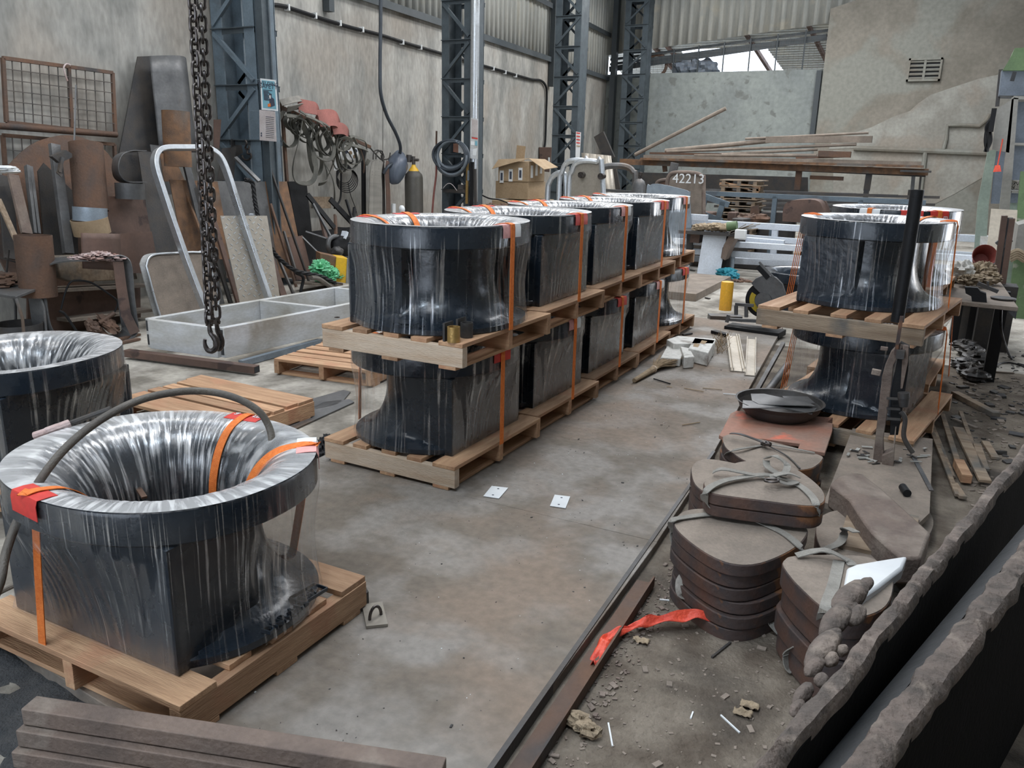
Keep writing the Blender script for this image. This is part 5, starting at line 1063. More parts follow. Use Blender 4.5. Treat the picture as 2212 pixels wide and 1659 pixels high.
# braided cable
path = spline([GX(*p) for p in ((530, 388, -7.5), (545, 395, -7.48), (550, 430, -7.42), (556, 462, -7.35), (566, 500, -7.25), (585, 535, -7.15), (605, 560, -7.1), (640, 585, -7.0), (690, 596, -6.95), (725, 612, -6.9))], 14)
mb = MB()
for s_ in range(3):
    Q = []
    for i, p in enumerate(path):
        t_ = (path[min(i + 1, len(path) - 1)] - path[max(i - 1, 0)]); sd, up, _ = basis(t_); k = i * .55 + s_ * 2 * PI / 3; Q.append(p + (sd * math.cos(k) + up * math.sin(k)) * .014)
    mb.tube(Q, .015, 6)
one('braided_cable', mb, m_black, 'thick twisted black cable draped over the leaning scrap', 'cable')
mb = MB(); mb.tube(spline([GX(*p, -7.1) for p in ((640, 590), (655, 600), (650, 630), (655, 650))], 6), .02, 8); one('cable_tail', mb, m_black, 'black cable tail hanging down beside the braided cable', 'cable')
mb = MB(); mb.tube(spline([GX(*p, -6.9) for p in ((672, 600), (690, 603), (712, 618), (725, 625))], 6), .03, 8); one('cable_tail', mb, m_hose, 'fat grey hose end below the green cloth', 'hose')
mb = MB()
for k, (px, py, r_) in enumerate(((692, 580, (.12, .12, .10)), (712, 590, (.12, .10, .08)), (728, 596, (.09, .1, .05)), (700, 602, (.14, .1, .05)))): mb.blob(GX(px, py, -7.1), r_, 1.3, 3.2, 36, 24, k + 4)
one('green_cloth', mb, m_green, 'crumpled bright green cloth left of the yellow machine', 'cloth', ang=18)
mb = MB(); mb.bar(GX(655, 612, -7.2), GX(722, 612, -7.2), .3, .03); one('low_shelf', mb, m_dusty, 'dusty low ledge under the green cloth', 'ledge')
# yellow machine and locking pliers
t = thing('welding_machine', 'small yellow welding machine with a cream front panel', 'machine', G(735, 625, FZ)); Py = Pln(G(745, 622, FZ), -38, 0)
def boxp(pl, pts, th, off=0.0): mb = MB(); mb.prism([pl.at(*p, off) for p in pts], -pl.n * th); return mb
part(t, 'case', boxp(Py, ((727, 555), (752, 558), (748, 612), (722, 608)), .3), m_yellow, bevel=.006)
part(t, 'side_panel', boxp(Py, ((692, 547), (728, 555), (726, 600), (690, 590)), .28, -.02), m_rustorange, bevel=.006)
part(t, 'front_panel', boxp(Py, ((750, 558), (778, 556), (774, 612), (747, 612)), .03, .01), m_cab, bevel=.004)
mb = MB(); mb.box(Py.at(756, 566, .02), (.03, .02, .03)); part(t, 'switch', mb, m_red)
t = thing('locking_pliers', 'locking pliers clamped on the orange strap at the left of the upper first casting', 'pliers', GY(768, 600, 4.05)); Pq = Pln(GY(768, 600, 3.98))
mb = MB(); mb.prism([Pq.at(*p) for p in ((762, 560), (768, 556), (775, 562), (776, 575), (773, 595), (766, 592), (768, 575))], -Pq.n * .02); mb.prism([Pq.at(*p) for p in ((760, 566), (766, 570), (764, 590), (757, 603), (755, 600), (760, 585))], -Pq.n * .015); part(t, 'jaw_and_grip', mb, m_chain)
# cut-off saw on the machine
t = thing('chop_saw', 'black chop saw body resting on the yellow machine', 'saw', GX(740, 550, -7.6)); X_ = -7.55
mb = MB(); mb.blob(GX(742, 528, X_), (.2, .24, .17), .25, 2, 26, 16, 3); mb.blob(GX(765, 522, X_), (.18, .2, .2), .2, 2, 26, 16, 6); part(t, 'motor_housing', mb, m_black)
mb = MB(); mb.tube(spline([GX(*p, X_) for p in ((716, 550), (709, 535), (711, 518), (722, 511), (732, 514))], 6), .035, 10); part(t, 'blade_guard', mb, m_gsteel)
mb = MB(); mb.bar(GX(742, 516, X_ + .1), GX(746, 500, X_ + .1), .08, .05); part(t, 'bracket', mb, m_whitepaint)
mb = MB(); mb.blob(GX(728, 543, X_ + .15), (.09, .09, .07), .2, 2, 18, 12, 1); mb.tube([GX(716, 552, X_ + .1), GX(735, 556, X_ + .1), GX(760, 554, X_ + .1)], .01, 6); part(t, 'motor_cap', mb, m_dsteel)
# dark plates and crossing bars in front of the wall
g3 = 'bars crossed below the belt rack'
for pts, lab, x_ in (([(622, 392), (662, 392), (676, 520), (672, 600), (655, 540), (640, 490)], 'tall black plate right of the orange sheet', -7.9), ([(670, 500), (760, 490), (758, 560), (675, 560)], 'black box plate behind the chop saw', -8.0), ([(725, 490), (762, 492), (760, 560), (728, 560)], 'second black plate behind the chop saw', -8.05)):
    sheet('black_plate', PX(x_, 4), pts, .02, m_black, lab, 'steel plate')
for a, b, w_, m, lab, x_ in (((713, 430), (778, 500), .08, m_black, 'thick black angle slanting down to the first casting', -8.0), ((664, 420), (722, 492), .07, m_black, 'black angle slanting left of the thick one', -7.95), ((748, 432), (762, 478), .04, m_black, 'thin black bar crossing the thick angle', -7.9), ((766, 450), (760, 505), .06, m_black, 'short upright black angle by the saw', -7.85), ((724, 465), (726, 510), .05, m_rust, 'brown upright bar stub by the saw', -7.9), ((676, 440), (716, 515), .03, m_gsteel, 'thin grey rod slanting below the belts', -7.85), ((660, 500), (705, 515), .02, m_gsteel, 'thin grey rod lying across the black plates', -7.8), ((650, 510), (692, 552), .02, m_gsteel, 'long thin rod ending at the yellow machine', -7.7), ((692, 465), (704, 515), .07, m_rustbrown, 'brown bar standing behind the crossed rods', -7.95)):
    mb = MB(); mb.bar(GX(*b, x_ + .1), GX(*a, x_ - .1), w_, .03, up=V((1, 0, 0))); one('crossed_bar', mb, m, lab, 'steel bar', group=g3)
sheet('timber_board', PX(-8.3, 2), [(676, 425), (715, 425), (715, 450), (676, 450)], .03, m_wooddirty, 'grey timber piece on the wall above the crossed bars', 'board')
# ------------------------------------------------------------------ belt rack
Pr = PX(-8.05, 0)
t = thing('belt_rack', 'rusty flat-bar rack carrying the heap of belts', 'rack', Pr.at(628, 600))
for a, b, w_ in (((608, 215), (634, 600), .05), ((785, 322), (786, 470), .09), ((608, 232), (800, 318), .05)):
    mb = MB(); mb.bar(Pr.at(*a), Pr.at(*b), w_, .03, up=Pr.n); part(t, 'rack_bar', mb, m_rust if w_ < .08 else m_black)
belts = [
 ([(652, 262), (640, 300), (634, 345), (640, 385), (656, 397), (672, 388), (679, 350), (674, 305), (655, 265), (640, 250)], .055, m_belt, 'wide belt loop hanging lowest at the left of the rack', .20),
 ([(618, 250), (645, 256), (675, 285), (698, 330), (706, 365), (700, 390), (686, 398)], .05, m_belt, 'long belt sweeping down under the wide loop', .16),
 ([(648, 240), (668, 262), (674, 300), (684, 330), (700, 345), (712, 340), (718, 315), (712, 292)], .045, m_belt, 'belt looping through the middle of the heap', .22),
 ([(660, 250), (690, 268), (716, 300), (735, 322), (748, 322), (754, 305), (745, 298), (738, 302)], .045, m_belt, 'belt with a small end loop below the red hoses', .26),
 ([(700, 352), (712, 385), (722, 420), (728, 440)], .06, m_belt, 'straight belt end hanging over the crossed bars', .2),
 ([(705, 300), (717, 330), (714, 365), (708, 395)], .06, m_belt, 'broad flat belt behind the others', .08),
 ([(735, 295), (765, 297), (788, 306), (797, 325), (790, 355), (792, 345)], .05, m_belt, 'belt arching over the right end of the rack', .15),
 ([(745, 310), (772, 318), (792, 325)], .05, m_belt, 'flat belt strip at the right end of the rack', .24),
 ([(775, 315), (780, 345), (784, 372)], .05, m_rust, 'brown belt strip hanging at the right end of the rack', .25),
 ([(745, 320), (756, 345), (756, 352)], .05, m_black, 'black strap hanging by the socket panel', .22),
 ([(606, 222), (625, 216), (650, 213), (662, 220), (660, 228), (640, 230), (618, 236)], .08, m_sling, 'folded grey-green belt on top of the rack', .12),
 ([(644, 228), (665, 232), (684, 238), (692, 262)], .11, m_redbelt, 'upper flat red hose on the rack', .16),
 ([(690, 262), (705, 275), (712, 292), (722, 296)], .04, m_belt, 'dark belt bending below the red hoses', .26),
 ([(688, 256), (712, 254), (728, 262), (734, 275), (715, 280)], .14, m_redbelt, 'middle flat red hose on the rack', .2),
 ([(718, 278), (735, 278), (750, 290), (744, 298)], .10, m_redbelt, 'lowest pinkish hose on the rack', .22)]
for pts, wd, m, lab, off in belts:
    Q = spline([Pr.at(*p, off) for p in pts], 6); Q = [q + V((.05 * math.sin(i * .25), 0, 0)) for i, q in enumerate(Q)]
    SD = []
    for i in range(len(Q)):
        t_ = (Q[min(i + 1, len(Q) - 1)] - Q[max(i - 1, 0)]).normalized(); e_ = t_.cross(Pr.n); SD.append(e_ * (1 if m is m_redbelt else .7) + Pr.n * (.25 if m is m_redbelt else .6))
    mb = MB(); mb.ribbon(Q, wd * (1.7 if m is m_redbelt else 1.2), .012, sides=SD); one('hanging_belt', mb, m, lab, 'belt', group='belts heaped on the wall rack')
bl = random.Random(5); 
for k in range(16):
    x0 = 618 + k * 9.5 + bl.uniform(-4, 4); y0 = 240 + (x0 - 618) * .40; d_ = bl.uniform(45, 125) * (1 - .5 * abs(x0 - 680) / 120); w_ = bl.uniform(9, 22)
    pts = [(x0 - w_ * .3, y0), (x0 - w_, y0 + d_ * .35), (x0 - w_ * .9 + 5, y0 + d_ * .8), (x0 + 6, y0 + d_), (x0 + w_ * .8 + 6, y0 + d_ * .8), (x0 + w_ * .7, y0 + d_ * .35), (x0 + w_ * .2, y0)]
    Q = spline([Pr.at(*p, .05 + .012 * k) for p in pts], 6); mb = MB(); mb.ribbon(Q, bl.uniform(.035, .06), .01, Pr.n * .7 + Pr.h * bl.uniform(-.8, .8)); one('hanging_belt', mb, m_belt, 'narrow grey belt loop hanging in the tangle on the wall rack', 'belt', group='small loops tangled on the wall rack')
sheet('paper_sheet', PX(-8.25), [(724, 325), (738, 327), (736, 368), (722, 368)], .004, m_white, 'white paper pinned below the belt rack', 'paper')
t = thing('socket_panel', 'white electrical socket panel on the wall behind the belts', 'socket panel', GX(758, 345, -8.3)); Pk = PX(-8.3)
part(t, 'panel', boxp(Pk, ((742, 318), (774, 320), (773, 345), (742, 345)), .03), m_white)
for k, p in enumerate(((748, 328), (757, 330), (768, 326), (766, 338))): mb = MB(); mb.cyl(Pk.at(*p, .02), Pk.at(*p, -.0), .03, n=12); part(t, 'socket', mb, m_ink if k % 2 == 0 else m_card)
mb = MB()
for k in range(6):
    r1 = 17 + k * 1.2; Q = [PX(-8.3).at(744 + k * 1.2 + r1 * math.cos(a_), 375 + k * 3 + (r1 + 6) * math.sin(a_) * .9, .04 + k * .01) for a_ in [2 * PI * i / 28 for i in range(28)]]; mb.tube(Q, .007, 5, closed=True)
one('wire_coil', mb, m_black, 'coil of thin black wire hung on the wall under the socket panel', 'wire coil')
mb = MB(); mb.tube(spline([PX(-8.2).at(*p) for p in ((736, 345), (737, 390), (735, 430), (722, 450))], 6), .016, 7); one('wall_cable', mb, m_black, 'black cable dropping down the wall left of the wire coil', 'cable')
mb = MB(); mb.tube(spline([PX(-8.3).at(*p) for p in ((752, 395), (757, 420), (768, 450), (772, 470))], 6), .006, 6); one('wall_cable', mb, m_black, 'thin cable dropping right of the wire coil', 'cable')
# second rack with grey cloth strips, helmet, cylinder
Pw = Pln(GW(830, 430, .5), 5, 0)
t = thing('hanging_rack', 'thin post rack with hooks between the belts and the gas cylinder', 'rack', Pw.at(826, 520))
mb = MB(); mb.bar(Pw.at(826, 335), Pw.at(830, 520), .05, .04, up=Pw.n); part(t, 'post', mb, m_dsteel)
for pts in (((806, 345), (808, 328), (818, 325), (826, 335)), ((812, 344), (814, 330), (824, 326), (830, 340)), ((830, 345), (840, 342), (843, 330)), ((800, 320), (818, 340), (830, 350))):
    mb = MB(); mb.tube(spline([Pw.at(*p) for p in pts], 5), .012, 6); part(t, 'hook', mb, m_dsteel)
for k in range(9):
    x0 = 803 + k * 3.2 + (10 if k > 6 else 0); mb = MB(); Q = spline([Pw.at(x0 + 4 - k * .3, 346 + abs(k - 4), .05), Pw.at(x0 - 1, 375, .08), Pw.at(x0 - 3 + k * .6, 420, .06), Pw.at(x0 - 4 + k * .8, 475, .05)], 6)
    mb.ribbon(Q, .07, .012, Pw.h); one('cloth_strip', mb, m_sling if k < 7 else m_rustbrown, ('grey strip of hose hanging on the post rack' if k < 7 else 'brown strip of hose hanging right of the grey ones'), 'hose strip', group='flat hoses hanging on the post rack' if k < 7 else 'brown hoses on the post rack')
t = thing('welding_helmet', 'blue-grey welding helmet hanging on the post rack', 'helmet', Pw.at(858, 390)); R_ = Matrix.Rotation(-.5, 3, 'X')
mb = MB(); mb.blob(Pw.at(857, 362, .1), (.17, .19, .30), .12, 2, 24, 16, 1, R_); part(t, 'shell', mb, m_helmet)
mb = MB(); mb.tube(spline([Pw.at(*p, .15) for p in ((868, 345), (874, 358), (874, 370), (868, 378))], 5), .018, 6); part(t, 'head_band', mb, m_dsteel)
Pc2 = GW(893, 520, .75); gy_ = Pc2.y
t = thing('gas_cylinder', 'olive gas cylinder with a yellow neck against the wall', 'gas cylinder', GY(895, 500, gy_)); r_ = (GY(911, 400, gy_).x - GY(878, 400, gy_).x) / 2; cx_ = GY(894, 400, gy_).x; zt = GY(894, 384, gy_).z
mb = MB(); mb.lathe([(r_, FZ), (r_, zt), (r_ * .9, zt + .06), (r_ * .6, zt + .11), (r_ * .45, zt + .13)], (cx_, gy_, 0), 28); part(t, 'tank', mb, m_yellowcyl)
mb = MB(); mb.lathe([(r_ * .62, zt + .10), (r_ * .45, zt + .15), (r_ * .25, zt + .19), (r_ * .2, zt + .22)], (cx_, gy_, 0), 20); part(t, 'neck', mb, m_yellow)
mb = MB(); mb.cyl((cx_, gy_, zt + .2), (cx_, gy_, zt + .36), .03, n=12); mb.cyl((cx_ - .06, gy_, zt + .30), (cx_ + .10, gy_, zt + .30), .025, n=10); mb.cyl((cx_ - .1, gy_, zt + .26), (cx_ - .1, gy_ + .01, zt + .38), .05, n=14); part(t, 'valve', mb, m_dsteel)
mb = MB(); mb.cyl(GY(850, 460, gy_ - .3), GY(850, 440, gy_ - .3), .04, .04, n=14); mb.blob(GY(868, 452, gy_ - 1.5), (.05, .05, .06), .1); one('spray_bottle', mb, m_white, 'white bottle top just behind the first upper casting rim', 'bottle')
# hanging supply cable and cord
mb = MB(); sp = spline([GW(*p) for p in ((823, -40, .9), (822, 60, .9), (821, 150, .9), (823, 205, .9), (836, 250, .85), (856, 290, .8), (865, 320, .7), (858, 345, .6), (838, 360, .6), (828, 375, .55))], 10)
mb.tube(sp, .028, 8); one('supply_cable', mb, m_cable, 'thick dark supply cable hanging from above and looping past the helmet', 'cable')
mb = MB(); mb.bar(GW(827, 212, .9), GW(827, 335, .7), .008, .008); one('pull_cord', mb, m_black, 'thin pull cord hanging straight beside the supply cable', 'cord')
# ------------------------------------------------------------------ first column: posters and hooks
Pp = Pln((0, y1c - .04, 0), -90, 0)
t = thing('safety_poster', 'blue welding safety poster on the first column', 'poster', Pp.at(580, 240))
Pq = Pln(Pp.at(580, 205, .02), -75, 0)
part(t, 'backing', boxp(Pq, ((562, 169), (595, 173), (600, 240), (565, 237)), .008), m_white)
part(t, 'print', boxp(Pq, ((565, 173), (593, 176), (597, 236), (568, 233)), .001, .002), m_poster)
a = Pq.at(567, 178, .005); b = Pq.at(592, 181, .005); ux = (b - a).normalized()
for s_, px, py, sz in (('WELDING', 579, 181, .062), ('SAFETY', 580, 187, .075)):
    part(t, 'heading', text_mb(s_, sz, .0008, frame(Pq.at(px, py, .006), ux, V((0, 0, 1)))), m_ink)
for k in range(8):
    y_ = 194 + k * 3.0; L_ = 20 if k == 0 else 10 + (k % 3) * 2; mb = MB(); mb.bar(Pq.at(568 + k * .3, y_, .005), Pq.at(568 + k * .3 + L_, y_ + L_ * .09, .005), .012 if k else .008, .001, up=Pq.n); part(t, 'text_line', mb, m_ink)
part(t, 'printed_welder', boxp(Pq, ((580, 207), (582, 201), (587, 203), (587, 210), (592, 214), (594, 228), (584, 232), (582, 222)), .001, .004), m_ink)
part(t, 'printed_face', boxp(Pq, ((581, 206), (585, 206), (585, 213), (582, 213)), .001, .006), m_skin); part(t, 'printed_spark', boxp(Pq, ((578, 225), (584, 223), (585, 230), (579, 231)), .001, .006), m_orange)
t = thing('notice_sheet', 'faded pinkish notice sheet below the safety poster', 'notice', Pp.at(578, 306))
part(t, 'sheet', boxp(Pq, ((560, 237), (594, 241), (597, 306), (561, 303)), .006, .004), m_paper)
for k in range(12):
    mb = MB(); mb.bar(Pq.at(574, 252 + k * 4, .006), Pq.at(592, 254 + k * 4, .006), .006, .001, up=Pq.n); part(t, 'text_line', mb, m_ink if k % 3 == 0 else m_gsteel)
for k in range(2): mb = MB(); mb.cyl(Pq.at(565, 288 + k * 5, .007), Pq.at(565, 288 + k * 5, .002), .012, n=10); part(t, 'printed_dot', mb, m_ink)
for k, yy in enumerate((170.5, 239)):
    mb = MB(); mb.bar(Pp.at(540, yy, .03), Pp.at(562, yy + 1, .03), .006, .004); one('tie_wire', mb, m_galv, ('upper', 'lower')[k] + ' pale tie wire holding the sheets to the first column', 'wire')
t = thing('double_hook', 'pair of steel hooks hanging on the first column', 'hook', Pp.at(533, 346)); 
mb = MB(); mb.tube(spline([Pp.at(*p, .06) for p in ((530, 303), (533, 310), (530, 320), (537, 322), (538, 314))], 5), .012, 8); part(t, 'upper_hook', mb, m_chain)
mb = MB(); mb.tube(spline([Pp.at(*p, .06) for p in ((534, 320), (535, 332), (542, 333), (541, 342), (533, 346), (525, 342), (523, 335))], 5), .014, 8); part(t, 'lower_hook', mb, m_chain)
mb = MB(); mb.cyl(Pp.at(405, 58, -.3), Pp.at(452, 68, -.3), .05, n=14); one('column_pipe', mb, m_dsteel, 'short dark pipe sticking out left of the first column', 'pipe')
mb = MB()
for a, b in (((435, 65), (440, 360)), ((448, 65), (466, 360))): mb.bar(Pp.at(*a, -.5), Pp.at(*b, -.5), .06, .05)
t = thing('ladder_frame', 'dark upright frame left of the first column', 'ladder', Pp.at(450, 360, -.5)); part(t, 'rail', mb, m_dsteel)
for k in range(8):
    mb = MB(); mb.bar(Pp.at(436 + k * .6, 100 + k * 34, -.5), Pp.at(462, 104 + k * 34, -.5), .03, .03); part(t, 'rung', mb, m_dsteel)
sheet('steel_plate', PX(-8.1, 3), [(500, 300), (520, 302), (525, 330), (508, 340), (500, 330)], .01, m_dsteel, 'dark plate seen through the first column', 'steel plate')
# ------------------------------------------------------------------ second column: coiled hose, notices, tools
P22 = Pln((0, y2c - .05, 0), -90, 0)
t = thing('hose_coil', 'coil of blue-grey hose hanging on the second column', 'hose coil', P22.at(977, 372)); rr = random.Random(3)
for k in range(9):
    cx0 = 975 + rr.uniform(-4, 4); cy0 = 330 + k * 1.3; rx = 33 + rr.uniform(-3, 4); ry = 30 + k * 1.2
    Q = [P22.at(cx0 + rx * math.cos(a_), cy0 + ry * math.sin(a_) * (1 if math.sin(a_) > 0 else .9), .08 + .035 * (k % 4)) for a_ in [2 * PI * i / 36 for i in range(36)]]
    mb = MB(); mb.tube(Q, .024, 8, closed=True); part(t, 'hose_turn', mb, m_coil if k % 3 else m_cable)
t = thing('junction_box', 'orange and white box seen inside the hose coil', 'box', P22.at(990, 332))
part(t, 'case', boxp(P22, ((979, 310), (990, 310), (990, 330), (979, 328)), .08, .02), m_board); part(t, 'cover', boxp(P22, ((990, 309), (1001, 311), (1001, 330), (990, 330)), .05, .03), m_white)
t = thing('notice_board', 'narrow notice board with worn papers on the second column', 'notice board', P22.at(1023, 345)); P23 = Pln(P22.at(1023, 300, .05), -80, 0)
part(t, 'backing', boxp(P23, ((1017, 254), (1033, 257), (1031, 344), (1015, 342)), .01), m_white_al)
for pts, m, nm in ((((1019, 257), (1032, 260), (1032, 298), (1019, 297)), m_paper, 'upper_paper'), (((1019, 295), (1032, 298), (1032, 301), (1019, 299)), m_red, 'red_band'), (((1017, 305), (1025, 306), (1025, 314), (1017, 313)), m_white, 'label'), (((1026, 304), (1031, 305), (1031, 315), (1026, 314)), m_poster, 'blue_label'), (((1022, 322), (1031, 320), (1028, 336), (1021, 335)), m_white, 'drawing')):
    part(t, nm, boxp(P23, pts, .002, .003), m)
for a, b, m, lab, w_ in (((1020, 350), (1018, 470), m_black, 'black upright bar at the foot of the second column', .06), ((1026, 365), (1028, 470), m_dsteel, 'grey upright bar at the foot of the second column', .04), ((1010, 345), (1008, 440), m_brass, 'brass coloured rod on the second column', .03), ((1010, 368), (1010, 390), m_galv, 'pale blue tube on the second column', .04)):
    mb = MB(); mb.bar(P22.at(*a, .1), P22.at(*b, .1), w_, .04); one('column_bar', mb, m, lab, 'bar')
mb = MB(); mb.bar(P22.at(943, 283, -.1), P22.at(942, 330, -.1), .025, .02); one('column_bar', mb, m_rust, 'thin rod sticking up behind the hose coil', 'rod')
mb = MB(); mb.tube(spline([P22.at(*p, .1) for p in ((943, 345), (942, 380), (937, 420), (933, 470))], 6), .018, 8); one('twin_hose', mb, m_redbelt, 'red and blue gas hose hanging left of the second column', 'hose')
t = thing('bench_grinder', 'pinkish curved guard and tools on a ledge of the second column', 'grinder', P22.at(975, 415))
mb = MB(); mb.grid(lambda u, v: P22.at(957 + 30 * u, 412 - 16 * math.sin(PI * min(1, u * .9 + .1)), .05 + .2 * v), 14, 4); part(t, 'guard', mb, m_paper, solid=.01)
mb = MB(); mb.bar(P22.at(960, 412, .1), P22.at(1006, 413, .1), .10, .06); mb.box(P22.at(997, 404, .12), (.1, .08, .08)); part(t, 'body', mb, m_dsteel)
# cardboard boxes, switch box, small clutter before the third column
def carton(name, label, y, x0, x1, top, bot, dep, skew=0.0, labels=False, flaps=False, grpn=None):
    A = GY(x0, bot, y); B = GY(x1, bot, y); zt_ = GY((x0 + x1) / 2, top, y).z; zb_ = GY((x0 + x1) / 2, bot, y).z; wd = B.x - A.x
    t = thing(name, label, 'cardboard box', (A.x + wd / 2, y + dep / 2, zb_), 0, grpn); mb = MB(); mb.box((A.x + wd / 2, y + dep / 2, (zt_ + zb_) / 2), (wd, dep, zt_ - zb_)); part(t, 'carton', mb, m_card, bevel=.008)
    if labels:
        for k, u in enumerate((.12, .42, .74)):
            c = V((A.x + wd * u, y - .004, zb_ + (zt_ - zb_) * (.22 + .08 * k))); mb = MB(); mb.box(c, (.09, .004, .24)); q = part(t, 'printed_label', mb, m_white); mb = MB(); mb.box(c + V((0, -.003, 0)), (.05, .003, .15)); part(q, 'label_mark', mb, m_ink)
        for k in range(3):
            c = V((B.x + .004, y + dep * (.2 + .28 * k), zb_ + .2 + .04 * k)); mb = MB(); mb.box(c, (.004, .10, .24)); part(t, 'printed_label', mb, m_white)
    if flaps:
        for pts in (((A.x - .12, y - .05, zt_ - .16), (A.x + wd * .62, y - .14, zt_ - .02), (A.x + wd, y, zt_ + .06), (A.x, y, zt_ + .03)), ((B.x, y, zt_ + .06), (B.x + .32, y + .05, zt_ - .14), (B.x + .30, y + dep, zt_ - .10), (B.x, y + dep, zt_ + .05)), ((A.x, y + dep, zt_), (A.x + wd * .3, y + dep, zt_), (A.x + wd * .3, y + dep + .05, zt_ + .30), (A.x, y + dep + .05, zt_ + .32))):
            mb = MB(); mb.prism([V(p) for p in pts], (0, 0, -.008)); part(t, 'flap', mb, m_card)
    return t
yb = 15.0
carton('cardboard_box', 'opened cardboard box with blue and white labels, top of the pile', yb, 1076, 1141, 348, 392, .75, labels=True, flaps=True)
carton('cardboard_box', 'dented brown cardboard box under the labelled one', yb + .02, 1070, 1140, 392, 430, .8)
carton('cardboard_box', 'torn low cardboard box at the foot of the pile', yb + .1, 1090, 1160, 432, 470, .8); carton('cardboard_box', 'small pale box left of the cardboard pile', yb - .6, 1062, 1090, 433, 470, .4)
t = thing('timber_crate', 'wooden crate hidden below the cardboard boxes', 'crate', (GY(1110, 480, yb).x, yb + .4, FZ)); mb = MB(); z_ = GY(1110, 472, yb).z; mb.box((GY(1112, 480, yb).x, yb + .4, z_ / 2 + FZ / 2), (1.0, .7, z_ - FZ)); part(t, 'crate_box', mb, m_wooddirty)
t = thing('switch_box', 'rusty brown switch box below the wall conduit', 'switch box', GW(1178, 372, .1)); Pz = Pln(GW(1178, 345, .18), -60, 0)
part(t, 'upper_case', boxp(Pz, ((1164, 318), (1192, 318), (1190, 352), (1166, 351)), .12), m_rustbrown, bevel=.01); part(t, 'lower_case', boxp(Pz, ((1172, 352), (1188, 353), (1187, 372), (1172, 370)), .1), m_rustbrown, bevel=.01)
part(t, 'label', boxp(Pz, ((1184, 340), (1188, 340), (1188, 355), (1184, 355)), .01, .02), m_white)
mb = MB()
for k in range(7): mb.blob(GY(1035 + k * 9, 447 + (k % 3) * 3, 13.6), (.14, .12, .06), .7, 4, 14, 10, k)
one('bench_clutter', mb, m_rust, 'reddish tools and scraps heaped behind the second upper casting', 'clutter')
mb = MB(); mb.tube(spline([GY(*p, 13.8) for p in ((1030, 415), (1055, 428), (1080, 432), (1100, 440))], 6), .014, 6); one('lead_cable', mb, m_black, 'black lead running from the second column to the boxes', 'cable')
# third column sticker
P33 = Pln((0, y3c - .06, 0), -80, 0); t = thing('column_sign', 'narrow white and red paper sign on the third column', 'sign', P33.at(1249, 344))
part(t, 'sheet', boxp(P33, ((1244, 284), (1255, 286), (1252, 344), (1243, 343)), .01), m_white)
for k in range(5): mb = MB(); mb.bar(P33.at(1245, 287 + k * 7, .01), P33.at(1253, 288 + k * 7, .01), .025, .002, up=P33.n); part(t, 'red_print', mb, m_red if k < 4 else m_card)
# ------------------------------------------------------------------ aluminium box frame on the floor
t = thing('aluminium_box_frame', 'long low aluminium box-section frame lying on the floor', 'metal frame', G(480, 780, 0)); zt = .285
A = G(318, 688, zt); B = G(478, 708, zt); D = G(775, 612, zt); dl = (D - A); dl.z = 0; dl.normalize(); ds = (B - A); ds.z = 0; Ws = ds.length; ds.normalize(); Ln = 3.3
A = V((A.x, A.y, 0)); B = A + ds * Ws
hh = zt - .03; wt = .06
def beam(a, b, w_=wt): mb = MB(); mb.bar(V((a.x, a.y, .03 + hh / 2)), V((b.x, b.y, .03 + hh / 2)), w_, hh); return mb
part(t, 'side_rail', beam(A, A + dl * Ln), m_white_al, bevel=.003); part(t, 'side_rail', beam(B, B + dl * Ln), m_white_al, bevel=.003)
part(t, 'end_rail', beam(A + ds * .03, B - ds * .03), m_white_al, bevel=.003)
for u in (1.22, 2.25, 3.27): part(t, 'cross_rail', beam(A + dl * u + ds * .03, B + dl * u - ds * .03), m_white_al, bevel=.003)
for c in (A, B):
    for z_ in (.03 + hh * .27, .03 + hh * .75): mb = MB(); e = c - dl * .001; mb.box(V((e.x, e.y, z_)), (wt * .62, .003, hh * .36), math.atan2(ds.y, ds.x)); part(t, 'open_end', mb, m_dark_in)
mb = MB(); mb.pipe(G(273, 768, .0), G(556, 803, .0), .03, .004, 4); mb = MB(); mb.bar(G(273, 762, 0), G(555, 798, 0), .075, .06); o = one('box_tube', mb, m_rustbrown, 'brown box tube under the near end of the aluminium frame', 'steel tube', bevel=.003)
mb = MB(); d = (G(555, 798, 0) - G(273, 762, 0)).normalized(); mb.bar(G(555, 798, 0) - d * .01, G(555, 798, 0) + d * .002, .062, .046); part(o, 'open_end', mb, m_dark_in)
mb = MB(); mb.bar(G(520, 785, -.02), G(690, 738, -.02), .05, .05); one('support_bar', mb, m_galv, 'grey bar lying under the long side of the aluminium frame', 'steel bar')
for pts, lab in (([(590, 920), (648, 895), (700, 868), (755, 862), (765, 868), (640, 925)], 'thin dark plate under the empty pallet, centre left'), ([(650, 868), (742, 842), (757, 846), (735, 872), (655, 890)], 'small dark plate behind the empty pallet')):
    Q = [G(*p, FZ + .012) for p in pts]; mb = MB(); mb.prism(Q, (0, 0, -.01)); one('thin_plate', mb, m_gsteel, lab, 'steel plate')
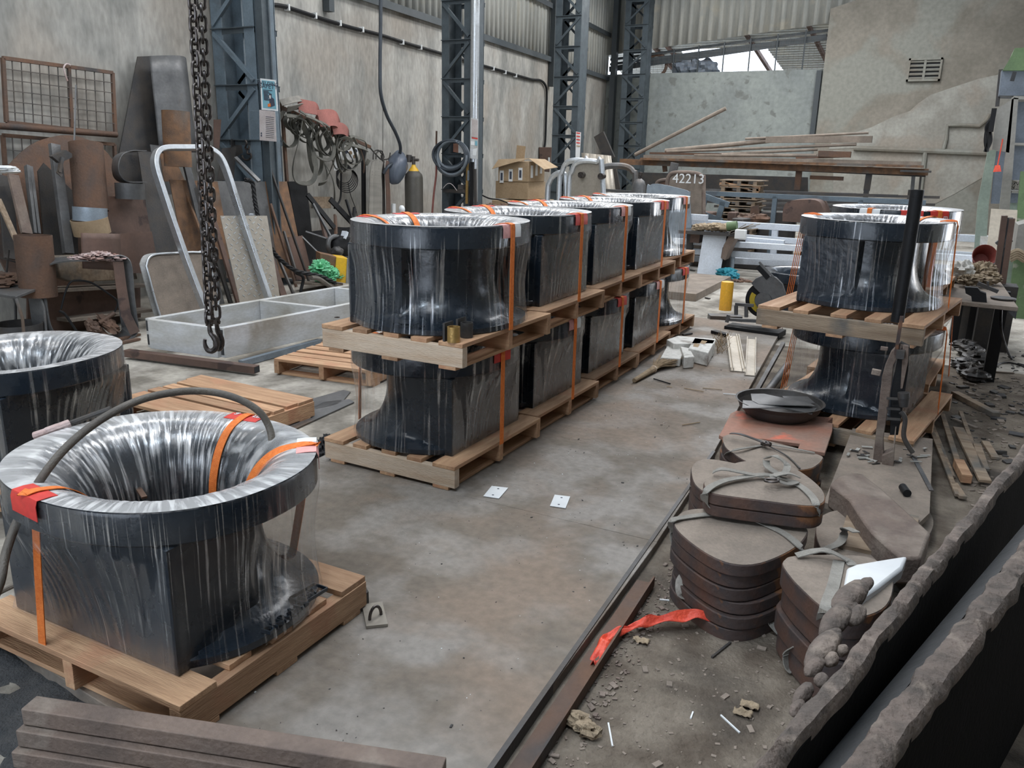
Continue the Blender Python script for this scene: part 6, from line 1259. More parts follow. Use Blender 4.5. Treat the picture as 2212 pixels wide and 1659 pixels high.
# ------------------------------------------------------------------ lifting chains
def chain(name, label, top, bot, sc=1.0, hookflip=1, ph=0):
    top = V(top); bot = V(bot); d = (bot - top); L = d.length; d.normalize(); t = thing(name, label, 'lifting chain', bot, 0, None); n = int(L / .044); mb = MB()
    v1 = V((0.85, .5, 0)).normalized(); v2 = d.cross(v1).normalized(); v1 = v2.cross(d)
    for k in range(n):
        c = top + d * (.044 * (k + .5)); a0 = .5 + ph + .15 * math.sin(k * .23)
        s1 = (v1 * math.cos(a0) + v2 * math.sin(a0)) if k % 2 else (v1 * -math.sin(a0) + v2 * math.cos(a0)); P = []
        for i in range(16):
            a_ = 2 * PI * i / 16; sx = .0165 * math.cos(a_); sy = .0165 * math.sin(a_) + (.0155 if math.sin(a_) > 0 else -.0155) * min(1, abs(math.sin(a_)) * 4)
            P.append(c + s1 * sx + d * sy)
        mb.tube(P, .0068, 8, closed=True)
    part(t, 'chain_links', mb, m_chain, kind='stuff')
    h = V((0.80, .42, 0)).normalized() * hookflip; mb = MB(); P = [bot + h * x * .01 + V((0, 0, -z * .01)) for x, z in ((0, 0), (0, 2), (.3, 4), (1.6, 6), (2.6, 8.5), (2.2, 11), (.4, 12.6), (-1.6, 12.2), (-2.6, 10.2), (-2.7, 8.2), (-2.4, 7.0))]
    S = spline(P, 5); rr_ = [.008 + .006 * math.sin(PI * min(1, i / (len(S) - 1) * 1.15)) for i in range(len(S))]; rr_[-1] = .003; mb.tube(S, rr_, 10); part(t, 'hook', mb, m_chain)
    mb = MB(); mb.box(bot + V((0, 0, .006)), (.026, .018, .03)); mb.cyl(bot + V((-.02, 0, .004)), bot + V((.02, 0, .004)), .006, n=10); part(t, 'clevis', mb, m_chain)
    return t
PC = Pln((-2.9, 2.62, 0), None, 0)
b1 = PC.at(452, 700, .02); b2 = PC.at(468, 696, -.03); t1 = PC.at(412, -60, .02); t2 = PC.at(431, -60, -.03)
chain('lifting_chain', 'left of the two hanging chains, its hook opening toward the left', t1, b1, hookflip=1); chain('lifting_chain', 'right of the two hanging chains, its hook behind the other', t2, b2, hookflip=.6, ph=.7)
# pipe fittings on the upper front pallet
for k, (px, py, lab) in enumerate(((980, 738, 'left pipe stub on the corner of the upper front pallet'), (1008, 728, 'right pipe stub on the corner of the upper front pallet'))):
    p = G(px, py, .822); t = thing('pipe_fitting', lab, 'pipe fitting', p); mb = MB(); mb.pipe(p, p + V((0, 0, .075)), .032, .006, 20); part(t, 'stub', mb, m_dsteel if k else m_brass)
    mb = MB(); mb.box(p + V((-.045 + .06 * k * 0, .02, .045)), (.012, .08, .09)); part(t, 'lug', mb, m_dsteel)
mb = MB(); p = G(728, 686, .822); mb.lathe([(.007, 0), (.015, 0), (.015, .003), (.007, .003)], p, 16, closed=True); one('washer', mb, m_chain, 'steel washer on the left end of the upper front pallet', 'washer')
# ================================================================== far end of the shed
YR = 19.0
def YP(y): return Pln((0, y, 0), -90, 0)
RK = YP(YR)
# rack with long pipes
t = thing('pipe_rack', 'long wall rack of rusty beams across the far end', 'rack', RK.at(1700, 440))
for a, b, w_, m in (((1345, 349), (2005, 372), .13, m_rustorange), ((1430, 352), (2000, 377), .10, m_dsteel), ((1434, 345), (1437, 371), .09, m_rust), ((1728, 352), (1722, 410), .12, m_rust), ((1880, 360), (1872, 412), .12, m_dsteel), ((1974, 372), (1968, 440), .07, m_gsteel), ((1990, 372), (1984, 430), .04, m_dsteel), ((1750, 383), (1822, 386), .08, m_rust)):
    mb = MB(); mb.bar(RK.at(*a), RK.at(*b), .4 if a[0] in (1345,) else w_, w_, up=V((0, 0, 1)) if abs(a[1] - b[1]) < 30 and b[0] - a[0] > 20 else RK.n); part(t, 'rack_beam', mb, m)
FW = YP(YR + .8); 
mb = MB(); mb.prism([FW.at(*p) for p in ((1375, 372), (1745, 383), (1745, 430), (1375, 425))], (0, .05, 0)); part(t, 'back_board', mb, m_dsteel)
for x in (1500, 1620, 1722, 1872, 1968):
    c = RK.at(x, 410); mb = MB(); mb.box((c.x, c.y, (c.z + FZ) / 2), (.1, .1, c.z - FZ)); part(t, 'post', mb, m_dsteel)
gp = 'long pipes and flats lying on the far rack'
for k, (a, b, w_, m, lab) in enumerate((((1372, 334), (1568, 234), .085, m_dusty, 'thick pipe leaning up diagonally against the far wall'), ((1437, 326), (1662, 304), .10, m_dusty, 'left end of the uppermost long pipe on the far rack'), ((1655, 302), (1884, 301), .13, m_dusty, 'broad flat section on top of the far rack'), ((1610, 300), (1876, 287), .05, m_dusty, 'slender pipe highest on the far rack'), ((1440, 328), (1850, 312), .06, m_dusty, 'long pipe just under the broad flat on the far rack'),
    ((1405, 331), (1560, 334), .05, m_rust, 'short brown flat at the left of the far rack'), ((1555, 333), (1766, 323), .055, m_dusty, 'pipe ending before the hooked rod on the far rack'), ((1500, 335), (1764, 336), .075, m_dusty, 'thick lower pipe with its end facing right on the far rack'), ((1720, 341), (1830, 338), .04, m_rust, 'hooked rod at the right of the far rack'), ((1392, 338), (1990, 353), .07, m_dusty, 'long channel just above the orange rack beam'), ((1385, 343), (1995, 360), .05, m_rustorange, 'rusty flat lying on the orange rack beam'), ((1768, 332), (1838, 334), .12, m_rust, 'dark stub bundle at the right end of the pipes'), ((1945, 369), (2012, 371), .04, m_dsteel, 'dark flat bar sticking out right of the rack'))):
    mb = MB(); pl = YP(YR - .1 - .02 * k); mb.cyl(pl.at(*a), pl.at(*b), w_ * .5, n=12) if k in (0, 1, 3, 4, 6, 7) else mb.bar(pl.at(*a), pl.at(*b), .14, w_)
    one('long_pipe' if k in (0, 1, 3, 4, 6, 7) else 'flat_section', mb, m, lab, 'pipe' if k in (0, 1, 3, 4, 6, 7) else 'steel bar', group=gp)
for k in range(14):
    pl = YP(YR - .6 - .03 * k); y0 = 410 + k * 3.2; x0 = 1520 + (k * 53) % 140; mb = MB(); mb.bar(pl.at(x0, y0), pl.at(x0 + 330 + (k * 37) % 90, y0 + 10), .05, .05); one('flat_section', mb, m_dsteel if k % 3 else m_gsteel, 'dark bar stored on the low shelf below the far rack', 'steel bar', group='dark bars on the low far shelf')
t = thing('blue_rail', 'blue-grey rail on posts before the far rack', 'rail', G(1700, 520, FZ)); B = YP(15.6)
mb = MB(); mb.bar(B.at(1515, 417), B.at(2000, 438), .08, .08); part(t, 'top_rail', mb, m_col)
for px, py in ((1675, 424), (1860, 432)): c = B.at(px, py); mb = MB(); mb.box((c.x, c.y, (c.z + FZ) / 2), (.08, .08, c.z - FZ)); part(t, 'post', mb, m_col)
t = thing('ladder_frame', 'tilted blue-grey welded frame leaning by the pallet stack', 'frame', B.at(1540, 475)); B2 = YP(15.2)
for a, b in (((1524, 424), (1510, 478)), ((1562, 436), (1548, 486)), ((1516, 422), (1575, 443)), ((1508, 458), (1560, 478))): mb = MB(); mb.bar(B2.at(*a), B2.at(*b), .10, .05, up=V((0, 1, 0))); part(t, 'frame_bar', mb, m_col)
SP = YP(16.6); c0 = SP.at(1597, 480)
for k in range(11):
    z = FZ + .13 * k; w_ = .62 + .08 * math.sin(k * 2.1); t = thing('old_pallet', '%s old grey pallet of the stack under the blue rail' % ['lowest', 'second', 'third', 'fourth', 'fifth', 'sixth', 'seventh', 'eighth', 'ninth', 'tenth', 'topmost'][k], 'pallet', (c0.x, 16.6, z), 0, 'old pallets stacked at the far end')
    for zz in (.012, .10): mb = MB(); mb.box((c0.x + .02 * (k % 3), 16.6, z + zz), (w_ + .1, .7, .02)); part(t, 'deck', mb, m_wooddirty)
    for x in (-.3, 0, .3): mb = MB(); mb.box((c0.x + x, 16.6, z + .055), (.07, .7, .065)); part(t, 'block', mb, m_wooddirty)
for k, (a, b) in enumerate((((1555, 397), (1575, 400)), ((1567, 397), (1640, 410)), ((1600, 400), (1643, 405)), ((1620, 405), (1640, 413)))): mb = MB(); mb.bar(YP(16.3).at(*a), YP(16.3).at(*b), .08, .06); one('fresh_batten', mb, m_woodx, ['short fresh batten at the left on the old pallet stack', 'long fresh batten slanting over the old pallet stack', 'thin fresh batten on the old pallet stack', 'batten end at the right of the old pallet stack'][k], 'batten', group='fresh battens on the old pallets')
# rounded panels and frames
def rpanel(name, label, y, pts, m, cat, rim=None, inset=0.0, ground=True):
    pl = YP(y); pts = [(a, pyf(a, y)) if b >= 440 else (a, b) for a, b in pts]; R = roundpoly(pts, 4); t = thing(name, label, cat, V((pl.at(*pts[0]).x, y, FZ)))
    if m: mb = MB(); mb.prism([pl.at(*p) for p in R], (0, .03, 0)); part(t, 'panel', mb, m)
    if rim: mb = MB(); Q = [pl.at(*p) for p in R]; mb.tube(Q, rim[1], 8, closed=True); part(t, 'rim', mb, rim[0])
    return t
rpanel('rounded_panel', 'tall rounded grey panel with chalk numbers at the far end', 13.9, [(1441, 395), (1446, 379), (1460, 373), (1500, 374), (1517, 382), (1520, 400), (1510, 500), (1432, 500)], m_dusty, 'panel', (m_block, .035))
part([q for q in COL.objects if q.name.startswith('rounded_panel')][0], 'chalk_number', text_mb('42213', .22, .002, frame(YP(13.82).at(1487, 387), (1, 0, 0), (0, 0, 1))), m_white)
rpanel('rounded_panel', 'rounded panel edge behind the tall one with chalk numbers', 14.1, [(1416, 402), (1422, 392), (1440, 388), (1470, 388), (1470, 440), (1412, 440)], m_rust, 'panel', (m_block, .03))
rpanel('teal_plate', 'bent blue-green plate leaning before the rounded panels', 13.4, [(1392, 440), (1396, 415), (1404, 400), (1420, 397), (1460, 405), (1488, 414), (1490, 430), (1486, 500), (1390, 500)], m_galv, 'plate')
rpanel('tube_hoop', 'grey rounded tube frame behind the bright door frames', 14.4, [(1300, 372), (1306, 361), (1330, 358), (1355, 361), (1368, 372), (1372, 392), (1362, 470), (1345, 470), (1300, 470)], None, 'frame', (m_gsteel, .055))
mb = MB(); mb.bar(YP(14.4).at(1298, 410), YP(14.4).at(1372, 416), .05, .05); one('cross_bar', mb, m_gsteel, 'grey bar crossing behind the small gas cylinder', 'bar')
for k, (pts, lab) in enumerate((([(1205, 480), (1208, 400), (1214, 372), (1222, 354), (1236, 347), (1262, 348), (1270, 360), (1262, 480)], 'middle one of the three bright rounded door frames'), ([(1226, 480), (1229, 400), (1236, 370), (1244, 354), (1262, 348), (1290, 350), (1300, 362), (1302, 480)], 'right one of the three bright rounded door frames'), ([(1180, 480), (1183, 420), (1188, 392), (1198, 378), (1215, 374), (1222, 400), (1222, 480)], 'left one of the three bright rounded door frames'))):
    t = rpanel('door_frame', lab, 12.6 + .12 * (k == 0) + .25 * (k == 2), pts, m_checker if k == 1 else None, 'door frame', (m_alu, .045)); t['group'] = 'bright rounded door frames'
    if k == 1:
        for p in ((1254, 378), (1297, 381)): mb = MB(); c = YP(12.5).at(*p); mb.cyl(c, c + V((0, .12, 0)), .05, n=14); part(t, 'latch', mb, m_chain)
mb = MB(); P = []
for k in range(9): P += [(YP(17.2 - .04 * (k % 2) * 2).at(1256 + k * 8, 330 + k * .8)), (YP(17.2 - .04 * (k % 2) * 2).at(1275 + k * 8.5, pyf(1275, 17.2)))]
mb.add(P, [(2 * i, 2 * i + 2, 2 * i + 3, 2 * i + 1) for i in range(8)]); one('ribbed_sheet', mb, m_checker, 'beige ribbed sheet leaning behind the door frames', 'ribbed sheet', solid=.01)
mb = MB(); mb.bar(YP(20).at(1294, 290), YP(20).at(1318, 345), .28, .08, up=V((0, 1, 0))); one('dark_board', mb, m_dsteel, 'dark board leaning in the corner left of the last column', 'board')
mb = MB(); mb.bar(YP(18).at(1322, 360), YP(18).at(1350, pyf(1345, 18)), .2, .06, up=V((0, 1, 0))); one('dark_board', mb, m_dsteel, 'dark board leaning right of the ribbed sheet', 'board')
mb = MB(); mb.bar(YP(17).at(1458, 352), YP(17).at(1415, pyf(1415, 17)), .16, .06, up=V((0, 1, 0))); one('slanted_bar', mb, m_gsteel, 'grey slanted bar standing over the rounded panels', 'bar')
pl = YP(13.9); c = pl.at(1378, 440); t = thing('gas_cylinder', 'small grey gas cylinder at the far end beside the bent frame', 'gas cylinder', (c.x, 13.9, FZ)); zt = pl.at(1378, 400).z
mb = MB(); mb.lathe([(.115, FZ), (.115, zt), (.09, zt + .07), (.04, zt + .11)], (c.x, 13.9, 0), 22); part(t, 'tank', mb, m_gsteel); mb = MB(); mb.cyl((c.x, 13.9, zt + .1), (c.x + .02, 13.9, zt + .22), .03, n=10); part(t, 'valve', mb, m_chain)
# brown machinery behind the white rails
t = thing('round_hood', 'brown round-topped sheet metal hood behind the white rails', 'hood', YP(15).at(1720, 500)); pl = YP(15)
mb = MB(); mb.prism([pl.at(*p) for p in roundpoly([(1690, 478), (1692, 450), (1700, 437), (1720, 432), (1760, 432), (1775, 445), (1775, 480)])], (0, .8, 0)); part(t, 'shell', mb, m_rustbrown)
t = thing('scrap_machine', 'small brown machine part standing right of the pallet stack', 'machine part', pl.at(1630, 480))
mb = MB(); mb.prism([pl.at(*p) for p in ((1621, 447), (1636, 443), (1638, 472), (1622, 470))], (0, .15, 0)); part(t, 'back_plate', mb, m_rust)
mb = MB()
for k in range(4): mb.blob(pl.at(1610 + k * 11, 472), (.15, .15, .08), .5, 3, 14, 10, k)
part(t, 'base_parts', mb, m_rust)
rr = random.Random(9)
for k in range(22):
    px = rr.uniform(1440, 1990); y_ = rr.uniform(14.6, 18); p = YP(y_).at(px, rr.uniform(455, 475) if px < 1700 else rr.uniform(440, 470)); mb = MB(); mb.box((p.x, y_, (p.z + FZ) / 2), (rr.uniform(.1, .5), rr.uniform(.2, .5), max(.1, p.z - FZ)), Matrix.Rotation(rr.uniform(-.4, .4), 3, 'Z')); one('scrap_block', mb, rr.choice((m_dsteel, m_rust, m_black, m_rustbrown)), 'dark scrap block in the clutter behind the white rails', 'scrap', group='dark scrap behind the white rails', bevel=.02)
# white rails (a long frame on trestles)
t = thing('trestle_rails', 'long white welded frame on trestles across the far end', 'metal frame', G(1700, 592, FZ)); Wp = YP(13.9); Wq = YP(13.3)
for a, b, h_, pl in (((1470, 478), (2200, 521), .10, Wp), ((1455, 500), (2200, 560), .09, Wp), ((1455, 520), (2210, 565), .09, Wq), ((1455, 540), (2210, 590), .09, Wq), ((1455, 556), (2100, 590), .10, Wp)):
    mb = MB(); mb.bar(pl.at(*a), pl.at(*b), .10, h_); part(t, 'long_rail', mb, m_whitepaint, bevel=.004)
for px in (1485, 1675, 1900, 2120): a = Wp.at(px, 480 + (px - 1480) * .055); b = Wp.at(px - 5, 545 + (px - 1480) * .05); mb = MB(); mb.bar(a, b, .09, .09, up=V((0, 1, 0))); part(t, 'upright', mb, m_whitepaint)
for px in (1582, 1800, 2000): a = Wq.at(px, 545); mb = MB(); mb.cyl(a, V((a.x, a.y, FZ)), .05, n=12); part(t, 'trestle_leg', mb, m_galv)
mb = MB(); a = Wp.at(1490, 560); b = Wp.at(2150, 596); mb.bar(V((a.x, a.y + .2, FZ + .06)), V((b.x, b.y + .2, FZ + .06)), .1, .1); part(t, 'base_beam', mb, m_dsteel)
for a, b, lab in (((1612, 519), (1694, 526), 'short white channel lying on the white frame'), ((1722, 522), (1745, 525), 'white channel end right of the short one'), ((1478, 468), (1528, 471), 'white box section on top of the white frame at left')):
    mb = MB(); mb.bar(YP(13.5).at(*a), YP(13.5).at(*b), .12, .10); one('white_channel', mb, m_whitepaint, lab, 'channel', bevel=.004)
# upright white panels and the bench behind
Wz = Pln(G(1530, 596, FZ), -80, 8)
def vp(name, pts, base, m, label, cat, th=.03, tilt=6, **kw): pl = Pln(G(*base, FZ), -84, tilt); return sheet(name, pl, pts, th, m, label, cat, **kw)
vp('white_board', [(1522, 491), (1572, 494), (1566, 534), (1561, 534), (1557, 557), (1561, 559), (1554, 597), (1505, 592)], (1530, 595), m_whitepaint, 'tall white panel with notched right edge leaning on the bench', 'panel', bevel=.003)
vp('white_board', [(1473, 489), (1503, 491), (1494, 563), (1478, 562)], (1487, 568), m_whitepaint, 'narrower white panel behind, left of the notched one', 'panel', bevel=.003)
t = thing('work_table', 'cluttered work table behind the notched white panel', 'table', G(1545, 585, FZ)); Bt = YP(13.25)
mb = MB(); mb.bar(Bt.at(1480, 497), Bt.at(1600, 504), .8, .05); part(t, 'table_top', mb, m_dsteel); mb = MB(); mb.bar(Bt.at(1500, 510), Bt.at(1520, 512), .5, .16); part(t, 'drawer', mb, m_rustbrown)
mb = MB(); mb.bar(Bt.at(1572, 510), Bt.at(1568, 590), .14, .14, up=V((0, 1, 0))); part(t, 'leg', mb, m_dsteel); mb = MB(); mb.bar(Bt.at(1492, 505), Bt.at(1488, 572), .1, .1, up=V((0, 1, 0))); part(t, 'leg', mb, m_dsteel)
mb = MB(); mb.prism([YP(12.9).at(*p) for p in ((1580, 500), (1594, 505), (1580, 530), (1566, 562), (1557, 557), (1563, 530))], (0, .3, 0)); one('brown_wedge', mb, m_block, 'dark brown angular plate hanging at the right of the work table', 'plate')
mb = MB(); mb.cyl(YP(12.9).at(1571, 489), YP(12.9).at(1592, 487), .07, n=16); one('hand_grinder', mb, m_greenm, 'dark green power tool on the work table', 'power tool')
mb = MB()
for k in range(8): mb.blob(YP(13).at(1508 + k * 9, 492 - (k % 3)), (.10, .10, .06), .6, 4, 14, 10, k)
one('rag_heap', mb, m_burlap, 'pale rags and paper on the work table', 'rags')
for k in range(7): mb = MB(); a = YP(12.8).at(1575 + k, 505 - k); b = YP(12.8).at(1612 + k * 5, 484 + (k % 3) * 5); mb.bar(a, b, .05, .012); one('thin_lath', mb, m_burlap if k % 2 else m_sling, 'thin pale lath sticking out right of the work table', 'lath', group='thin laths on the work table')
mb = MB(); mb.box(YP(12.7).at(1600, 506), (.16, .12, .14)); one('small_motor', mb, m_white, 'small white box right of the work table laths', 'box', bevel=.01)
mb = MB(); mb.blob(G(1570, 592, FZ + .05), (.18, .16, .09), .9, 3, 26, 16, 3); mb.blob(G(1582, 598, FZ + .04), (.10, .14, .07), .8, 3, 26, 16, 6); one('teal_cloth', mb, m_teal, 'teal cloth dropped at the corner of the thick floor slab', 'cloth', ang=20)
mb = MB()
for k in range(6): mb.blob(G(1582 + k * 7, 604 + (k % 3) * 2, FZ + .01), (.07, .06, .02), .6, 4, 12, 8, k)
one('brown_rag', mb, m_rust, 'brown flat rag right of the teal cloth', 'rag', ang=30)
q = [G(*p, .05) for p in ((1440, 629), (1504, 635), (1579, 597), (1500, 590), (1440, 600))]; mb = MB(); mb.prism([V((p.x, p.y, .05)) for p in q], (0, 0, -.10)); one('floor_slab', mb, m_dusty, 'thick steel slab on the floor under the white panels', 'steel slab', bevel=.004)
# yellow roll, saw, broom, polystyrene, rails
c = G(1568, 668, FZ + .06); ry = c.y; r_ = (GY(1583, 640, ry).x - GY(1556, 640, ry).x) / 2; zt = GY(1568, 606, ry).z; cx_ = GY(1569, 640, ry).x
mb = MB(); mb.lathe([(0, .0), (r_, 0), (r_, zt - .03), (r_ * .93, zt - .012), (r_ * .5, zt - .006), (0, zt - .006)], (cx_, ry, .0), 32); one('yellow_drum', mb, m_yolk, 'upright yellow cylinder beside the cut-off saw', 'cylinder')
t = thing('channel_base', 'grey channel base under the yellow cylinder', 'channel', G(1550, 685, FZ)); mb = MB(); mb.bar(G(1531, 688, FZ + .04), G(1600, 690, FZ + .04), .16, .09); part(t, 'channel', mb, m_gsteel, bevel=.003)
t = thing('cut_off_saw', 'abrasive cut-off saw with a big guarded disc on the floor', 'cut-off saw', G(1640, 722, FZ)); sy = 8.9; Sp = Pln((0, sy, 0), -85, 0)
ctr = Sp.at(1650, 648); R_ = (Sp.at(1690, 648) - Sp.at(1610, 648)).length / 2
mb = MB(); mb.cyl(ctr, ctr + V((0, .012, 0)), R_ * 1.02, n=48); part(t, 'abrasive_disc', mb, m_black)
gp_ = [(1623, 612), (1632, 602), (1645, 596), (1660, 595), (1676, 600), (1690, 614), (1697, 635), (1690, 660), (1675, 668), (1655, 640), (1640, 632), (1630, 622)]
mb = MB(); mb.prism([Sp.at(*p, .02) for p in gp_], -Sp.n * .07); part(t, 'blade_guard', mb, m_gsteel, bevel=.004)
mb = MB(); mb.cyl(ctr - V((0, .02, 0)), ctr - V((0, .05, 0)), R_ * .45, n=30); part(t, 'hub', mb, m_gsteel)
mb = MB(); A_ = []
for i in range(13): a_ = math.radians(150 + i * 9); A_.append(ctr + V((math.cos(a_) * R_ * .78, -.012, math.sin(a_) * R_ * .78)))
for i in range(12, -1, -1): a_ = math.radians(150 + i * 9); A_.append(ctr + V((math.cos(a_) * R_ * .5, -.012, math.sin(a_) * R_ * .5)))
mb.prism(A_, (0, -.003, 0)); part(t, 'yellow_label', mb, m_teeth)
mb = MB(); mb.bar(G(1573, 706, FZ + .05), G(1690, 722, FZ + .05), .25, .06); part(t, 'base', mb, m_black, bevel=.004)
mb = MB(); mb.bar(Sp.at(1637, 575), Sp.at(1660, 600), .06, .05); part(t, 'motor_arm', mb, m_black); mb = MB(); mb.bar(Sp.at(1640, 566, .02), Sp.at(1672, 600, .02), .02, .02); part(t, 'lever', mb, m_gsteel)
for a, b in (((1588, 657), (1628, 660)), ((1590, 660), (1590, 680)), ((1612, 662), (1612, 685)), ((1638, 668), (1640, 690)), ((1576, 690), (1640, 694)), ((1574, 680), (1570, 696))): mb = MB(); mb.bar(Sp.at(*a, .1), Sp.at(*b, .1), .035, .03); part(t, 'vise_bar', mb, m_gsteel)
t = thing('broom', 'old straw hand broom lying by the long row', 'broom', G(1400, 815, 0)); h0 = G(1370, 822, .02); h1 = G(1412, 797, .03)
mb = MB(); mb.tube([h0, h0.lerp(h1, .5), h1], [.018, .022, .026], 10); part(t, 'handle', mb, m_straw)
mb = MB(); dB = (h1 - h0).normalized()
for k in range(150):
    s = dB.cross(V((0, 0, 1))); e = h1 + dB * U(.22, .42) + s * U(-.11, .11) + V((0, 0, U(-.02, .03))); e.z = max(e.z, .004); mb.tube([h1 + s * U(-.02, .02), h1.lerp(e, .5) + V((0, 0, .012)), e], .0022, 4)
part(t, 'bristles', mb, m_straw, kind='stuff')
mb = MB(); mb.lathe([(.028, -.01), (.031, 0), (.028, .01)], h1, 14, ax=dB); part(t, 'binding', mb, m_woodpale)
mb = MB(); mb.bar(G(1412, 818, .006), G(1448, 829, .006), .008, .008); one('steel_rod', mb, m_black, 'short black rod beside the broom', 'rod')
t = thing('foam_packing', 'dirty white moulded polystyrene packing with cut-outs on the floor', 'polystyrene', G(1480, 780, 0))
z_ = .11
def F3(l, z): return [V((p.x, p.y, z)) for p in [G(x, y, z) for x, y in l]]
for k, (l, zt_) in enumerate((([(1487, 752), (1530, 762), (1545, 735), (1500, 730)], .12), ([(1440, 733), (1465, 725), (1546, 732), (1543, 742), (1455, 742)], .12), ([(1427, 772), (1445, 740), (1470, 745), (1478, 755), (1470, 775)], .07), ([(1470, 748), (1490, 752), (1500, 770), (1478, 772)], .10))):
    mb = MB(); mb.prism(F3(l, zt_), (0, 0, -(zt_ - .001))); part(t, 'foam_block', mb, m_foam, bevel=.006)
mb = MB()
for l in ([(1497, 748), (1508, 750), (1512, 743), (1500, 741)], [(1512, 741), (1522, 743), (1528, 737), (1516, 735)]): mb.prism(F3(l, .1215), (0, 0, -.003))
part(t, 'recess', mb, m_card)
mb = MB()
for k in range(90): p = G(1556 + U(-8, 14), 740 + U(-8, 24), .0); mb.tube([p, p + V((U(-.06, .06), U(-.08, .08), U(.02, .10)))], .002, 4)
one('straw_tuft', mb, m_straw, 'tuft of straw bristles behind the polystyrene packing', 'straw')
for k, (a, b, w_, lab) in enumerate((((1582, 727), (1594, 803), .075, 'wide aluminium profile lying on the floor'), ((1623, 734), (1620, 812), .05, 'narrow aluminium profile lying right of the wide one'))):
    A_ = G(*a, .0); B_ = G(*b, .0); t = thing('aluminium_profile', lab, 'profile', (A_ + B_) / 2); d = (B_ - A_).normalized(); s = d.cross(V((0, 0, 1)))
    mb = MB(); mb.bar(A_ + V((0, 0, .004)), B_ + V((0, 0, .004)), w_ * 1.6, .006); part(t, 'web', mb, m_beige)
    for i in (-.8, .8) if k else (-.8, -.5, .5, .8): mb = MB(); mb.bar(A_ + s * w_ * i + V((0, 0, .018)), B_ + s * w_ * i + V((0, 0, .018)), .008, .026); part(t, 'flange', mb, m_beige)
mb = MB(); mb.bar(G(1541, 716, .015), G(1570, 724, .015), .07, .03); one('angle_offcut', mb, m_black, 'short black angle offcut behind the polystyrene', 'offcut')
for k in range(12): p = G(1608 + U(-6, 70), 733 + U(-6, 10), FZ); mb = MB(); mb.cyl(p + V((0, 0, .012)), p + V((U(-.05, .05), U(-.05, .05), .03)), .014, n=8); one('bolt', mb, m_chain if k % 2 else m_dsteel, 'loose bolt or fitting on the floor before the cut-off saw', 'bolt', group='loose fittings before the cut-off saw')
for k, (a, b, lab) in enumerate((((1372, 548), (1490, 552), 'x'), ((1393, 715), (1408, 712), 'thin sliver on the floor right of the fourth pallet'), ((1524, 643), (1533, 645), 'small black chip before the yellow cylinder'), ((1490, 583), (1500, 585), 'small dark chip left of the notched panel'), ((1497, 690), (1516, 694), 'leaf-like chip left of the grey channel base'), ((1475, 723), (1494, 720), 'thin dark bar end behind the polystyrene'))):
    if k: mb = MB(); mb.bar(G(*a, FZ + .012 if k in (2, 3, 4) else .008), G(*b, FZ + .012 if k in (2, 3, 4) else .008), .03, .015); one('floor_chip', mb, m_dsteel, lab, 'chip')
mb = MB(); mb.bar(G(1632, 850, .02), G(1692, 742, .25), .03, .03); one('leaning_angle', mb, m_dsteel, 'dark angle leaning at the left foot of the right-hand stack', 'steel bar'); mb = MB(); mb.cyl(G(1655, 850, .03), G(1700, 790, .03), .03, n=14); one('floor_pipe', mb, m_gsteel, 'grey pipe on the floor left of the right-hand stack', 'pipe')
# ================================================================== right side: workbench, cabinets, machine
t = thing('workbench', 'heavy steel workbench on black legs at the right', 'workbench', G(2110, 780, FZ)); zb = .75
q = [G(*p, zb) for p in ((2030, 646), (2112, 655), (2200, 664), (2168, 618), (2135, 575), (2060, 570))]; mb = MB(); mb.prism([V((p.x, p.y, zb)) for p in q], (0, 0, -.03)); part(t, 'bench_top', mb, m_dusty, bevel=.003)
for px, py, w_ in ((2133, 824, .09), (2092, 736, .07), (2118, 706, .1), (2058, 745, .07)):
    p = G(px, py, FZ); mb = MB(); mb.box((p.x, p.y, (zb - .03 + FZ) / 2), (w_, w_, zb - .03 - FZ)); part(t, 'leg', mb, m_black if w_ != .1 else m_bluec)
mb = MB(); a, b, c = G(2172, 668, .72), G(2198, 666, .72), G(2194, 690, .65); mb.prism([a, b, c], (0, .03, 0)); part(t, 'gusset', mb, m_black)
t = thing('bench_vice', 'black clamp standing on the workbench', 'vice', G(2105, 655, zb)); Vp = Pln(G(2110, 652, zb))
mb = MB(); mb.prism([Vp.at(*p) for p in ((2084, 620), (2112, 622), (2118, 630), (2130, 634), (2132, 655), (2100, 655), (2098, 640), (2086, 634))], -Vp.n * .06); part(t, 'body', mb, m_black); mb = MB(); mb.bar(Vp.at(2112, 612), Vp.at(2156, 630), .04, .025); mb2 = mb; part(t, 'arm', mb, m_dsteel); mb = MB(); mb.bar(Vp.at(2134, 626), Vp.at(2134, 608), .015, .015); part(t, 'screw', mb, m_dsteel)
mb = MB(); c = G(2167, 645, zb + .008); mb.cyl(c, c + V((0, 0, .008)), .085, n=28); one('steel_disc', mb, m_dsteel, 'thin dark disc on the workbench corner', 'disc')
mb = MB()
for k, (px, py, r_) in enumerate(((2110, 590, (.10, .10, .07)), (2125, 583, (.10, .10, .07)), (2136, 600, (.09, .1, .05)), (2112, 605, (.12, .08, .04)), (2092, 605, (.08, .08, .04)))): mb.blob(G(px, py, zb + .06), r_, 1.0, 3, 34, 22, k)
one('burlap_heap', mb, m_burlap, 'crumpled brown burlap on the workbench', 'burlap', ang=16)
mb = MB(); mb.blob(G(2075, 590, zb + .08), (.10, .12, .10), .6, 3, 28, 18, 5); one('pale_sack', mb, m_foam, 'pale sack on the workbench, seen through the film of the rear stack', 'sack', ang=20)
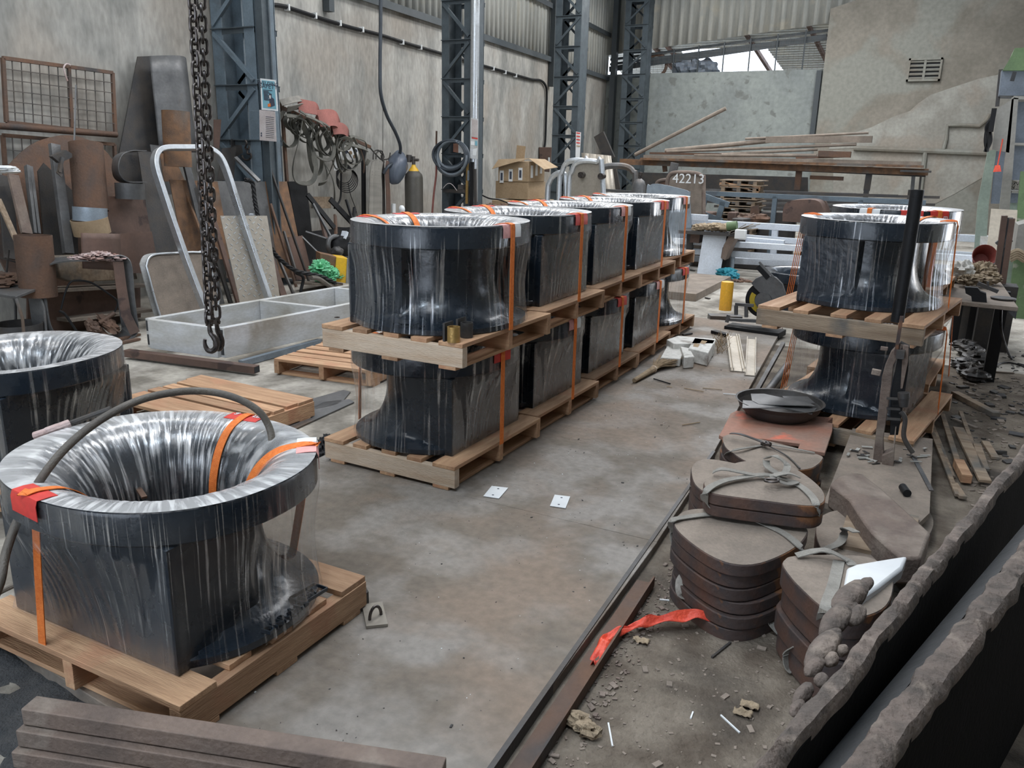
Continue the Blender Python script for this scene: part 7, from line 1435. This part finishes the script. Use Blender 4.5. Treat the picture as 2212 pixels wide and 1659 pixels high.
c = GY(2122, 558, 9.6); mb = MB(); mb.lathe([(.075, -.08), (.11, .10), (.115, .10), (.105, .09), (.07, -.075), (0, -.075)], c, 24, ax=V((.12, -.85, .35)).normalized()); one('red_bucket', mb, m_bucket, 'dull red bucket tipped toward the viewer behind the burlap', 'bucket'); mb = MB(); mb.box((c.x, 9.75, (c.z - .1 + FZ) / 2), (.35, .35, c.z - .1 - FZ)); one('bucket_stand', mb, m_dsteel, 'dark box under the red bucket', 'box')
Ri = YP(9.3)
t = thing('upright_beam', 'grey I-section with brown flanges standing by the workbench', 'steel beam', Ri.at(2165, 620))
mb = MB(); mb.bar(Ri.at(2170, 466), Ri.at(2150, 610), .05, .10, up=V((0, 1, 0))); part(t, 'flange', mb, m_rustbrown); mb = MB(); mb.bar(Ri.at(2186, 472), Ri.at(2166, 612), .05, .10, up=V((0, 1, 0))); part(t, 'flange', mb, m_rustbrown)
mb = MB(); mb.bar(Ri.at(2178, 470), Ri.at(2158, 611), .08, .02, up=V((0, 1, 0))); part(t, 'web', mb, m_gsteel); mb = MB(); mb.bar(Ri.at(2161, 515), Ri.at(2176, 530), .06, .12); part(t, 'stiffener', mb, m_gsteel)
c = Ri.at(2160, 614); mb = MB(); mb.box((c.x, 9.3, (c.z + FZ) / 2), (.3, .3, c.z - FZ)); one('beam_stand', mb, m_dsteel, 'dark block under the upright I-section', 'block')
sheet('plywood_board', YP(12.6), [(2141, 451), (2198, 454), (2190, 575), (2180, pyf(2180, 12.6)), (2118, pyf(2118, 12.6)), (2128, 572)], .02, m_beige, 'bright beige board standing behind the workbench', 'board')
sheet('plastic_sheet', YP(12.9), [(2118, 510), (2160, 512), (2150, pyf(2150, 12.9)), (2108, pyf(2108, 12.9))], .02, m_white_al, 'milky sheet below the bright beige board', 'sheet')
# cabinets
CP = YP(13.4); t = thing('machine_cabinet', 'tall grey open machine cabinet at the right edge', 'cabinet', CP.at(2170, 580))
def cab(nm, pts, d, m, y=13.4, **kw): mb = MB(); mb.prism([YP(y).at(*p) for p in pts], (0, d, 0)); return part(t, nm, mb, m, **kw)
cab('side_panel', ((2153, 236), (2190, 212), (2180, 330), (2143, 322)), .1, m_cab); cab('door_post', ((2186, 210), (2200, 212), (2182, 440), (2172, 600), (2152, 600), (2160, 440)), .12, m_cab)
cab('back_panel', ((2190, 200), (2260, 204), (2250, 600), (2160, 600)), .03, m_palegreen, 14.0); cab('inner_back', ((2196, 212), (2260, 214), (2255, 440), (2180, 438)), .02, m_bluec, 13.9)
for yy in (308, 412): cab('shelf', ((2186, yy), (2260, yy + 2), (2260, yy + 8), (2185, yy + 5)), .5, m_cab)
cab('top_rail', ((2190, 207), (2260, 209), (2260, 216), (2190, 214)), .5, m_cab)
cab('left_panel', ((2134, 326), (2153, 322), (2136, 440), (2126, 600), (2100, 600), (2112, 440)), .15, m_palegreen, 13.7); cab('inner_face', ((2150, 326), (2172, 328), (2160, 440), (2140, 440)), .03, m_bluec, 13.75)
mb = MB(); mb.prism([YP(13.2).at(*p) for p in ((2205, 370), (2260, 372), (2260, 600), (2185, 600))], (0, .1, 0)); part(t, 'front_post', mb, m_greenm)
t = thing('crane_carriage', 'green and blue crane box above the cabinet, cut by the right edge', 'crane box', CP.at(2190, 205))
mb = MB(); mb.prism([YP(13.6).at(*p) for p in ((2164, 152), (2260, 150), (2260, 208), (2158, 206))], (0, .6, 0)); part(t, 'blue_box', mb, m_bluec, label='grey-blue lower box'); mb = MB(); mb.prism([YP(13.5).at(*p) for p in ((2192, 104), (2260, 100), (2260, 152), (2166, 152), (2176, 136), (2186, 118))], (0, .5, 0)); part(t, 'green_box', mb, m_greenm, label='green upper box')
mb = MB(); mb.bar(YP(13.3).at(2192, 155), YP(13.3).at(2186, 175), .05, .04); part(t, 'handle', mb, m_dark_in); mb = MB(); mb.bar(YP(13.9).at(2162, 150), YP(13.9).at(2154, 230), .05, .05); part(t, 'side_bar', mb, m_dsteel)
t = thing('cable_bundle', 'black cable bundle hanging on the cabinet side', 'cable bundle', CP.at(2135, 330))
for k in range(6): Q = spline([YP(13.25).at(2149 - k, 236 + k * 3), YP(13.25).at(2141 - k * 2.2, 275), YP(13.25).at(2134 - k * 1.5 + (k % 2) * 8, 305), YP(13.25).at(2128 + k, 328)], 6); mb = MB(); mb.tube(Q, .02, 6); part(t, 'cable', mb, m_black)
mb = MB(); mb.bar(YP(13.2).at(2148, 234), YP(13.2).at(2140, 285), .06, .05); part(t, 'holder', mb, m_black)
mb = MB(); mb.cyl(YP(13.36).at(2155, 357), YP(13.36).at(2154, 371), .03, .05, n=14); mb.bar(YP(13.36).at(2166, 300), YP(13.36).at(2155, 357), .015, .015); one('red_pendant', mb, m_redcloth, 'small red pendant hanging on the cabinet post', 'pendant')
mb = MB()
for k in range(12): mb.tube(spline([YP(13.5).at(2182 + U(0, 24), 402 + U(-12, 8)) for _ in range(4)], 6), .012, 5)
one('cord_tangle', mb, m_sling, 'tangle of pinkish cord on the cabinet shelf', 'cord')
t = thing('green_machine', 'green machine with a pale hood and rope at the right edge', 'machine', YP(11.6).at(2200, 640)); 
mb = MB(); mb.prism([YP(11.4).at(*p) for p in ((2190, 560), (2260, 560), (2260, 690), (2176, 690))], (0, .8, 0)); part(t, 'body', mb, m_greenm); mb = MB(); mb.prism([YP(11.5).at(*p) for p in ((2176, 560), (2196, 560), (2186, 690), (2168, 690))], (0, .5, 0)); part(t, 'side_post', mb, m_palegreen)
mb = MB(); mb.prism([YP(11.3).at(*p) for p in ((2200, 486), (2230, 478), (2260, 480), (2260, 552), (2190, 548))], (0, .6, 0)); part(t, 'hood', mb, m_cab)
mb = MB()
for k in range(4): mb.tube(spline([YP(11.1).at(*p) for p in ((2182, 548 + k * 5), (2198, 541 + k * 5), (2215, 549 + k * 5), (2235, 546 + k * 4))], 5), .028, 6)
part(t, 'rope', mb, m_burlap)
mb = MB(); mb.tube(spline([GY(2163, 662, 7.0), GY(2164, 720, 7.0), G(2185, 775, FZ + .01), G(2212, 792, FZ + .01), G(2240, 797, FZ + .01)], 8), .010, 6); mb.tube(spline([G(2144, 793, FZ + .01), G(2165, 784, FZ + .01), G(2190, 785, FZ + .01), G(2240, 800, FZ + .01)], 8), .008, 6); one('floor_cable', mb, m_black, 'black cable falling from the workbench and trailing off right', 'cable')
mb = MB()
for k in range(6): mb.blob(G(2085 + (k % 3) * 12, 745 + k * 13, FZ + .05), (.12, .14, .05), .8, 3, 20, 12, k)
one('plastic_bags', mb, m_dsteel, 'grey crumpled bags under the workbench', 'bags', ang=22)
sheet('concrete_strip', Pln(G(2212, 800, FZ + .02), -90, 0), [(0, 0), (1, 0), (1, 1)], .01, m_floor, 'x', 'x') if False else None
# wall conduits on the far right wall
FR = YP(YF - .42)
for k, (pts, r_, lab) in enumerate(((((1845, 320), (2133, 331)), .07, 'horizontal ledge pipe along the far right wall'), (((2038, 323), (2044, 300), (2047, 271), (2080, 270), (2115, 272), (2132, 258), (2138, 246)), .05, 'stepped conduit on the far right wall'), (((1999, 328), (1994, 370), (1988, 420)), .06, 'vertical strip below the ledge pipe'))):
    mb = MB(); mb.tube([FR.at(*p) for p in pts], r_, 8); one('wall_pipe', mb, m_wall_right, lab, 'conduit')
mb = MB(); a = GY(1778, 150, YF - .33); b = GY(1762, 290, YF - .33); mb.bar(V((a.x - .12, YF - .1, a.z)), V((a.x - .12, YF - .1, b.z)), .14, .12, up=V((0, 1, 0))); struct('trim_23', mb, m_girt)
# handwheel and blue tarp on the sill of the opening
mb = MB(); c = GY(1418, 142, YF + .3); mb.tube([c + V((.32 * math.cos(a_), 0, .32 * math.sin(a_))) for a_ in [2 * PI * i / 28 for i in range(28)]], .05, 8, closed=True); one('handwheel', mb, m_rust, 'rusty wheel rim on the sill of the high opening', 'wheel')
mb = MB()
for k in range(3): mb.blob(GY(1480 + k * 22, 148 - (k == 0) * 2, YF + .4) , (.38, .3, .26), .5, 2, 22, 14, k)
one('blue_tarp', mb, m_bluec, 'blue bundle lying on the sill of the high opening', 'tarp', ang=25)
